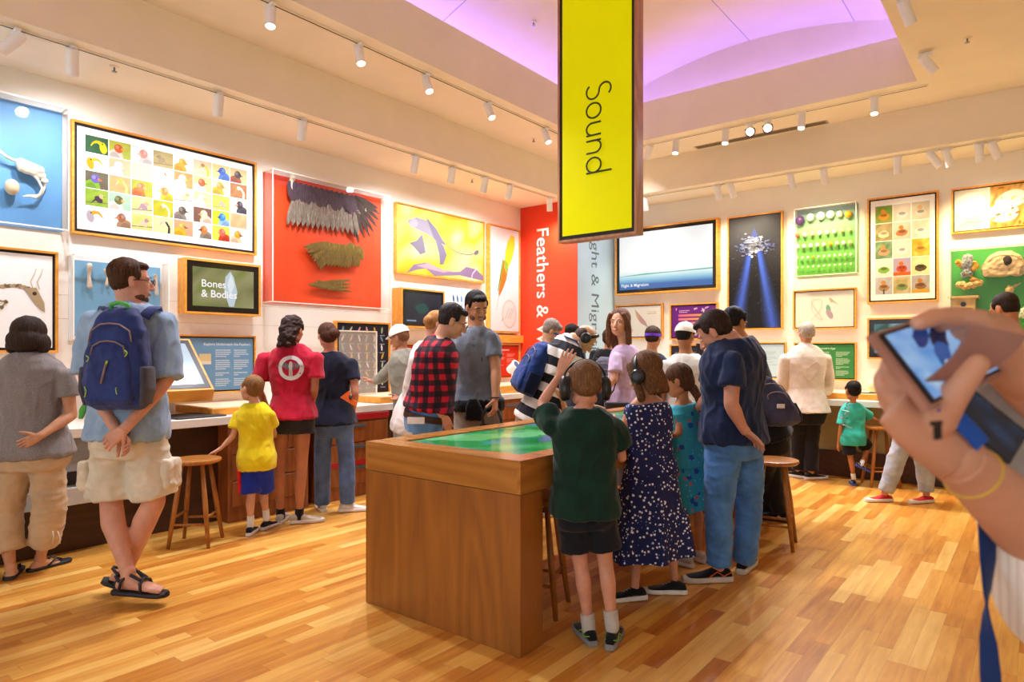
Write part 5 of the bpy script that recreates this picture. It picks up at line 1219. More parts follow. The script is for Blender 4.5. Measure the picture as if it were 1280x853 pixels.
def shoe(root, M, an, d, k, up, sole='#e8e6e2', top='#1c1c1e', lace='#dcdad6', ground=None, U=UPV, kind='sneaker', accent=None):
    k = k*1.02
    d = nrm(d); U = V(U); s = d.cross(U).normalized(); L = .285*k; z0 = an-U*(up) if ground is None else V((an.x, an.y, ground)); h = z0-d*(.27*L)
    prof = [(0.0, .020, .040), (.04, .029, .066), (.14, .033, .078), (.30, .034, .084), (.42, .036, .070), (.58, .041, .052), (.75, .043, .042), (.90, .037, .034), (.99, .018, .022)]
    if kind == 'low': prof = [(x, a, b*.8) for x, a, b in prof]
    g = G(); b0 = .022*k; g.loft([(h+d*(x*L)+U*(b0+(t_*1.08*k-b0)/2), s, U, a*k, (t_*1.08*k-b0)/2, (t_*1.08*k-b0)/2) for x, a, t_ in prof], 20, 2.3)
    o = organic('shoe', [g], cloth(top, var=.12), root, M, .005, 3)
    g = G(); g.loft([(h+d*(x*L)+U*(.016*k), s, U, (a+.005)*k, .018*k, .016*k) for x, a, t_ in [(-.015, .018, 0)]+prof[1:-1]+[(1.01, .020, 0)]], 20, 5)
    q = g.build('sole', plain(sole, .6), o, M=M); sharp(q, 50)
    if lace:
        g = G()
        for i in range(4):
            x = .40+.07*i; zt = (.076-.0085*i)*k; c = h+d*(x*L)+U*zt
            g.tube([c-s*(.020*k)-U*(.006*k), c+U*(.002*k), c+s*(.020*k)+d*(.012*k)-U*(.006*k)], .0022*k, 6)
        g.build('laces', plain(lace, .7), o, M=M)
    if accent:
        g = G()
        for sg in (-1, 1): g.tube([h+d*(.02*L)+s*(sg*.024*k)+U*(.060*k), h+d*(.2*L)+s*(sg*.037*k)+U*(.040*k), h+d*(.34*L)+s*(sg*.038*k)+U*(.066*k), h+d*(.52*L)+s*(sg*.043*k)+U*(.034*k)], .0032*k, 6)
        g.build('stripe', plain(accent, .5), o, smooth=True, M=M)
    return o
def foldf(amp=.006, f=(8, 8, 4), f2=24, seed=0):
    o = V((seed*3.1, seed*1.7, seed*.9))
    def g(p, n):
        q = V((p.x*f[0], p.y*f[1], p.z*f[2]))+o
        a = noise.noise(q); b = noise.noise(V((p.x*f2, p.y*f2, p.z*f2*.35))+o)
        r_ = 1-abs(a)*2.6; c_ = 1-abs(noise.noise(V((p.x*f[0]*1.9+p.z*5, p.y*f[1]*1.9-p.z*4, p.z*f[2]*2.2))-o))*3
        return amp*(r_*.85+max(0, c_)*.75-.3)+amp*.3*b
    return g
class Person:
    def __init__(s, label, t, px, H, phi, sex='m', build=1.0, hd=None, J=None, head=None, hphi=None, tilt=0, roll=0, neck=None, pelvis=None, sphi=None, skinc='#d9a384', base=None, vox=.009, arms=True, gy=None, uparm=None):
        s.t, s.H, s.k = t, H, H/1.75; s.label = label
        s.F = ydir(phi); s.S = s.F.cross(UPV); s.b = build; s.sex = sex; s.vox = vox
        B = base or P(px, 500, t); B = V((B.x, B.y, 0)); s.B = B
        s.root = thing('person', label, 'person', tuple(B), math.atan2(-s.F.x, s.F.y)); s.M = Minv(s.root)
        J = dict(J or {}); q = lambda v: P(v[0], v[1], t+(v[2] if len(v) > 2 else 0)) if not isinstance(v, Vector) else v
        j = s.J = {}
        L = lambda a, f, z: B+s.S*(a*H)+s.F*(f*H)+UPV*(z*H)
        pc = q(pelvis) if pelvis else L(0, 0, .52); nk = q(neck) if neck else pc+(L(0, -.012, .85)-L(0, 0, .52))
        j['pelvis'], j['neck'] = pc, nk
        s.up = (nk-pc).normalized(); sF = ydir(sphi) if sphi is not None else s.F; sS = sF.cross(UPV)
        s.tS = sS; s.tF = s.up.cross(sS).normalized(); s.tS = s.tF.cross(s.up).normalized()
        s.pF = s.up.cross(s.S).normalized(); s.pS = s.pF.cross(s.up).normalized()
        s.Lt = (nk-pc).length
        for sd, sg in (('R', 1), ('L', -1)):
            j['sh'+sd] = q(J['sh'+sd]) if 'sh'+sd in J else nk-s.up*(.035*H)+s.tS*(sg*.094*H*(.96 if sex == 'f' else 1)*(.5+.5*build))
            if 'sh'+sd in J: j['sh'+sd] = j['sh'+sd]-s.up*(.012*H)
            j['el'+sd] = q(J['el'+sd]) if 'el'+sd in J else j['sh'+sd]+s.tS*(sg*.03*H)-UPV*(.18*H)-s.tF*(.01*H)
            j['wr'+sd] = q(J['wr'+sd]) if 'wr'+sd in J else j['el'+sd]+s.tS*(sg*.005*H)-UPV*(.14*H)+s.tF*(.035*H)
            j['hip'+sd] = pc+s.pS*(sg*.05*H)
            j['an'+sd] = q(J['an'+sd]) if 'an'+sd in J else L(sg*.058, -.012, .045)
            if 'kn'+sd in J: j['kn'+sd] = q(J['kn'+sd])
            else: j['kn'+sd] = j['hip'+sd].lerp(j['an'+sd], .5)+s.F*(.018*H)
        s.hd = (hd or H*.13)/.225
        s.C = q(head) if head else nk+s.up*(.055*H+.04*s.hd)+s.F*(.012*H)
        hF = ydir(hphi if hphi is not None else phi); a = math.radians(tilt); hS = hF.cross(UPV)
        s.hF = hF*math.cos(a)-UPV*math.sin(a); s.hU = UPV*math.cos(a)+hF*math.sin(a); s.hS = hS
        if roll:
            r = Quaternion(s.hF, math.radians(roll)); s.hS = r @ s.hS; s.hU = r @ s.hU
        s.skin = skin(skinc); s.hands = {}
    def sec(s, f, c=0.0, wid=1.0):
        H, b = s.H, s.b
        T = [(-.24, .080, .056, .060), (-.05, .100, .064, .076), (.10, .097, .066, .066), (.33, .084, .062, .054), (.60, .096, .068, .060), (.80, .104, .062, .060), (.93, .086, .046, .052), (1.02, .046, .034, .038)]
        if s.sex == 'f': T = [(-.24, .082, .056, .062), (-.05, .104, .064, .082), (.10, .094, .062, .066), (.33, .075, .056, .050), (.60, .086, .070, .055), (.80, .094, .056, .055), (.93, .080, .042, .048), (1.02, .040, .030, .034)]
        if s.sex == 'c': T = [(-.24, .080, .058, .060), (-.05, .092, .062, .072), (.10, .088, .066, .060), (.33, .082, .064, .052), (.60, .090, .062, .056), (.80, .096, .056, .054), (.93, .078, .042, .046), (1.02, .040, .032, .034)]
        for i in range(len(T)-1):
            if f <= T[i+1][0] or i == len(T)-2:
                u = (f-T[i][0])/(T[i+1][0]-T[i][0]); v = [T[i][m]+(T[i+1][m]-T[i][m])*u for m in (1, 2, 3)]; break
        w = max(0, min(1, f)); S = s.pS.lerp(s.tS, w).normalized(); F = s.up.cross(S).normalized(); bb = b if f < .85 else (1+b)/2
        return (s.J['pelvis']+s.up*(s.Lt*f), S, F, v[0]*H*bb*wid+c, v[1]*H*bb+c, v[2]*H*(bb if bb < 1 else 1+(bb-1)*.5)+c)
    def body(s, hands=True, feet=False, hand_kw=None, male=None):
        H, k, j = s.H, s.k, s.J; g = G()
        g.loft([s.sec(f, -.012) for f in (-.15, -.12, -.05, .1, .33, .5, .6, .8, .93, 1.02)], 24)
        nr = (.034 if s.sex == 'm' else .028 if s.sex == 'f' else .028)*H
        base = j['neck']-s.up*(.03*H); top = s.C-s.hU*(.045*s.hd)-s.hF*(.018*s.hd); g.chain([base, j['neck'].lerp(top, .4), top], [nr*1.25, nr, nr*1.02], 14)
        tk = 1.0 if s.sex == 'm' else (.86 if s.sex == 'f' else .84); tk *= (.6+.4*s.b); s.tk = tk
        for sd, sg in (('R', 1), ('L', -1)):
            a, b, c = j['sh'+sd], j['el'+sd], j['wr'+sd]
            g.chain([a, a.lerp(b, .35), a.lerp(b, .75), b, b.lerp(c, .25), b.lerp(c, .7), c], [.025*H*tk, .0275*H*tk, .0235*H*tk, .0225*H*tk, .0235*H*tk, .0175*H*tk, .0145*H*tk], 14)
            h, kn, an = j['hip'+sd], j['kn'+sd], j['an'+sd]; back = -s.pF
            leg = (an-kn).normalized(); bk = (back-leg*back.dot(leg)).normalized()
            g.chain([h, h.lerp(kn, .45), kn.lerp(h, .12), kn, kn.lerp(an, .28)+bk*(.010*H), kn.lerp(an, .55)+bk*(.005*H), an.lerp(kn, .12), an], [.050*H*tk, .044*H*tk, .034*H*tk, .0315*H*tk, .0335*H*tk, .027*H*tk, .0195*H*tk, .021*H*tk], 16)
        parts = [(g, s.vox, 4)]
        hg = G(); head_geo(hg, s.C, s.hS, s.hF, s.hU, s.hd); g2 = G(); hg.chain([j['neck'].lerp(top, .4), top], [nr*.98, nr], 14); parts.append((hg, .0048 if s.t < 7 else .006, 2))
        if hands:
            for sd, sg in (('R', 1), ('L', -1)):
                kw = dict(d=(j['wr'+sd]-j['el'+sd]), n=-s.tS*sg, th=s.tF, curl=.45, k=.92*(H/1.75 if s.sex != 'c' else H/1.75*1.02)*(1 if s.sex == 'm' else .92 if s.sex == 'f' else 1.05))
                kw.update((hand_kw or {}).get(sd, {}))
                if kw.pop('skip', False): continue
                hgx = G(); hand(hgx, j['wr'+sd]+nrm(kw['d'])*(.012*k), **kw); hgx.cone(j['wr'+sd].lerp(j['el'+sd], .10), j['wr'+sd]+nrm(kw['d'])*(.02*k), .0155*H*tk, .0155*H*tk); parts.append((hgx, .0036 if s.t < 5 else .0045, 1))
        if feet:
            for sd, sg in (('R', 1), ('L', -1)):
                an = j['an'+sd]; d = feet.get(sd, s.F) if isinstance(feet, dict) else nrm(s.F+s.S*(.15*sg)); U = feet.get('U'+sd, UPV) if isinstance(feet, dict) else UPV
                s.foot(parts, an, d, U)
        o = organic('body', parts, s.skin, s.root, s.M); return o
    def foot(s, parts, an, d, U=UPV):
        k = s.k; d = nrm(d); q = d.cross(U).normalized(); fg = G(); z = an-U*(.062*k)
        fg.loft([(z+d*(x*k)+U*(h*k/2), q, U, a*k, h*k/2, h*k/2) for x, a, h in ((-.062, .020, .04), (-.045, .030, .062), (0, .033, .085), (.045, .035, .066), (.09, .041, .044), (.13, .044, .030), (.155, .040, .022))], 18, 2.2)
        fg.chain([an+U*(.03*k), an-U*(.01*k)], [.033*k, .034*k], 12)
        for i, (o_, l_, r_) in enumerate(((.026, .036, .0125), (.010, .032, .0095), (-.005, .028, .009), (-.019, .022, .0085), (-.031, .014, .008))):
            sgn = 1
            fg.chain([z+d*(.145*k)+q*(o_*k*sgn)+U*(.012*k), z+d*((.150+l_)*k)+q*(o_*k*sgn)+U*(.010*k)], [r_*k*1.05, r_*k], 8)
        parts.append((fg, .0045, 2))
    def face(s, **kw): face_parts(s.root, s.M, s.C, s.hS, s.hF, s.hU, s.hd, **kw)
    def hair(s, style, mat, extra=None): s.hairo = hair(s.root, s.M, s.C, s.hS, s.hF, s.hU, s.hd, style, mat, extra, .0055 if s.t < 6.5 else .007); return s.hairo
    def top(s, mat, c=.02, hem=-.18, flare=.01, sleeve=.5, sc=.018, name='shirt', seed=1, amp=.006, collar=None, roll=False, neckf=1.0, fvox=None, sleeve_flare=1.12, sl=None, puff=1.0):
        g = G(); fs = [hem, hem*.5 if hem < 0 else hem, .05, .2, .33, .47, .6, .72, .82, .91, .97, neckf]
        fs = [f for f in fs if hem <= f <= neckf]
        secs = []
        for f in fs:
            cc = c+(flare*max(0, (.45-f)/(.45-hem)) if f < .45 else 0); cc = max(cc, .034) if f < .12 else cc; cc = cc if f < .8 else c*(1-(f-.8)/.22*.65)
            secs.append(s.sec(f, cc))
        g.loft(secs, 30, 2.4); H, j, tk = s.H, s.J, getattr(s, 'tk', 1)
        for sd in 'RL':
            f_ = (sl or {}).get(sd, sleeve)
            if not f_: continue
            a, b, w = j['sh'+sd], j['el'+sd], j['wr'+sd]; r0, r1 = .024*H*tk+sc*.75, .025*H*tk+sc*.95
            inner = a.lerp(j['neck']-s.up*(.07*H), .35)
            g.chain([inner, a], [r0*1.02, r0], 14)
            if f_ <= 1: e = a.lerp(b, f_); g.chain([a, e], [r0, r1*sleeve_flare], 16, endflat=True)
            else: e = b.lerp(w, f_-1); g.chain([a, a.lerp(b, .5), b, e], [r0, r1, (.0235*H*tk+sc), (.0225*H*tk if f_ < 1.6 else .017*H*tk)+sc*(.8 if not roll else 1.1)], 16, endflat=True)
            if roll: d = (e-(a if f_ <= 1 else b)).normalized(); g.cone(e-d*.05*s.k, e+d*.004, (.024*H*tk+sc)*1.08, (.024*H*tk+sc)*1.12, 16)
        if collar: g.chain([j['neck']-s.up*.03*H, j['neck']+s.up*.006*H], [.055*H*(.8+.2*s.b), .040*H], 18, endflat=True)
        s.topo = organic(name, [g], mat, s.root, s.M, fvox or s.vox, 9, foldf(amp, seed=seed)); return s.topo
    def pants(s, mat, end=.97, c=.014, r_end=None, name='trousers', seed=2, amp=.006, waist=.12, r_knee=None, wid=1.0):
        g = G(); H, j, tk = s.H, s.J, getattr(s, 'tk', 1); g.loft([s.sec(f, c*q_, wid) for f, q_ in ((-.22, .8), (-.12, .8), (-.05, .5), (.05, .25), (waist, .15))], 28)
        for sd in 'RL':
            h, kn, an = j['hip'+sd], j['kn'+sd], j['an'+sd]; rk = (r_knee or .036*H*tk+c); re = r_end or .026*H*tk+c; pts = [h]; rs = [.045*H*tk+c*.9]
            tot = end
            if tot <= .5: u = tot*2; pts += [h.lerp(kn, u*.5), h.lerp(kn, u)]; rs += [.046*H*tk+c*1.1, r_end or (.046*H*tk+c*1.5)]
            else: pts += [h.lerp(kn, .5), kn, kn.lerp(an, (tot-.5))-s.F*.004, kn.lerp(an, (tot-.5)*2)]; rs += [.043*H*tk+c*1.1, rk, (rk+re)/2, re]
            g.chain(pts, rs, 20, endflat=True)
        s.panto = organic(name, [g], mat, s.root, s.M, s.vox, 7, foldf(amp*.7, (5, 5, 7), 22, seed)); return s.panto
    def shoes(s, dirs=None, U=None, ups=None, **kw):
        for sd, sg in (('R', 1), ('L', -1)):
            d = (dirs or {}).get(sd) or nrm(s.F+s.S*(.18*sg)); an = s.J['an'+sd]
            lifted = (U or {}).get(sd)
            shoe(s.root, s.M, an, d, s.k*(1.0 if s.sex != 'c' else 1.04)*(.94 if s.sex == 'f' else 1), .045*s.H+.0, ground=None if lifted or (ups or {}).get(sd) else 0.002, U=lifted or UPV, **kw)
    def skirt(s, mat, f0, z_end, r_end, name='dress_skirt', waves=9, wamp=.018, ruffle=None, seed=3, lean=None):
        secs = []; c0, S, F, a, bf, bb = s.sec(f0, .012); n = 14; rings = []; seg = 56; end = V((s.B.x, s.B.y, z_end)) if lean is None else V((lean.x, lean.y, z_end))
        rnd = random.Random(seed); ph = rnd.uniform(0, 6)
        for i in range(n+1):
            u = i/n; c = c0.lerp(end, u); A = a+(r_end*1.05-a)*(u**.8); Bq = (bf+bb)/2+(r_end*.85-(bf+bb)/2)*(u**.8); ring = []
            if ruffle and u > ruffle: A += .02; Bq += .02
            for q in range(seg):
                th = 2*PI*q/seg; w_ = wamp*u*(math.sin(waves*th+ph)+.5*math.sin((waves*2+1)*th+ph*2))*(1.7 if ruffle and u > ruffle else 1)
                ring.append(c+S*((A+w_)*math.cos(th))+F*((Bq+w_)*math.sin(th)))
            rings.append(ring)
        inner = [[p.lerp(sum(r, V((0, 0, 0)))/seg, .03) for p in r] for r in rings][::-1]
        g = G(); g.rings(rings+inner, cap=False); g.rings([rings[0], [p.lerp(c0, .98) for p in rings[0]]], cap=True)
        o = g.build(name, mat, s.root, M=s.M); sharp(o, 75); return o
def project(artg, obj, M, d, mat, name, parent, root, off=.003):
    """lay printed polygons onto a garment's surface along direction d"""
    from mathutils.bvhtree import BVHTree
    me = obj.data; bv = BVHTree.FromPolygons([v.co for v in me.vertices], [list(p.vertices) for p in me.polygons])
    R = M.to_3x3(); dl = (R @ V(d)).normalized(); g = artg; last = None
    for i, v in enumerate(g.v):
        p = M @ v; hit = bv.ray_cast(p-dl*.25, dl, .8)
        if hit[0] is not None: extra = (v-artg_o).dot(artg_n) if False else 0; p = hit[0]-dl*off
        g.v[i] = M.inverted() @ p
    return g.build(name, mat, parent, M=M)
def headphones(C, S, F, U, k, label, back=-.01, cup='#17191c', band=.0, tiltf=0.0, cs=1.0):
    ctr = C+F*(back*k); t = thing('headphones', label, 'headphones', tuple(C-U*(.03*k))); M = Minv(t)
    bu = nrm(U+F*tiltf); R_ = .101*k
    pts = [ctr+S*(R_*math.cos(a))+bu*(R_*1.12*math.sin(a)+.004*k) for a in [PI*i/18 for i in range(19)]]
    g = G(); g.loft([(p, nrm(F-bu*F.dot(bu)), nrm(p-ctr) if (p-ctr).length > 0 else U, .013*k, .005*k, .005*k) for p in pts], 12, 3); sharp(g.build('headband', plain(cup, .35), t, M=M), 60)
    for s_ in (1, -1):
        c = ctr+S*(s_*.092*k)-bu*(.014*k); ax = (nrm(F)*(1+(cs-1)*.5), U*cs, S*s_)
        g = G(); g.lathe(c, [(.030*k, -.012*k), (.040*k, -.008*k), (.043*k, .004*k), (.040*k, .016*k), (.028*k, .024*k), (.02*k, .024*k)], 24, ax=ax); o = g.build('ear_cup', plain(cup, .3), t, M=M); sharp(o, 50)
        g = G(); g.lathe(c-S*(s_*.012*k), [(.026*k, -.004*k), (.038*k, -.006*k), (.040*k, .002*k), (.036*k, .008*k)], 24, ax=ax); sharp(g.build('ear_pad', plain('#26272b', .7), o, M=M), 50)
        g = G(); g.lathe(c+S*(s_*.0245*k), [(.017*k, 0), (.016*k, .0015*k)], 20, ax=ax); g.build('badge', plain('#3f4a55', .25), o, M=M)
    return t
def backpack(root_pos, S, F, U, w, h, dth, mat, mat2, label, group=None, trim=None, green=None, straps=None):
    """F points away from the wearer's back (outwards)"""
    t = thing('backpack', label, 'backpack', tuple(root_pos-U*(h/2))); M = Minv(t); c = V(root_pos)
    at = lambda a, f, u: c+S*(a*w)+F*(f*dth)+U*(u*h)
    g = G(); g.loft([(at(0, .40, -.5), S, F, .36*w, .30*dth, .36*dth), (at(0, .42, -.46), S, F, .46*w, .42*dth, .42*dth), (at(0, .45, -.25), S, F, .5*w, .5*dth, .45*dth), (at(0, .44, 0), S, F, .48*w, .46*dth, .44*dth), (at(0, .40, .25), S, F, .42*w, .38*dth, .40*dth), (at(0, .34, .42), S, F, .33*w, .26*dth, .34*dth), (at(0, .28, .5), S, F, .2*w, .12*dth, .25*dth)], 30, 2.8)
    o = organic('main_compartment', [g], mat, t, M, .008, 3, foldf(.006, (9, 9, 6), 22, 5))
    g = G(); g.loft([(at(0, .78, -.46), S, F, .30*w, .10*dth, .2*dth), (at(0, .86, -.40), S, F, .36*w, .16*dth, .2*dth), (at(0, .86, -.15), S, F, .36*w, .16*dth, .2*dth), (at(0, .76, .12), S, F, .30*w, .12*dth, .2*dth), (at(0, .70, .2), S, F, .22*w, .06*dth, .15*dth)], 26, 2.8)
    organic('front_pocket', [g], mat, t, M, .007, 2, foldf(.004, (12, 12, 8), 25, 6))
    for s_ in (-1, 1):
        g = G(); g.loft([(at(s_*.44, .45, -.46), S, F, .06*w, .26*dth, .26*dth), (at(s_*.49, .45, -.3), S, F, .07*w, .34*dth, .3*dth), (at(s_*.48, .45, -.08), S, F, .06*w, .32*dth, .28*dth)], 18, 2.5); organic('side_pocket', [g], mat2, t, M, .007, 2)
    tr = plain(trim or '#6b5d63', .5)
    arch = lambda f0, u0, u1, ww: [at(-ww, f0, u0), at(-ww*.9, f0, u0+(u1-u0)*.6), at(-ww*.45, f0+.02, u1-.01), at(0, f0+.03, u1), at(ww*.45, f0+.02, u1-.01), at(ww*.9, f0, u0+(u1-u0)*.6), at(ww, f0, u0)]
    g = G(); g.tube(arch(.80, .16, .34, .34), .0045, 6); g.build('zip', tr, t, smooth=True, M=M)
    g = G(); g.tube(arch(.89, .04, .17, .27), .0045, 6); g.build('zip', tr, t, smooth=True, M=M)
    if green:
        gm = plain(green, .5)
        g = G(); g.tube([at(-.15, .3, .46), at(-.13, .4, .53), at(0, .42, .555), at(.13, .4, .53), at(.15, .3, .46)], .011, 8); g.build('handle', gm, t, smooth=True, M=M)
        lm = plain('#a8d84a', .5)
        for a_, u_, sx, sy in ((-.30, .0, .05, .03), (.30, .05, .05, .03), (-.33, -.32, .04, .05), (.2, -.3, -.03, .05)):
            g = G(); g.tube([at(a_, .99, u_+sy), at(a_+sx, 1.02, u_+sy*.2), at(a_+sx*.6, 1.02, u_-sy*.7), at(a_, .99, u_-sy)], .0028, 6); g.build('cord_loop', lm, t, smooth=True, M=M)
        g = G(); g.tube([at(0.03, 1.0, -.02), at(0.0, 1.03, -.10)], .006, 6); g.build('zip_pull', lm, t, smooth=True, M=M)
        g = G(); g.tube([at(0.02, 1.03, -.05), at(-.05, 1.04, -.24)], .0065, 6); g.build('zip', tr, t, smooth=True, M=M)
    for pts in (straps or []):
        g = G(); n = len(pts); fr = []
        for i, p in enumerate(pts):
            d = (V(pts[min(i+1, n-1)][0])-V(pts[max(i-1, 0)][0])).normalized(); nn = V(p[1]).normalized(); fr.append((V(p[0]), d.cross(nn).normalized(), nn, p[2], .006, .006))
        g.loft(fr, 12, 3.5); o = g.build('strap', mat, t, M=M); sharp(o, 60)
    return t
# patterned fabrics
def plaid():
    m, nt, b = newmat('red_black_plaid'); v = mapping(nt); sp = N(nt, 'ShaderNodeSeparateXYZ'); nt.links.new(v, sp.inputs[0])
    k = 2*PI/.075
    yy = mth(nt, 'ADD', sp.outputs[1], mth(nt, 'MULTIPLY', sp.outputs[0], .6))
    a = mth(nt, 'GREATER_THAN', mth(nt, 'SINE', mth(nt, 'MULTIPLY', yy, k)), 0.0); c = mth(nt, 'GREATER_THAN', mth(nt, 'SINE', mth(nt, 'MULTIPLY', sp.outputs[2], k)), 0.0)
    f = mth(nt, 'MULTIPLY', mth(nt, 'ADD', a, c), .5); nt.links.new(ramp(nt, f, [(0.0, '#c2122f'), (0.5, '#4a0d22'), (1.0, '#10101c')]), b.inputs['Base Color']); b.inputs['Roughness'].default_value = .9
    bump(nt, b, noisetex(nt, v, 30), .4, .006); return m
def stripes(ax, per=.15, c1='#e9e6e0', c2='#15161f'):
    m, nt, b = newmat('striped_knit'); v = mapping(nt); d = N(nt, 'ShaderNodeVectorMath', operation='DOT_PRODUCT'); nt.links.new(v, d.inputs[0]); d.inputs[1].default_value = ax
    f = mth(nt, 'GREATER_THAN', mth(nt, 'SINE', mth(nt, 'MULTIPLY', mth(nt, 'ADD', d.outputs['Value'], mth(nt, 'MULTIPLY', noisetex(nt, v, 4), .03)), 2*PI/per)), 0.0)
    nt.links.new(mixc(nt, f, c1, c2), b.inputs['Base Color']); b.inputs['Roughness'].default_value = .9; bump(nt, b, noisetex(nt, v, 30), .4, .006); return m
def floral(name, base, cols, sc, thr=.33):
    m, nt, b = newmat(name); v = mapping(nt); col = lin(base) and base; cur = None
    for i, (c, s_, th_) in enumerate(cols):
        vo = N(nt, 'ShaderNodeTexVoronoi'); vo.inputs['Scale'].default_value = s_; vo.inputs['Randomness'].default_value = .9
        ad = N(nt, 'ShaderNodeVectorMath', operation='ADD'); ad.inputs[1].default_value = (i*1.7, i*2.3, i*.9); nt.links.new(v, ad.inputs[0]); nt.links.new(ad.outputs[0], vo.inputs['Vector'])
        ds = mth(nt, 'ADD', vo.outputs['Distance'], mth(nt, 'MULTIPLY', noisetex(nt, v, 90, 1), .22))
        f = mth(nt, 'LESS_THAN', ds, th_); cur = mixc(nt, f, cur if cur is not None else base, c)
    nt.links.new(cur, b.inputs['Base Color']); b.inputs['Roughness'].default_value = .85; bump(nt, b, noisetex(nt, v, 26), .4, .008); return m
def denim(c='#5f80a8'): return cloth(c, shade(c, 1.25), var=.2, heather=.25)
# ================================================================== PEOPLE
# 1 grey T-shirt woman, far left
p = Person('woman seen from behind in a grey T-shirt and beige cropped trousers, far left', 4.02, 42, 1.60, 0, 'f', 1.22, hd=.225, skinc='#c98f6a',
    pelvis=(40, 560), neck=(36, 441), head=(37, 421), hphi=-8, tilt=14,
    J=dict(shR=(82, 466), shL=(-12, 466), elR=(89, 519, .02), wrR=(51, 545, -.18), elL=(-14, 520), wrL=(-8, 560, .2), anR=(50, 702, .1), anL=(14, 714, -.05), knR=(63, 636, .05), knL=(6, 640)))
p.body(feet=dict(R=ydir(25), L=ydir(-25)), hand_kw=dict(R=dict(d=V(P(30, 555, 4.0)-P(51, 545, 4.0)), n=P(30, 540, 3.5)-P(30, 545, 4.0), th=UPV, curl=.6)))
p.top(cloth('#77706e', heather=.5), c=.022, hem=-.10, flare=.0, sleeve=.52, name='t_shirt', amp=.007, fvox=.008)
p.pants(cloth('#c2a684', var=.06), end=.83, c=.026, r_end=.080, r_knee=.090, amp=.011, waist=.1)
p.hair('bob', hairm('#33231a', '#5a4130'))
for sd in 'RL':
    an = p.J['an'+sd]; d = ydir(25 if sd == 'R' else -25); q = d.cross(UPV); z = V((an.x, an.y, 0)); k = p.k
    g = G(); g.loft([(z+d*(x*k)+UPV*.011, q, UPV, a*k, .011, .0105) for x, a in ((-.078, .022), (-.06, .036), (0, .038), (.08, .042), (.14, .048), (.18, .042), (.2, .024))], 20, 4); o = g.build('flip_flop', plain('#1d1a1b', .6), p.root, M=p.M); sharp(o, 50)
    g = G(); 
    for s_ in (-1, 1): g.tube([z+d*(.14*k)+UPV*.03, z+d*(.09*k)+q*(s_*.03*k)+UPV*.052, z+d*(.03*k)+q*(s_*.04*k)+UPV*.02], .006, 6)
    g.build('strap', plain('#151214', .5), o, smooth=True, M=p.M)
g = G()
for q in (0, 6): g.tube([P(66+q, 664, 3.94), P(67+q*1.3, 672, 3.93), P(66+q*1.5, 680, 3.93)], .003, 6)
g.build('drawstring', plain('#d8c4a4', .8), p.root, smooth=True, M=p.M)
# 2 man with the backpack
T2 = 3.72
p = Person('tall man from behind in a light blue shirt and cream cargo shorts', T2, 162, 1.86, 4, 'm', 1.0, hd=.245, skinc='#d49a80',
    pelvis=(160, 536), neck=(163, 381), head=(164, 352), hphi=52, tilt=2,
    J=dict(shR=(206, 400), shL=(118, 400), elR=(208, 474, -.06), wrR=(158, 535, -.24), elL=(108, 470, -.06), wrL=(146, 540, -.20), knR=(193, 627, .02), anR=(157, 716, .0), knL=(139, 629, .02), anL=(161, 722, -.16)))
nB = -FW
fR, fL = nrm(RT+FW*.25-UPV*.35), nrm(RT*.9-FW*.1+UPV*.06)
p.body(feet=dict(R=nrm(RT*.8+FW*.3-UPV*.42), UR=nrm(UPV+RT*.4), L=nrm(RT*.95-FW*.15-UPV*.0), UL=UPV), hand_kw=dict(
    R=dict(d=P(130, 556, 3.45)-P(158, 535, 3.48), n=FW, th=-UPV+RT*.3, curl=.55, k=.96), L=dict(d=P(160, 556, 3.5)-P(146, 540, 3.52), n=-FW*.6-UPV*.4, th=-RT+UPV*.6, curl=.75, k=.96)))
blue = cloth('#86a2cf', '#9db6dc', var=.07, heather=.25)
p.top(blue, c=.03, hem=-.08, flare=.0, sleeve=.98, sc=.032, name='shirt', collar=True, roll=True, amp=.009, fvox=.0075, seed=4, neckf=1.0)
p.pants(cloth('#d6cab0', '#e4dac4', var=.06), end=.46, c=.022, r_end=.126, amp=.014, name='cargo_shorts', waist=.08)
for sg, (x, y, dt) in ((1, (213, 590, .02)), (-1, (112, 592, .02))):
    g = G(); c = P(x, y, T2+dt); g.loft([(c+UPV*z, RT, FW, a, b_, b_) for z, a, b_ in ((-.09, .026, .06), (-.07, .036, .078), (.05, .034, .078), (.075, .026, .07))], 20, 3.5); o = organic('cargo_pocket', [g], cloth('#d6cab0', '#e4dac4', var=.06), p.root, p.M, .008, 2, foldf(.005, (14, 14, 10), 25, 3))
g = G(); g.loft([(p.sec(.085, .034)[0]+p.up*z, p.pS, p.pF, p.sec(.085, .034)[3], p.sec(.085, .034)[4], p.sec(.085, .034)[5]) for z in (-.02, .0)], 30, 2.4); 
p.hair('short', hairm('#4c2e18', '#8a5a30')); p.face(glasses='#1c1512', brow='#5a3a24', lip='#b87868')
g = G(); C, S, F, U, k = p.C, p.hS, p.hF, p.hU, p.hd
g.ell(C+F*.050*k-U*.090*k, (.033*k, .036*k, .020*k), (S, F, U)); [g.ell(C+S*(s_*.036*k)+F*.028*k-U*.078*k, (.02*k, .035*k, .018*k), (S, F, U)) for s_ in (-1, 1)]; organic('beard', [g], hairm('#6a4428', '#8a5c38'), p.root, p.M, .005, 2)
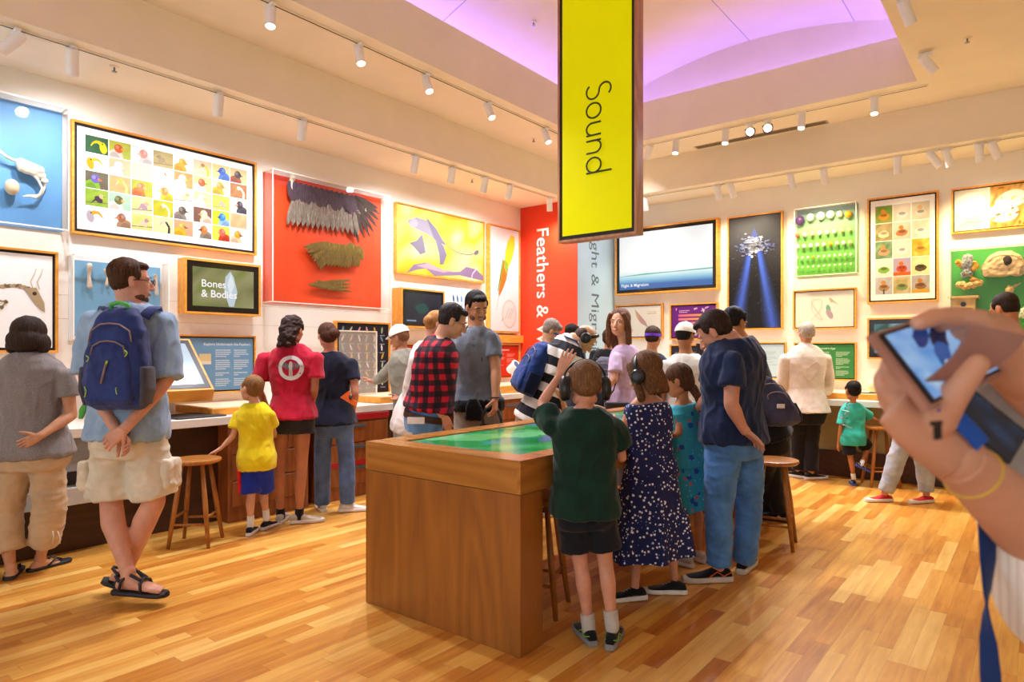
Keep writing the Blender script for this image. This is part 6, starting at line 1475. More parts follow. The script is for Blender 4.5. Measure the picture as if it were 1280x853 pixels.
# sandals
def sandal(p, an, d, U, ground=None):
    d, U = nrm(d), nrm(U); U = (U-d*U.dot(d)).normalized(); q = d.cross(U); k = p.k; z = an-U*(.062*k)
    g = G(); g.loft([(z+d*(x*k)-U*.014, q, U, a*k, .013, .013) for x, a in ((-.085, .022), (-.065, .038), (0, .038), (.08, .043), (.15, .050), (.19, .044), (.212, .022))], 20, 4); o = g.build('sandal', plain('#1a1c22', .6), p.root, M=p.M); sharp(o, 50)
    g = G()
    for pts in ([(-.02, 1, .0), (-.01, 1, .05), (.02, 0, .082), (-.01, -1, .05), (-.02, -1, .0)], [(.10, 1, 0), (.09, .8, .04), (.085, 0, .058), (.09, -.8, .04), (.10, -1, 0)], [(-.02, 1, .05), (-.066, .2, .06), (-.066, -.2, .06), (-.02, -1, .05)], [(.085, .5, .052), (.03, .6, .078)], [(.085, -.5, .052), (.03, -.6, .078)]):
        g.loft([(z+d*(x*k)+q*(y*.043*k)+U*(h*k), d, U, .009, .004, .004) for x, y, h in pts], 8, 3) if False else g.tube([z+d*(x*k)+q*(y*.045*k)+U*(h*k+.006) for x, y, h in pts], .0085, 8)
    g.build('strap', plain('#23262e', .6), o, smooth=True, M=p.M)
sandal(p, p.J['anR'], nrm(RT*.8+FW*.3-UPV*.42), nrm(UPV+RT*.4)); sandal(p, p.J['anL'], nrm(RT*.95-FW*.15), UPV)
bpp = P(160, 448, T2-.15)
sh = lambda x, y, dt: P(x, y, T2+dt)
stp = lambda s_: [(sh(163+s_*17, 397, -.17), -FW, .032), (sh(163+s_*24, 388, -.15), UPV-FW, .034), (sh(163+s_*31, 384, -.06), UPV, .034), (sh(163+s_*34, 389, .08), UPV+FW, .03), (sh(163+s_*38, 420, .155), FW, .026)]
backpack(bpp, RT, -FW, UPV, .325, .53, .2, cloth('#25356e', '#2d4080', var=.15, rough=.7, heather=.1), cloth('#4b4a55', var=.1), 'navy hiking backpack with lime cords worn by the tall man in the blue shirt', trim='#84716e', green='#3fae3c', straps=[stp(1), stp(-1)])
g = G(); g.loft([(P(108, 502, T2-.06), RT, -FW, .012, .006, .006), (P(104, 512, T2-.06), RT, -FW, .022, .012, .012), (P(101, 524, T2-.06), RT, -FW, .012, .006, .006)], 12); organic('bottle_pouch', [g], plain('#4aa33a', .6), p.root, p.M, .004, 2)
# 3 boy, yellow T-shirt
T3 = 4.92
p = Person('small boy in a yellow T-shirt and blue shorts touching the stool', T3, 320, 1.17, 5, 'c', 1.0, hd=.205, skinc='#d9a283',
    pelvis=(321, 573), neck=(318, 504), head=(314, 486), hphi=-62, tilt=-8,
    J=dict(shL=(298, 517, .02), elL=(291, 546, -.02), wrL=(275, 562, -.05), shR=(338, 517, 0), elR=(342, 540, .08), wrR=(345, 548, .28), anL=(313, 656, -.02), anR=(333, 647, .14), knR=(330, 615, .12), knL=(314, 620)))
p.body(hand_kw=dict(L=dict(d=P(264, 567, T3-.06)-P(275, 562, T3-.05), n=-UPV, th=FW, curl=.25, k=.66)))
p.top(cloth('#e8cf0c', '#f0da20', var=.05), c=.02, hem=-.20, flare=.006, sleeve=.62, sc=.02, name='t_shirt', seed=5, amp=.006, fvox=.0065)
p.pants(cloth('#1f35a8', var=.08), end=.46, c=.02, r_end=.078, name='shorts', amp=.005)
g = G(); a_ = p.J['hipL']-p.S*.050-p.F*.060; b_ = p.J['kn'+'L'].lerp(p.J['hipL'], .10)-p.S*.060-p.F*.046
g.loft([(a_.lerp(b_, u), p.F, p.S, .018, .012, .012) for u in (0.05, .35, .7, 1)], 12, 4); organic('side_stripe', [g], cloth('#d81e28'), p.root, p.M, .006, 1)
p.hair('crop', hairm('#8a6238', '#b58a54')); p.face(brow='#a07850')
p.shoes(top='#1d1d22', sole='#e6e2dc', lace='#d0cecb')
def sock(p, sd, c='#eceae6', h=.10, r=.028):
    an, kn = p.J['an'+sd], p.J['kn'+sd]; d = (kn-an).normalized(); g = G(); g.chain([an-d*.01, an+d*h*p.k], [r*p.k*1.12, r*p.k*1.15], 14, endflat=True); organic('sock', [g], cloth(c), p.root, p.M, .005, 1)
for sd in 'RL': sock(p, sd, r=.034)
# 4 red T-shirt woman
T4 = 5.2
RED = cloth('#b3122f', '#c21a38', var=.08)
p = Person('woman from behind in a dark red T-shirt with a round white emblem', T4, 366, 1.65, 2, 'f', 1.0, hd=.225, skinc='#b97a58',
    pelvis=(365, 521), neck=(364, 431), head=(366, 413), hphi=18, tilt=10,
    J=dict(shR=(395, 446), shL=(331, 446), elR=(393, 487, -.02), wrR=(389, 508, .22), elL=(324, 490, .02), wrL=(335, 512, .24), anR=(374, 646, .02), anL=(351, 646, .04), knR=(377, 582), knL=(349, 582)))
p.body(); p.top(RED, c=.024, hem=-.02, flare=.0, sleeve=.62, sc=.03, name='t_shirt', amp=.007, fvox=.0075, seed=8)
p.pants(cloth('#2a282b', var=.2), end=.17, c=.018, r_end=.108, name='shorts', waist=.15, amp=.006)
p.hair('curly', hairm('#33201a', '#5c4030'))
# emblem
c = P(353, 461, T4-.3); a = Art(c-RT*.12-UPV*.12, RT, UPV, -FW, .24, .24); a.clip = (-.1, -.1, .4, .4)
for i in range(36):
    q0, q1 = 2*PI*i/36, 2*PI*(i+1)/36
    a.poly([(.12+r_*math.cos(q), .12+r_*math.sin(q)) for r_, q in ((.095, q0), (.095, q1), (.066, q1), (.066, q0))], '#ece8e6', st=(i == 0))
for s_ in (-1, 1):
    a.poly([(.12+s_*x_, y_) for x_, y_ in ((.012, .150), (.045, .162), (.08, .155), (.112, .136), (.118, .126), (.085, .136), (.06, .128), (.035, .112), (.012, .105))], '#6c6268')
    for kx in range(6): x0 = .02+kx*.015; a.poly([(.12+s_*x0, .150-.002*kx), (.12+s_*(x0+.006), .150-.002*kx), (.12+s_*(x0+.004), .124+.001*kx), (.12+s_*x0, .122)], '#8f868a')
for dx in (-.012, -.004, .004, .012): a.poly([(.12+dx-.003, .05), (.12+dx+.003, .05), (.12+dx*.8+.003, .12), (.12+dx*.8-.003, .12)], '#d8d2d0')
a.ell(.12, .135, .016, .03, '#e8e4e0'); a.ell(.12, .16, .010, .010, '#f2efec'); a.poly([(.128, .163), (.142, .158), (.128, .155)], '#cbb890')
project(a.g, p.topo, p.M, FW, M_print, 'emblem', p.topo, p.root)
p.shoes(dirs=dict(R=nrm(FW*.35+RT), L=nrm(FW-RT*.1)), top='#b9ab9b', sole='#d8cdbf', lace='#c8bcae')
for sd in 'RL': sock(p, sd, '#1d1b1e', .07, .032)
g = G(); q = p.sec(.13, .02); g.loft([(q[0]+p.up*z, q[1], q[2], q[3], q[4], q[5]) for z in (-.016, .016)], 30, 2.4); sharp(g.build('belt', plain('#241c1a', .5), p.root, M=p.M), 60)
# 5 navy T-shirt woman, jeans
T5 = 5.6
p = Person('woman from behind in a black-navy T-shirt and blue jeans beside the red-shirted woman', T5, 418, 1.63, 3, 'f', .98, hd=.22, skinc='#c98a6c',
    pelvis=(417, 527), neck=(413, 440), head=(409, 420), hphi=-32, tilt=16,
    J=dict(shR=(440, 452), shL=(388, 452), elR=(444, 492, -.05), wrR=(441, 517, .1), elL=(386, 496, .05), wrL=(396, 520, .25), anR=(434, 632, .0), anL=(403, 634, .04), knR=(434, 580), knL=(403, 580)))
p.body(hand_kw=dict(R=dict(k=.8))); p.top(cloth('#16182a', var=.12), c=.02, hem=-.04, flare=-.004, sleeve=.55, sc=.02, name='t_shirt', seed=9, fvox=.0075)
p.pants(denim('#50668c'), c=.012, r_end=.062, r_knee=.068, amp=.006, name='jeans'); p.hair('bun', hairm('#4a2818', '#8a5028')); p.face()
p.shoes(top='#d8d2ca', sole='#ece8e2', lace='#f0ede8', dirs=dict(R=nrm(RT+FW*.3), L=nrm(-RT*.5+FW)))
t = thing('paper_bird', 'orange paper bird shape held at the hip of the woman in blue jeans', 'paper craft', tuple(P(437, 500, 5.42)))
g = G(); A_ = [P(x, y, 5.43) for x, y in ((425, 497), (437, 488), (440, 499), (447, 503), (443, 508), (425, 497))][:5]; nn = FW*.006
g.add(A_+[q+nn for q in A_], [(0, 1, 2, 3, 4), (9, 8, 7, 6, 5)]+[(i, (i+1) % 5, (i+1) % 5+5, i+5) for i in range(5)]); o = g.build('sheet', plain('#ee6a16', .6), t, M=Minv(t)); fixn(o)
g = G(); g.ell(P(438, 497, 5.415), (.02, .01, .022)); g.build('clip', plain('#4a3530', .4), t, M=Minv(t), smooth=True)
# 6 reaching visitor in grey sleeve and pale cap (behind the plaid man)
T6 = 6.3
p = Person('visitor in a grey-green jacket and white cap reaching left over the counter', T6, 512, 1.60, -60, 'f', 1.0, hd=.22, skinc='#b47858',
    pelvis=(514, 530), neck=(503, 437), head=(499, 422), hphi=-75, tilt=20, J=dict(shL=(492, 452, .1), elL=(478, 472, .15), wrL=(466, 478, .2), shR=(512, 450, -.05), elR=(512, 480), wrR=(500, 492, -.1)))
p.body(hand_kw=dict(L=dict(d=P(459, 474, 6.5)-P(466, 478, 6.5), n=-UPV, th=-FW, curl=.5))); p.top(cloth('#8d8a7c', var=.12), c=.025, hem=-.3, flare=.03, sleeve=1.8, sc=.02, name='jacket', seed=11)
p.pants(cloth('#5a6a80', var=.1), c=.014); p.hair('short', hairm('#8a5c40')); p.face(); p.shoes(top='#3a3532')
def cap(p, c, brimdir=1, shell=1.05, mat=None):
    C, S, F, U, k = p.C, p.hS, p.hF*brimdir, p.hU, p.hd
    g = G(); R = []; at = lambda a, f, u: C+S*(a*k)+F*(f*k)+U*(u*k); seg = 24
    for i in range(9):
        th = PI/2*i/8; r = math.cos(th)*.098+.001; z = .028+.100*math.sin(th); R.append([at(r*.93*math.cos(2*PI*q/seg), r*1.08*math.sin(2*PI*q/seg)-.012, z) for q in range(seg)])
    g.rings(R); g.ell(at(0, -.012, .128), .007*k); m_ = mat or cloth(c); o = g.build('cap', m_, p.root, M=p.M); sharp(o, 70)
    g = G(); rows = []
    for i in range(5):
        f = i/4; rows.append([at(.082*(1-.22*f*f)*math.sin(a_), .062+.075*f*math.cos(a_*.9)+.018*(1-f)*math.cos(a_), .036-.012*f+(.008*math.cos(a_))) for a_ in [(-1.25+2.5*q/12) for q in range(13)]])
    vs = [v for r in rows for v in r]; n = 13; top = len(vs); fs = [[i*n+q, i*n+q+1, (i+1)*n+q+1, (i+1)*n+q] for i in range(4) for q in range(12)]
    g.add(vs, fs); g.add([v-U*.004 for v in vs], [f[::-1] for f in fs]); o2 = g.build('brim', m_, o, M=p.M, smooth=True); return o
cap(p, '#ece8e0')
# 6b second visitor in a pinkish white top, mostly hidden
T6b = 5.6
p = Person('visitor in a pinkish white top behind the plaid shirt', T6b, 519, 1.66, 60, 'f', 1.02, hd=.22, skinc='#d09a80', pelvis=(517, 522), neck=(536, 428), head=(546, 405), hphi=70, tilt=20,
    J=dict(shR=(520, 446, -.1), elR=(512, 486, -.05), wrR=(507, 528, -.05)))
p.body(hand_kw=dict(R=dict(d=P(500, 540, T6b)-P(507, 528, T6b), n=-RT, th=RT, curl=.8, k=.8))); p.top(cloth('#d9cfc8', var=.05), c=.03, hem=-.22, flare=.02, sleeve=1.6, sc=.02, name='blouse', seed=12); p.pants(denim('#7d92ac')); p.hair('bun', hairm('#b07a44', '#d8a468')); p.face(); p.shoes(top='#6a5a50')
# 7 plaid shirt man
T7 = 4.6
p = Person('older man in a red and black plaid shirt looking down at the table', T7, 535, 1.72, 78, 'm', 1.08, hd=.235, skinc='#cf9a7c', vox=.008,
    pelvis=(533, 520), neck=(551, 424), head=(566, 402), hphi=82, tilt=24, J=dict(shR=(531, 443, -.12), elR=(527, 490, -.14), wrR=(552, 517, -.16), shL=(553, 441, .15), elL=(556, 486, .25), wrL=(548, 512, .28)))
p.body(hand_kw=dict(R=dict(d=P(563, 538, T7-.12)-P(552, 517, T7-.16), n=FW, th=-RT*.3-FW, curl=.2, k=.85, spread=.02), L=dict(curl=1.1, spread=.02, k=.75)))
p.top(plaid(), c=.034, hem=.09, flare=.022, sleeve=1.45, sc=.03, name='plaid_shirt', seed=13, amp=.01, collar=True)
p.pants(denim('#5b87c0'), c=.02, name='jeans', amp=.007, waist=.1); p.hair('short', hairm('#2b2422', '#6a625e')); p.face(brow='#4a4040', glasses='#5a6058', closed=True); p.shoes(top='#3a2a20', sole='#2a2420', lace=None)
g = G(); q = p.sec(.0, .027); g.loft([(q[0]+p.up*z, q[1], q[2], q[3], q[4], q[5]) for z in (-.022, .022)], 30, 2.4); sharp(g.build('belt', plain('#3a2317', .5), p.root, M=p.M), 60)
g = G(); bx = P(520, 526, T7-.23); g.loft([(bx+UPV*z, RT, FW, .058, .008, .008) for z in (-.022, .022)], 12, 6); sharp(g.build('pocket_paper', plain('#ece8e2', .7), p.root, M=p.M), 50)
# 8 polo man
T8 = 5.1
GP = cloth('#666f7c', '#757d88', var=.08, heather=.2)
p = Person('smiling bearded man in a grey polo shirt at the table', T8, 598, 1.83, 162, 'm', .92, hd=.238, skinc='#c08a66', vox=.008,
    pelvis=(598, 513), neck=(596, 412), head=(596, 384), hphi=150, tilt=24, roll=6, J=dict(shR=(569, 425, 0), shL=(614, 420, -.05), elL=(620, 464, -.12), wrL=(619, 497, -.2), elR=(566, 480, .05), wrR=(580, 520, -.05)))
p.body(hand_kw=dict(L=dict(d=P(618, 520, T8-.24)-P(619, 497, T8-.2), n=RT*-.6+FW*.3, th=-RT, curl=.6, k=.92))); p.top(GP, c=.022, hem=.10, flare=.0, sleeve=.58, sc=.018, name='polo_shirt', seed=14, collar=True, fvox=.0075)
p.pants(cloth('#9c8f80', var=.08), c=.02, name='trousers'); p.hair('short', hairm('#171210', '#3a2c24')); p.face(brow='#15100e', lip='#a86858', smile=True, closed=True); p.shoes(top='#2a2420')
g = G(); C, S, F, U, k = p.C, p.hS, p.hF, p.hU, p.hd
g.ell(C+F*.050*k-U*.090*k, (.034*k, .034*k, .019*k), (S, F, U)); [g.ell(C+S*(s_*.045*k)+F*.028*k-U*.066*k, (.017*k, .040*k, .026*k), (S, F, U)) for s_ in (-1, 1)]; g.ell(C+F*.083*k-U*.046*k, (.026*k, .010*k, .005*k), (S, F, U)); organic('beard', [g], plain('#6b4c3a', .9, var=.15, nsc=90), p.root, p.M, .005, 2)
g = G(); g.box(V((-.014, -.001, -.0035)), V((.014, .003, .0035)), M=Matrix.Translation(C+F*.0885*k-U*.0605*k) @ Matrix((S, F, U)).transposed().to_4x4()); g.build('teeth', plain('#efe8dc', .4), p.root, M=p.M)
g = G()
for i in range(3): c_ = P(592, 424+i*8, T8-.155-.008*i); g.ell(c_, (.007, .004, .007))
a_, b_ = p.sec(1.0, .0)[0], p.sec(.62, .022); top_ = p.J['neck']+p.tF*.05; g.chain([top_+p.tS*.03, b_[0]+b_[2]*(b_[4]+.0)], [.008, .008], 8); g.chain([top_-p.tS*.03, b_[0]+b_[2]*(b_[4]+.0)], [.008, .008], 8)
g.build('placket', plain('#4c5562', .8), p.topo, smooth=True, M=p.M)
g = G(); q = p.sec(.07, .028); g.loft([(q[0]+p.up*z, q[1], q[2], q[3]+e_, q[4]+e_, q[5]+e_) for z, e_ in ((-.045, .0), (-.02, .012), (.02, .012), (.045, 0))], 30, 2.4); g.loft([(P(592+dx, 505+dy, T8-.19), RT, FW, w_, .025, .025) for dx, dy, w_ in ((0, -6, .03), (0, 2, .05), (1, 12, .065), (0, 21, .06))], 16, 2.6); organic('waist_jacket', [g], cloth('#151314', var=.2), p.root, p.M, .008, 3, foldf(.006, (14, 14, 10), 25, 4))
g = G(); w0 = p.J['wrL']; g.tube([w0+RT*(.03*math.cos(a_*PI/8))+FW*(.03*math.sin(a_*PI/8)) for a_ in range(16)], .005, 6, closed=True); g.build('bracelet', plain('#3a2418', .6), p.root, smooth=True, M=p.M)
t = thing('tablet_handle', 'black curved handle of a bag held by the man in the grey polo shirt', 'bag', tuple(P(612, 535, 4.9))); t.name = 'shoulder_bag'
g = G(); g.tube([P(x, y, 4.95) for x, y in ((604, 532), (603, 522), (607, 512), (614, 508), (622, 512), (626, 524), (627, 532))], .011, 8); g.build('handle', plain('#2a2d33', .5), t, smooth=True, M=Minv(t))
g = G(); g.loft([(P(616, 530, 5.0)-UPV*z, RT, FW, .1, .05, .05) for z in (0, .05, .2, .25)], 20, 3); organic('bag_body', [g], cloth('#1e1f24'), t, Minv(t), .008, 2)
# 9 striped polo man with headphones
T9 = 5.55
p = Person('balding man in a black and white striped shirt with headphones bending over the table', T9, 672, 1.80, 70, 'm', 1.08, hd=.235, skinc='#c99a72', vox=.0085,
    pelvis=(672, 520), neck=(712, 424), head=(731, 424), hphi=80, tilt=52, J=dict(shR=(691, 436, -.12), elR=(694, 487, -.16), wrR=(706, 512, -.1), shL=(712, 438, .2), elL=(725, 480, .2), wrL=(738, 505, .15)))
ax = tuple((p.M.to_3x3() @ p.up).normalized())
p.body(); p.top(stripes(ax), c=.03, hem=-.1, flare=.0, sleeve=.62, sc=.03, name='striped_polo', seed=15, collar=True, sleeve_flare=1.2); p.pants(cloth('#807a78', var=.1), c=.02); p.hair('bald', hairm('#4a3428', '#6e5444')); p.face(); p.shoes(top='#2a2420')
headphones(p.C, p.hS, p.hF, p.hU, p.hd*1.02, 'black headphones on the balding man in the striped shirt', tiltf=.55)
bS = p.tS; bF = -p.tF
backpack(p.J['pelvis'].lerp(p.J['neck'], .52)+bF*.13, p.tS, bF, p.up, .32, .46, .18, cloth('#16306a', '#1f3f84', var=.2), cloth('#101c3c'), 'dark blue backpack on the back of the bending man in stripes', straps=[[(p.J['neck']+bF*.10+bS*.10*s_, bF+p.up, .028), (p.J['neck']+p.up*.0+bS*.125*s_-bF*.01, p.up, .028), (p.J['neck']-p.up*.12+bS*.14*s_-bF*.135, -bF, .026)] for s_ in (1, -1)])
# 10 grey-haired visitor behind, and dark-haired one
p = Person('grey-haired visitor almost hidden behind the man in stripes', 6.6, 690, 1.66, 90, 'm', 1.0, skinc='#c99a72', head=(690, 414), neck=(684, 432), pelvis=(680, 512), hphi=90, tilt=30, vox=.011); p.body(hands=True); p.top(cloth('#22345c'), c=.025, sleeve=.6); p.pants(cloth('#6a625c')); p.hair('fringe', hairm('#8a7c70', '#cbbcb0')); p.shoes(top='#2a2420')
p = Person('dark-haired visitor whose hair top shows behind the bending man', 7.7, 722, 1.62, 60, 'm', 1.0, skinc='#b98a62', head=(716, 417), neck=(716, 436), pelvis=(716, 516), hphi=60, tilt=10, vox=.011); p.body(); p.top(cloth('#2a2a30'), c=.025, sleeve=.6); p.pants(cloth('#2a2a34')); p.hair('short', hairm('#1a1412')); p.shoes(top='#1c1a1a')
# 14 lilac woman
T14 = 6.3
p = Person('woman in a lilac T-shirt with long brown hair looking back', T14, 781, 1.74, -42, 'f', .95, hd=.262, skinc='#d7a182', vox=.0085,
    pelvis=(780, 512), neck=(782, 432), head=(774, 404), hphi=-152, tilt=-2, J=dict(shL=(770, 446, -.13), elL=(768, 474, -.2), wrL=(755, 489, -.1), shR=(793, 446, .14), elR=(797, 480, .18), wrR=(790, 500, .3)))
p.body(hand_kw=dict(L=dict(d=P(750, 486, T14-.05)-P(755, 489, T14-.1), n=FW, th=UPV, curl=.7, k=.8))); p.top(cloth('#bda4c4', '#cdb6d2', var=.05), c=.022, hem=-.12, flare=.006, sleeve=.68, sc=.026, name='t_shirt', seed=16); p.pants(cloth('#5c5660', var=.1), c=.02); p.hair('long', hairm('#6a4228', '#a87848'), .13); p.face(brow='#5a3c28', lip='#b8605c'); p.shoes(top='#26242a')
t = thing('handbag', 'dark grey crossbody bag hanging at the waist of the woman in lilac', 'bag', tuple(P(772, 517, 6.0)))
g = G(); cc = P(771, 503, 6.08); g.loft([(cc-UPV*z, RT, FW, .115, .04, .04) for z in (-.0, .02, .16, .18)], 20, 4); organic('body', [g], cloth('#3a3638', var=.1), t, Minv(t), .007, 2)
g = G(); g.tube([cc-RT*.11, P(767, 488, 6.1), P(772, 470, 6.14), P(782, 446, 6.2)], .008, 6); g.build('strap', plain('#4a423e', .6), t, smooth=True, M=Minv(t))
# 15 black T-shirt visitor behind lilac woman
p = Person('visitor in a black T-shirt with a grey rucksack, behind the woman in lilac', 7.0, 755, 1.60, 20, 'f', 1.0, skinc='#c58a66', head=(762, 423), neck=(760, 437), pelvis=(757, 515), vox=.01); p.body(); p.top(cloth('#17161a', var=.2), c=.024, sleeve=.6); p.pants(cloth('#3a3a44')); p.hair('bun', hairm('#33241c')); p.shoes(top='#1c1a1a')
backpack(P(757, 469, 6.83), p.tS, -p.tF, p.up, .27, .36, .15, cloth('#55525c', var=.15), cloth('#3a3840'), 'grey rucksack on the visitor in black beside the woman in lilac', straps=[[(p.J['neck']-p.tF*.09+p.tS*.09*s_-p.up*.1, -p.tF, .02), (p.J['neck']+p.tS*.11*s_-p.up*.0, p.up, .02), (p.J['neck']-p.up*.12+p.tS*.12*s_+p.tF*.1, p.tF, .02)] for s_ in (1, -1)])
# 16 purple visor
T16 = 7.0
p = Person('visitor in a navy shirt and violet headband visor facing the wall', T16, 815, 1.64, 15, 'm', 1.0, hd=.23, skinc='#b98058', head=(817, 422), neck=(814, 442), pelvis=(812, 516), hphi=35, tilt=4, vox=.01, J=dict(shR=(832, 452), shL=(797, 452)))
p.body(); p.top(cloth('#1c2440', var=.15), c=.024, sleeve=.9, name='shirt'); p.pants(cloth('#2a2a34')); p.hair('short', hairm('#3a2418', '#6a4428')); p.face(); p.shoes(top='#1c1a1a')
g = G(); C, S, F, U, k = p.C, p.hS, p.hF, p.hU, p.hd; g.loft([(C+U*(u*k)-F*(.012*k), S, F, .084*k, .098*k, .102*k) for u in (.008, .036)], 28, 2.1); sharp(g.build('visor', cloth('#6a3cc0'), p.root, M=p.M), 60)
# 17 white cap man
T17 = 6.3
p = Person('man in a white cap and off-white T-shirt seen from behind', T17, 856, 1.70, 20, 'm', 1.05, hd=.235, skinc='#a8704c', head=(857, 420), neck=(858, 443), pelvis=(857, 520), hphi=45, tilt=10, vox=.0085, J=dict(shR=(879, 456, .0), shL=(833, 456, 0), elR=(880, 490, .1), wrR=(872, 470, .35)))
p.body(hand_kw=dict(R=dict(curl=.8, k=.8))); p.top(cloth('#d9d9ce', '#e2e2d8', var=.04), c=.03, hem=-.2, flare=.012, sleeve=.72, sc=.03, name='t_shirt', seed=17, fvox=.008); p.pants(cloth('#4a4a50')); p.hair('crop', hairm('#15110f', '#2a2220')); p.face(); p.shoes(top='#1c1a1a')
o = cap(p, '#e3ddcc', 1)
g = G(); C, S, F, U, k = p.C, p.hS, p.hF, p.hU, p.hd; g.ell(C-F*.106*k+U*.042*k, (.026*k, .01*k, .017*k), (S, F, U)); g.build('strap_opening', plain('#241a14', .8), o, smooth=True, M=p.M)
t = thing('phone', 'dark phone held up in front of the man in the white cap', 'phone', tuple(P(875, 447, 6.62)))
g = G(); c_ = P(875, 438, 6.62); g.box((-.036, -.004, -.07), (.036, .004, .07), bev=.003, M=Matrix.Translation(c_) @ Matrix.Rotation(.5, 4, 'Z') @ Matrix.Rotation(-.3, 4, 'X')); g.build('case', M_black, t, M=Minv(t))
# 18 navy man, jeans
T18 = 3.92
NV = cloth('#1c2a4c', '#22335a', var=.12)
p = Person('man in a navy T-shirt and faded jeans bending over the table', T18, 912, 1.74, -38, 'm', 1.1, hd=.245, skinc='#cf9478', vox=.0075,
    pelvis=(917, 545), neck=(918, 424), head=(893, 416), hphi=-62, tilt=36, J=dict(shL=(889, 446, -.16), elL=(892, 496, -.26), wrL=(888, 505, .15) , shR=(938, 436, .10), elR=(925, 505, -.24), wrR=(933, 532, -.26), anL=(898, 710, -.02), knL=(898, 630, -.05), anR=(930, 706, .16), knR=(937, 628, .1)))
p.J['elL'] = P(884, 500, T18+.1); p.J['wrL'] = P(872, 512, T18+.25); p.J['shL'] = P(893, 447, T18+.02)
p.J['shR'] = P(916, 452, T18-.17); p.J['elR'] = P(914, 506, T18-.22); p.J['wrR'] = P(930, 538, T18-.22)
p.body(hand_kw=dict(R=dict(d=P(940, 546, T18-.2)-P(926, 534, T18-.22), n=-UPV+RT*.2, th=RT, curl=.35, k=.95)))
p.top(NV, c=.03, hem=-.06, flare=.0, sleeve=.58, sc=.022, name='t_shirt', seed=18, amp=.010, fvox=.0075)
p.pants(denim('#4673ae'), c=.021, r_end=.070, r_knee=.078, amp=.010, name='jeans', waist=.1); p.hair('short', hairm('#33231a', '#5c4030')); p.face()
p.shoes(dirs=dict(L=nrm(-RT*.95-FW*.05), R=nrm(FW*.3+RT*.2)), top='#17171a', sole='#c9c2ba', lace=None, accent='#e8642c')
# 19 dark-haired man with grey rucksack
T19 = 5.3
p = Person('dark-haired man in black leaning over the table with a slate rucksack', T19, 952, 1.76, -62, 'm', 1.0, hd=.232, skinc='#b47c50', vox=.0085,
    pelvis=(962, 540), neck=(927, 424), head=(919, 403), hphi=60, tilt=14, J=dict(shL=(922, 446, .16), elL=(918, 482, .2), wrL=(908, 505, .2), shR=(938, 442, -.12), elR=(950, 470, -.1), wrR=(946, 487, .12), anR=(975, 645, -.02), anL=(960, 640, .1)))
p.body(); p.top(cloth('#17181c', var=.2), c=.026, hem=-.06, sleeve=.7, sc=.03, name='t_shirt', seed=19); p.pants(cloth('#1c1a1c', var=.15), c=.016, r_end=.058, waist=.12); p.hair('short', hairm('#15100e', '#2a211c')); p.face(); p.shoes(top='#17171a', sole='#2a2422', lace=None)
mS, mF, mU = p.tS, -p.tF, p.up
backpack(P(955, 502, T19-.13), nrm(RT*.9+UPV*.1), nrm(-FW*.8+RT*.35+UPV*.1), nrm(UPV*.88-RT*.42), .27, .42, .17, cloth('#3b3f5c', '#4a4e6c', var=.15, rough=.7), cloth('#2e3148'), 'slate blue-grey rucksack with a small white label on the man leaning by the stool', trim='#8a7a86')
g = G()
# label on rucksack
bk = [o for o in bpy.data.objects if o.name.startswith('backpack') and o.get('label', '').startswith('slate')][0]
q_ = P(976, 508, T19-.33); g.loft([(q_+UPV*z, RT, FW, .028, .012, .012) for z in (-.015, .015)], 10, 6); sharp(g.build('label_patch', plain('#e8e4de', .6), bk, M=Minv(bk)), 50)
# 12 girl, navy floral dress
T12 = 3.66
p = Person('girl in a long navy dress with white flowers wearing headphones', T12, 809, 1.34, -20, 'c', 1.0, hd=.222, skinc='#cf9676', vox=.0075,
    pelvis=(815, 592), neck=(808, 494), head=(806, 468), hphi=-48, tilt=18, J=dict(shL=(790, 508, -.02), elL=(779, 535, -.04), wrL=(764, 548, .1), shR=(828, 508, .06), elR=(834, 545, .0), wrR=(822, 552, .3), anL=(794, 738, -.05), anR=(844, 722, .04)))
p.body(); fl = floral('navy_floral', '#101c56', [('#eceefa', 44, .38), ('#7f98dc', 30, .24)], 40)
p.top(fl, c=.016, hem=.0, flare=.004, sleeve=.0, name='dress_bodice', seed=20, neckf=.90, amp=.004)
g = G(); 
for sg in (1, -1): g.tube([p.sec(.80, .014)[0]+p.tS*(sg*.055)-p.tF*.05, p.J['neck']-p.up*.035+p.tS*(sg*.062), p.sec(.78, .014)[0]+p.tS*(sg*.055)+p.tF*.07], .008, 8)
g.build('shoulder_strap', fl, p.topo, smooth=True, M=p.M)
p.skirt(fl, .30, .24, .215, ruffle=.60, waves=7, wamp=.014, lean=P(812, 700, T12)); p.hair('straight', hairm('#6e4a2c', '#b08454'), .02); p.face()
p.shoes(dirs=dict(L=nrm(-RT*.75+FW*.25-FW*.4), R=nrm(-RT+FW*.1)), top='#19191c', sole='#e9e7e4', lace='#e0dedb')
headphones(p.C, p.hS, p.hF, p.hU, p.hd*1.02, 'black headphones on the girl in the navy flowered dress')
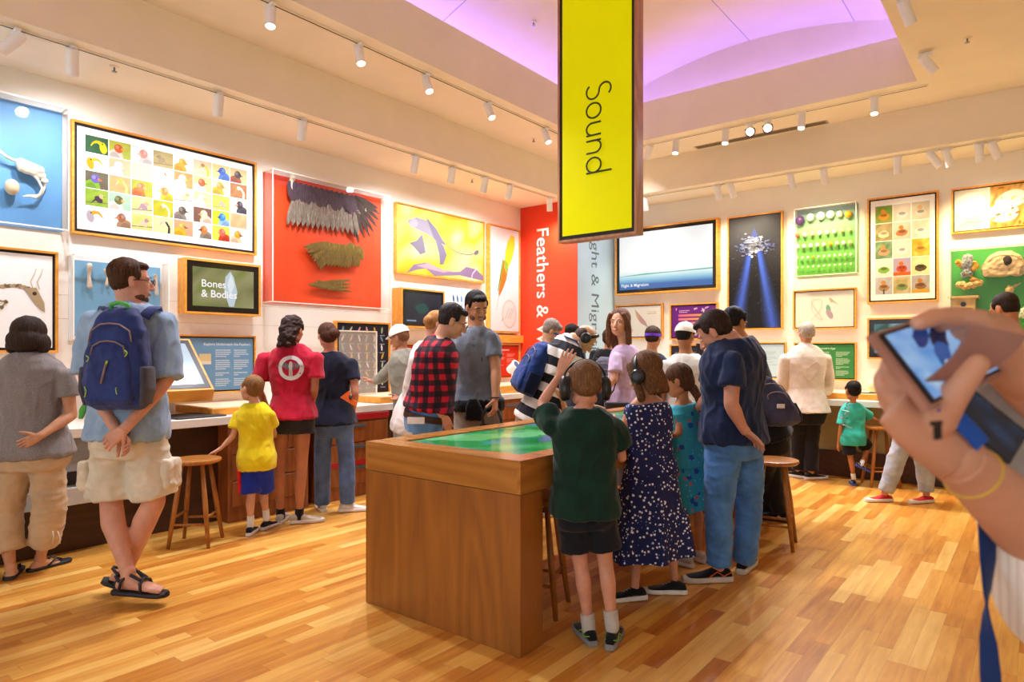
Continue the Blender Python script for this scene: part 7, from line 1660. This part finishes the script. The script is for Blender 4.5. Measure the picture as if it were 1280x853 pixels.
# 13 teal dress girl
T13 = 4.18
p = Person('girl in a teal flowered dress with a ponytail standing at the table', T13, 862, 1.25, -35, 'c', .95, hd=.215, skinc='#bd8058', vox=.0075,
    pelvis=(864, 582), neck=(853, 500), head=(848, 476), hphi=-66, tilt=14, J=dict(shL=(848, 512, -.05), elL=(849, 541, -.1), wrL=(833, 552, .05), shR=(872, 512, .06), elR=(877, 540, .05), anL=(856, 692, .0), anR=(874, 684, .1)))
p.body(); tl = floral('teal_floral', '#2f9db0', [('#1c4f9c', 13, .34), ('#e04a3c', 15, .26), ('#8ad0d4', 34, .24), ('#f0dfc8', 40, .15)], 20)
p.top(tl, c=.016, hem=.0, flare=.004, sleeve=.32, sc=.03, name='dress_bodice', seed=21, neckf=.93, amp=.004); p.skirt(tl, .28, .37, .15, waves=8, wamp=.012); p.hair('lowpony', hairm('#5a3820', '#8a5c34'), .26); p.face(); p.shoes(top='#b8a894', sole='#d8cdbf', lace=None)
# 11 boy, dark green
T11 = 3.06
DG = cloth('#0f2b21', '#143a2c', var=.12)
p = Person('boy from behind in a dark green T-shirt with big headphones, hands raised to his ears', T11, 742, 1.31, -4, 'c', 1.0, hd=.222, skinc='#d79c80', vox=.0065,
    pelvis=(731, 632), neck=(730, 510), head=(731, 482), hphi=-4, tilt=12, J=dict(shL=(690, 530, 0), elL=(677, 505, .14), wrL=(700, 468, .16), shR=(768, 532, 0), elR=(777, 572, .05), wrR=(769, 540, .3), anL=(736, 784, .03), anR=(765, 781, -.01), knL=(726, 706, .02), knR=(757, 706, .02)))
p.body(hand_kw=dict(L=dict(d=P(707, 450, T11+.14)-P(700, 468, T11+.16), n=RT*.5+FW, th=RT, curl=.2, k=.78, spread=.14), R=dict(d=P(764, 525, T11+.34)-P(769, 540, T11+.3), n=FW, th=-RT, k=.78)))
p.top(DG, c=.03, hem=-.09, flare=.012, sleeve=.6, sc=.03, name='t_shirt', seed=22, amp=.008, fvox=.0065); p.pants(cloth('#191b22', var=.12), end=.36, c=.022, r_end=.084, name='shorts', amp=.006)
p.hair('crop', hairm('#7a5638', '#a88458')); p.shoes(dirs=dict(L=nrm(FW-RT*.25), R=nrm(FW+RT*.35)), top='#161618', sole='#8a8a8c', lace='#2a2a2c', accent='#8fd83a')
for sd in 'RL': sock(p, sd, '#bdb9b2', .085, .040)
headphones(p.C, p.hS, p.hF, p.hU, p.hd*1.02, 'large black headphones on the boy in the dark green T-shirt', back=-.005, tiltf=-.1, cs=1.4)
# 20 white-haired visitor
T20 = 7.05
p = Person('white-haired visitor in a cream linen shirt and black trousers at the back wall', T20, 1006, 1.66, 3, 'f', 1.16, hd=.225, skinc='#c98d6c', vox=.0085,
    pelvis=(1007, 512), neck=(1007, 432), head=(1008, 417), tilt=8, J=dict(shR=(1033, 447), shL=(981, 447), elR=(1036, 480, .05), wrR=(1034, 500, .25), elL=(978, 480, .05), wrL=(982, 500, .25), anR=(1014, 591, -.04), anL=(998, 589, .06)))
p.body(); p.top(cloth('#dccab4', '#e6d8c6', var=.05), c=.03, hem=-.04, flare=.02, sleeve=1.7, sc=.026, name='linen_shirt', seed=23, amp=.004, collar=True); p.pants(cloth('#191618', var=.1), c=.016, r_end=.07, r_knee=.075); p.hair('short', hairm('#b9ab98', '#e8dcc8')); p.shoes(dirs=dict(R=nrm(RT+FW*.2), L=nrm(-RT*.7+FW)), top='#1d1a1c', sole='#d8d0c8', lace=None)
# 21 toddler
T21 = 6.72
p = Person('toddler in a teal T-shirt with a grey print and black shorts, one foot raised', T21, 1066, 1.03, 4, 'c', 1.0, hd=.205, skinc='#b9794c', vox=.007,
    pelvis=(1066, 546), neck=(1066, 504), head=(1066, 489), hphi=2, tilt=6, J=dict(shR=(1078, 512), shL=(1054, 512), elR=(1090, 523, .05), wrR=(1104, 529, .05), anL=(1067, 597, 0), knL=(1063, 572, 0), knR=(1084, 560, .06), anR=(1077, 580, -.08)))
p.body(hand_kw=dict(R=dict(d=RT, n=-UPV, th=FW, curl=.2, k=.6), L=dict(k=.6))); p.top(cloth('#38b8a6', var=.08), c=.018, hem=-.25, flare=.008, sleeve=.75, sc=.022, name='t_shirt', seed=24); p.pants(cloth('#15151a'), end=.42, c=.018, r_end=.07, name='shorts'); p.hair('crop', hairm('#130f0e', '#2a201c'))
a = Art(P(1055, 536, T21-.2), RT, UPV, -FW, .14, .26); rnd = random.Random(8)
for i in range(26): a.ell(a.w*rnd.uniform(.1, .9), a.h*rnd.uniform(0, 1), rnd.uniform(.006, .018), rnd.uniform(.004, .01), rnd.choice(['#8aa0a0', '#6f8488', '#b4c4c2']), rnd.uniform(0, 3), 8, .3)
project(a.g, p.topo, p.M, FW, M_print, 'shirt_print', p.topo, p.root)
p.shoes(dirs=dict(L=nrm(FW+RT*.3), R=nrm(RT*.9-UPV*.45)), U=dict(R=nrm(UPV*.9+RT*.45)), top='#191a20', sole='#3c50b4', lace=None, accent='#e8e8ee')
for sd in 'RL': sock(p, sd, r=.034, h=.07)
# 22 grey jeans, red shoes
T22 = 5.98
p = Person('visitor in pale grey jeans and red canvas shoes standing behind the raised phone', T22, 1150, 1.62, -20, 'f', 1.05, hd=.22, skinc='#c98d6c', vox=.0085,
    pelvis=(1152, 510), neck=(1176, 432), head=(1182, 418), tilt=20, J=dict(anL=(1106, 617, 0), anR=(1158, 618, -.04), knL=(1122, 570, -.03), knR=(1155, 570, -.03), elL=(1150, 470), shL=(1158, 446)))
p.body(); p.top(cloth('#c8a890'), c=.024, sleeve=.6); p.pants(cloth('#a6abb4', '#b8bcc4', var=.08), c=.016, r_end=.062, r_knee=.078, amp=.008, name='jeans', waist=.1); p.hair('short', hairm('#5a4030')); p.shoes(dirs=dict(L=nrm(-RT-FW*.05), R=nrm(-RT*.6-FW*.15)), top='#c4202c', sole='#eae2da', lace=None, kind='low')
# 23 green polo
T23 = 5.0
p = Person('man in a bright green polo shirt seen from behind at the right edge', T23, 1266, 1.74, 10, 'm', 1.08, hd=.235, skinc='#c08058', vox=.0085, pelvis=(1276, 520), neck=(1262, 407), head=(1255, 387), hphi=-20, tilt=20, J=dict(shL=(1236, 428, 0), shR=(1302, 424, 0)))
p.body(); p.top(cloth('#1fae2c', '#2cc03a', var=.06), c=.028, hem=-.1, sleeve=.62, sc=.03, name='polo_shirt', seed=25, collar=True); p.pants(cloth('#3a3c44')); p.hair('crop', hairm('#2a1d16', '#4a3628')); p.shoes(top='#1c1a1a')
# ================================================================== FOREGROUND VISITOR WITH TWO PHONES (close to the camera, at right)
TF = .66
def Q(x, y, t=TF): return P(x, y, t)
root = thing('person', 'close foreground visitor at the right edge whose hands hold a phone in a leather case', 'person', tuple(V((Q(1500, 500, .82).x, Q(1500, 500, .82).y, 0)))); M = Minv(root)
sk = skin('#cc967a'); B = root.location
# one continuous body: torso, head, legs outside the frame; forearms and hands in it
g = G(); F_ = nrm(-RT*.85+FW*.5); S_ = F_.cross(UPV)
L = lambda a, f, z: V((B.x, B.y, 0))+S_*a+F_*f+UPV*z
g.loft([(L(0, 0, z), S_, F_, a, b, b) for z, a, b in ((.72, .13, .10), (.85, .17, .12), (1.0, .14, .10), (1.2, .15, .11), (1.36, .16, .09), (1.42, .07, .06))], 24)
g.chain([L(0, 0, 1.38), L(0, .02, 1.47)], [.06, .052], 14)
for s_ in (-1, 1): g.chain([L(s_*.09, 0, .85), L(s_*.09, .02, .46), L(s_*.09, 0, .08)], [.085, .055, .038], 14)
eL, wL = Q(1322, 690, .74), Q(1196, 574, .665)
eR, wR = Q(1390, 600, .80), Q(1262, 455, .72)
g.chain([L(.15, 0, 1.34), L(.2, .02, 1.2), eL, eL.lerp(wL, .35), eL.lerp(wL, .75), wL], [.045, .044, .040, .0385, .030, .0255], 18)
g.chain([L(-.15, 0, 1.34), eR, eR.lerp(wR, .4), wR], [.045, .038, .034, .026], 16)
parts = [(g, .008, 4)]
# left hand: cradles the phone from below, palm up towards it
hl = G()
pc = [Q(1196, 574, .665), Q(1172, 545, .66), Q(1150, 518, .655), Q(1128, 492, .65)]
dl = (pc[3]-pc[0]).normalized(); nl = nrm(-FW+UPV*.35)
sl = dl.cross(nl).normalized()
hl.loft([(pc[0], sl, nl, .027, .021, .021), (pc[1], sl, nl, .034, .020, .020), (pc[2], sl, nl, .040, .017, .018), (pc[3], sl, nl, .039, .014, .015)], 22, 2.4)
hl.cone(wL.lerp(eL, .12), pc[0], .0262, .026, 18)
def fing(pts, r): hl.chain([Q(*p) for p in pts], r, 12)
fing([(1132, 486, .655), (1116, 472, .665), (1112, 458, .68), (1118, 446, .69)], [.0105, .010, .0095, .0085])
fing([(1122, 500, .655), (1108, 490, .67), (1103, 476, .69), (1110, 462, .70)], [.0105, .010, .0095, .0085])
fing([(1132, 514, .66), (1116, 510, .68), (1108, 498, .70), (1112, 486, .715)], [.010, .0098, .0092, .0082])
fing([(1150, 532, .66), (1132, 530, .68), (1122, 522, .70), (1124, 512, .71)], [.0095, .009, .0085, .0075])
fing([(1172, 524, .645), (1188, 500, .632), (1206, 474, .625), (1222, 456, .622)], [.018, .0145, .0125, .0105])
parts.append((hl, .0026, 2))
# right hand: reaches over the top edge of the phone
hr = G()
def fr(pts, r): hr.chain([Q(*p) for p in pts], r, 12)
pr = [Q(1266, 462, .72), Q(1256, 442, .715), Q(1240, 425, .71), Q(1222, 414, .70)]
for i in range(3): hr.cone(pr[i], pr[i+1], (.026, .028, .029)[i], (.028, .029, .023)[i], 18)
for i, p_ in enumerate(pr): hr.ell(p_, (.026, .028, .029, .022)[i])
fr([(1218, 403, .70), (1194, 396, .69), (1168, 397, .68), (1148, 404, .67)], [.0115, .011, .010, .0085])
fr([(1224, 400, .69), (1204, 398, .69), (1188, 400, .69), (1176, 406, .69)], [.0115, .011, .0098, .0085])
fr([(1228, 410, .69), (1214, 408, .70), (1203, 410, .70), (1196, 416, .70)], [.011, .0105, .0095, .0082])
fr([(1236, 422, .69), (1224, 420, .70), (1214, 424, .70), (1208, 432, .70)], [.0095, .009, .0085, .0075])
fr([(1246, 440, .71), (1230, 440, .71), (1218, 436, .71), (1210, 430, .71)], [.014, .0125, .0115, .0095])
hr.cone(wR.lerp(eR, .12), pr[0], .027, .0265, 18)
parts.append((hr, .0026, 2))
hg = G(); HC = L(0, .03, 1.57); head_geo(hg, HC, S_, F_, UPV, .98); parts.append((hg, .006, 2))
organic('body', parts, sk, root, M)
hair(root, M, HC, S_, F_, UPV, .98, 'long', hairm('#7a5a3c'), .12)
# cream ribbed cardigan with hanging sleeve
kn, nt, b_ = newmat('cream_rib_knit'); v = mapping(nt); w_ = N(nt, 'ShaderNodeTexWave', wave_type='BANDS', bands_direction='X'); w_.inputs['Scale'].default_value = 38; w_.inputs['Distortion'].default_value = .6; nt.links.new(v, w_.inputs['Vector'])
nt.links.new(ramp(nt, w_.outputs['Fac'], [(0.0, '#d8ccc0'), (0.5, '#e8dfd3')]), b_.inputs['Base Color']); b_.inputs['Roughness'].default_value = .95; bump(nt, b_, w_.outputs['Fac'], .25, .003)
g = G(); g.loft([(L(0, 0, z), S_, F_, a, b, b) for z, a, b in ((.70, .19, .14), (.85, .20, .145), (1.0, .17, .125), (1.2, .175, .13), (1.34, .17, .10), (1.40, .085, .07))], 26)
g.chain([L(.15, 0, 1.33), L(.2, .02, 1.2), eL], [.058, .060, .060], 18)
g.chain([L(-.15, 0, 1.33), eR, eR.lerp(wR, .35)], [.058, .052, .046], 18, endflat=True)
a0 = Q(1284, 656, .715); g.chain([a0, Q(1303, 690, .74), Q(1310, 745, .75), Q(1304, 775, .75)], [.026, .050, .050, .034], 20)
organic('cardigan', [g], kn, root, M, .007, 4, foldf(.005, (10, 10, 5), 24, 2))
g = G(); g.loft([(L(0, 0, z), S_, F_, a, b, b) for z, a, b in ((.70, .17, .125), (.85, .185, .13), (.95, .165, .12))], 24)
for s_ in (-1, 1): g.chain([L(s_*.09, 0, .80), L(s_*.09, .02, .46), L(s_*.09, 0, .10)], [.10, .075, .06], 16, endflat=True)
organic('trousers', [g], denim('#2c4474'), root, M, .01, 3)
for s_ in (-1, 1): shoe(root, M, L(s_*.09, 0, .08), F_, .95, .08, ground=0.002, top='#3a3a44')
# wrist ink and yellow hair tie, following the forearm
g = G(); c_ = Q(1170, 534, .63)
t_ = G(); a = Art(Q(1162, 546, .55), RT, UPV, -FW, .02, .02); a.clip = (-1, -1, 1, 1)
a.poly([(0, .0125), (.011, .0135), (.011, .010), (0, .009)], '#241a18'); 
for i in range(4): a.poly([(.002, .009-.003*i), (.0095, .010-.003*i), (.0105, .007-.003*i), (.0035, .006-.003*i)], '#241a18')
body = [o for o in root.children if o.name.startswith('body')][0]
project(a.g, body, M, FW, M_print, 'wrist_tattoo', body, root, off=.0006)
fa = (wL-eL).normalized(); cb = wL.lerp(eL, .14); u1 = fa.orthogonal().normalized(); u2 = fa.cross(u1)
g = G(); g.tube([cb+(u1*math.cos(a_*PI/16)+u2*math.sin(a_*PI/16))*.0275 for a_ in range(32)], .0016, 6, closed=True); g.build('hair_tie', plain('#d8b04a', .7), root, smooth=True, M=M)
# phone in its wallet case
t = thing('phone', 'phone with a bright blue screen in an open rose leather case held in the foreground', 'phone', tuple(Q(1152, 478, .63))); M2 = Minv(t)
c0, c1, c3 = Q(1106, 420, .645), Q(1165, 400, .70), Q(1152, 479, .625)
e1 = (c3-c0).normalized(); wv = (c1-c0); wv = (wv-e1*wv.dot(e1)).normalized(); nn = e1.cross(wv).normalized()
if nn.dot(FW) > 0: nn = -nn
def quadbox(o, a, b, la, lb, n, d0, d1, bev=0):
    g = G(); vs = [o+a*x*la+b*y*lb+n*d for d in (d0, d1) for x, y in ((0, 0), (1, 0), (1, 1), (0, 1))]; g.add(vs, [(0, 1, 2, 3), (4, 7, 6, 5), (0, 4, 5, 1), (1, 5, 6, 2), (2, 6, 7, 3), (3, 7, 4, 0)]); return g
L_, w_ = .072, .145; o0 = c0
ph = quadbox(o0-e1*.007-wv*.013, e1, wv, L_+.014, w_+.02, nn, -.010, -.003).build('phone_case', cloth('#a87868'), t, M=M2); fixn(ph)
ph = quadbox(o0-e1*.003-wv*.004, e1, wv, L_+.006, w_+.006, nn, -.003, 0.0).build('phone_body', M_black, t, M=M2); fixn(ph)
a = Art(o0+nn*.0004, e1, wv, nn, L_, w_); a.blur(0, 0, a.w, a.h, ['#6fa6ea', '#a8ccf4', '#5f98e0', '#c4e0fa'], 5, 7, 3)
for x, y, rx, ry, c in ((.012, .055, .010, .022, '#1c3a78'), (.02, .085, .012, .02, '#101c3c'), (.035, .07, .010, .02, '#2c5ca4'), (.05, .062, .006, .01, '#d8ecfc')): a.ell(x, y, rx, ry, c, .5, 12, .2)
a.build('phone_screen', t, attrmat('phone_display', .42, .15), M=M2)
le = cloth('#9a6a60', '#a87a6c', var=.06)
f0, f1, f2, f3 = Q(1157, 476, .625), Q(1211, 408, .66), Q(1279, 421, .66), Q(1217, 474, .635)
g = G(); nf = (f1-f0).cross(f3-f0).normalized()*.004; n_ = 8
for A_, B_, C_, D_ in ((f0, f1, f2, f3),):
    top_, bot_ = [], []
    for i in range(n_+1):
        for q in range(n_+1):
            u_, v_ = i/n_, q/n_; p_ = A_*(1-u_)*(1-v_)+B_*u_*(1-v_)+C_*u_*v_+D_*(1-u_)*v_; p_ = p_-FW*(.012*math.sin(PI*u_)); top_.append(p_+nf); bot_.append(p_-nf)
    m_ = n_+1; fs = [[i*m_+q, i*m_+q+1, (i+1)*m_+q+1, (i+1)*m_+q] for i in range(n_) for q in range(n_)]
    g.add(top_, fs); g.add(bot_, [f[::-1] for f in fs]); N1 = m_*m_
    edge = [i for i in range(m_)]+[i*m_+n_ for i in range(1, m_)]+[n_*m_+q for q in range(n_-1, -1, -1)]+[i*m_ for i in range(n_-1, 0, -1)]
    g.f += [[edge[i], edge[(i+1) % len(edge)], edge[(i+1) % len(edge)]+N1, edge[i]+N1] for i in range(len(edge))]; g.m += [0]*len(edge); g.c += [None]*len(edge)
o = g.build('cover_flap', le, t, M=M2); fixn(o); sharp(o, 60)
g = G(); g.tube([Q(1152, 480, .632), Q(1160, 488, .63), Q(1170, 499, .628), Q(1180, 508, .627)], .0022, 8); g.build('lanyard_cord', plain('#c8b08c', .5), t, smooth=True, M=M2)
g = G(); rb = [(1179, 506), (1198, 524), (1216, 542), (1228, 556)]; g.loft([(Q(x, y, .628+.006*i), nrm(RT*.7+UPV*.7), -FW, .0085, .0015, .0015) for i, (x, y) in enumerate(rb)], 10, 4); sharp(g.build('lanyard_strap', cloth('#1750b0'), t, M=M2), 60)
# dark second device and the grey tote behind
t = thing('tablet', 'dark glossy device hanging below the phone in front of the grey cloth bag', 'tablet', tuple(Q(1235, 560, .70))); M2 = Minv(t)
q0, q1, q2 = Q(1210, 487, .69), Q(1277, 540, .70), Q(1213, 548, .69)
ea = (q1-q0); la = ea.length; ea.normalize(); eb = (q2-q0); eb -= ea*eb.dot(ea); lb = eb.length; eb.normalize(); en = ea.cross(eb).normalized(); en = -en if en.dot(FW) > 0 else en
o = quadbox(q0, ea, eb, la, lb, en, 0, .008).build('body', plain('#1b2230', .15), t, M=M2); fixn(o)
a = Art(q0+ea*.003+eb*.003+en*.0083, ea, eb, en, la-.006, lb-.006); a.blur(0, 0, a.w, a.h, ['#1a2434', '#243650', '#2f5c90'], 5, 4, 2); a.build('display', t, attrmat('tablet_painted_reflection', .12, .1), M=M2)  # blue reflection on the dark glass, painted in as colour with a faint glow
t = thing('tote_bag', 'crumpled grey cloth bag hanging from the foreground visitor behind the tablet', 'bag', tuple(Q(1262, 620, .78))); M2 = Minv(t)
g = G(); g.loft([(Q(x, y, .78), RT, FW, a_, .03, .03) for x, y, a_ in ((1262, 470, .03), (1262, 500, .05), (1268, 540, .055), (1276, 590, .05), (1285, 625, .04))], 20, 2.6); organic('body', [g], cloth('#a39a94', var=.1), t, M2, .006, 2, foldf(.009, (22, 22, 14), 45, 7))
t = thing('neck_strap', 'twisted navy strap hanging down beside the cream knit sleeve', 'strap', tuple(Q(1235, 900, .72))); M2 = Minv(t)
g = G(); pts = [(1236, 600, 0, .012), (1234, 650, 0, .011), (1235, 700, .15, .0105), (1234, 740, .6, .009), (1233, 770, 1.35, .008), (1235, 800, 2.1, .009), (1238, 840, 2.7, .010), (1241, 900, 3.0, .011)]
g.loft([(Q(x, y, .73), nrm(RT*math.cos(a_)+FW*math.sin(a_)), nrm(FW*math.cos(a_)-RT*math.sin(a_)), w_, .0018, .0018) for x, y, a_, w_ in pts], 12, 3); sharp(g.build('webbing', cloth('#1c3468', var=.1), t, M=M2), 70)
# ================================================================== CAMERA, WORLD, COLOUR
cam = bpy.data.cameras.new('camera'); co = bpy.data.objects.new('camera', cam); COL.objects.link(co)
cam.sensor_width = 36; cam.lens = 36*FPX/1280; cam.shift_y = (CY-426.5)/1280; cam.clip_start = 0.05
co.location = (0, 0, EYE); co.rotation_euler = FW.to_track_quat('-Z', 'Y').to_euler()
cam.dof.use_dof = True; cam.dof.focus_distance = 4.2; cam.dof.aperture_fstop = 5.0
SC.camera = co
w = bpy.data.worlds.new('world'); SC.world = w; w.use_nodes = True
w.node_tree.nodes['Background'].inputs[0].default_value = (0.90, 0.95, 1.0, 1); w.node_tree.nodes['Background'].inputs[1].default_value = 0.95
SC.view_settings.view_transform = 'Standard'; SC.view_settings.look = 'None'; SC.view_settings.gamma = 1; SC.view_settings.exposure = 0.78; SC.view_settings.use_curve_mapping = False
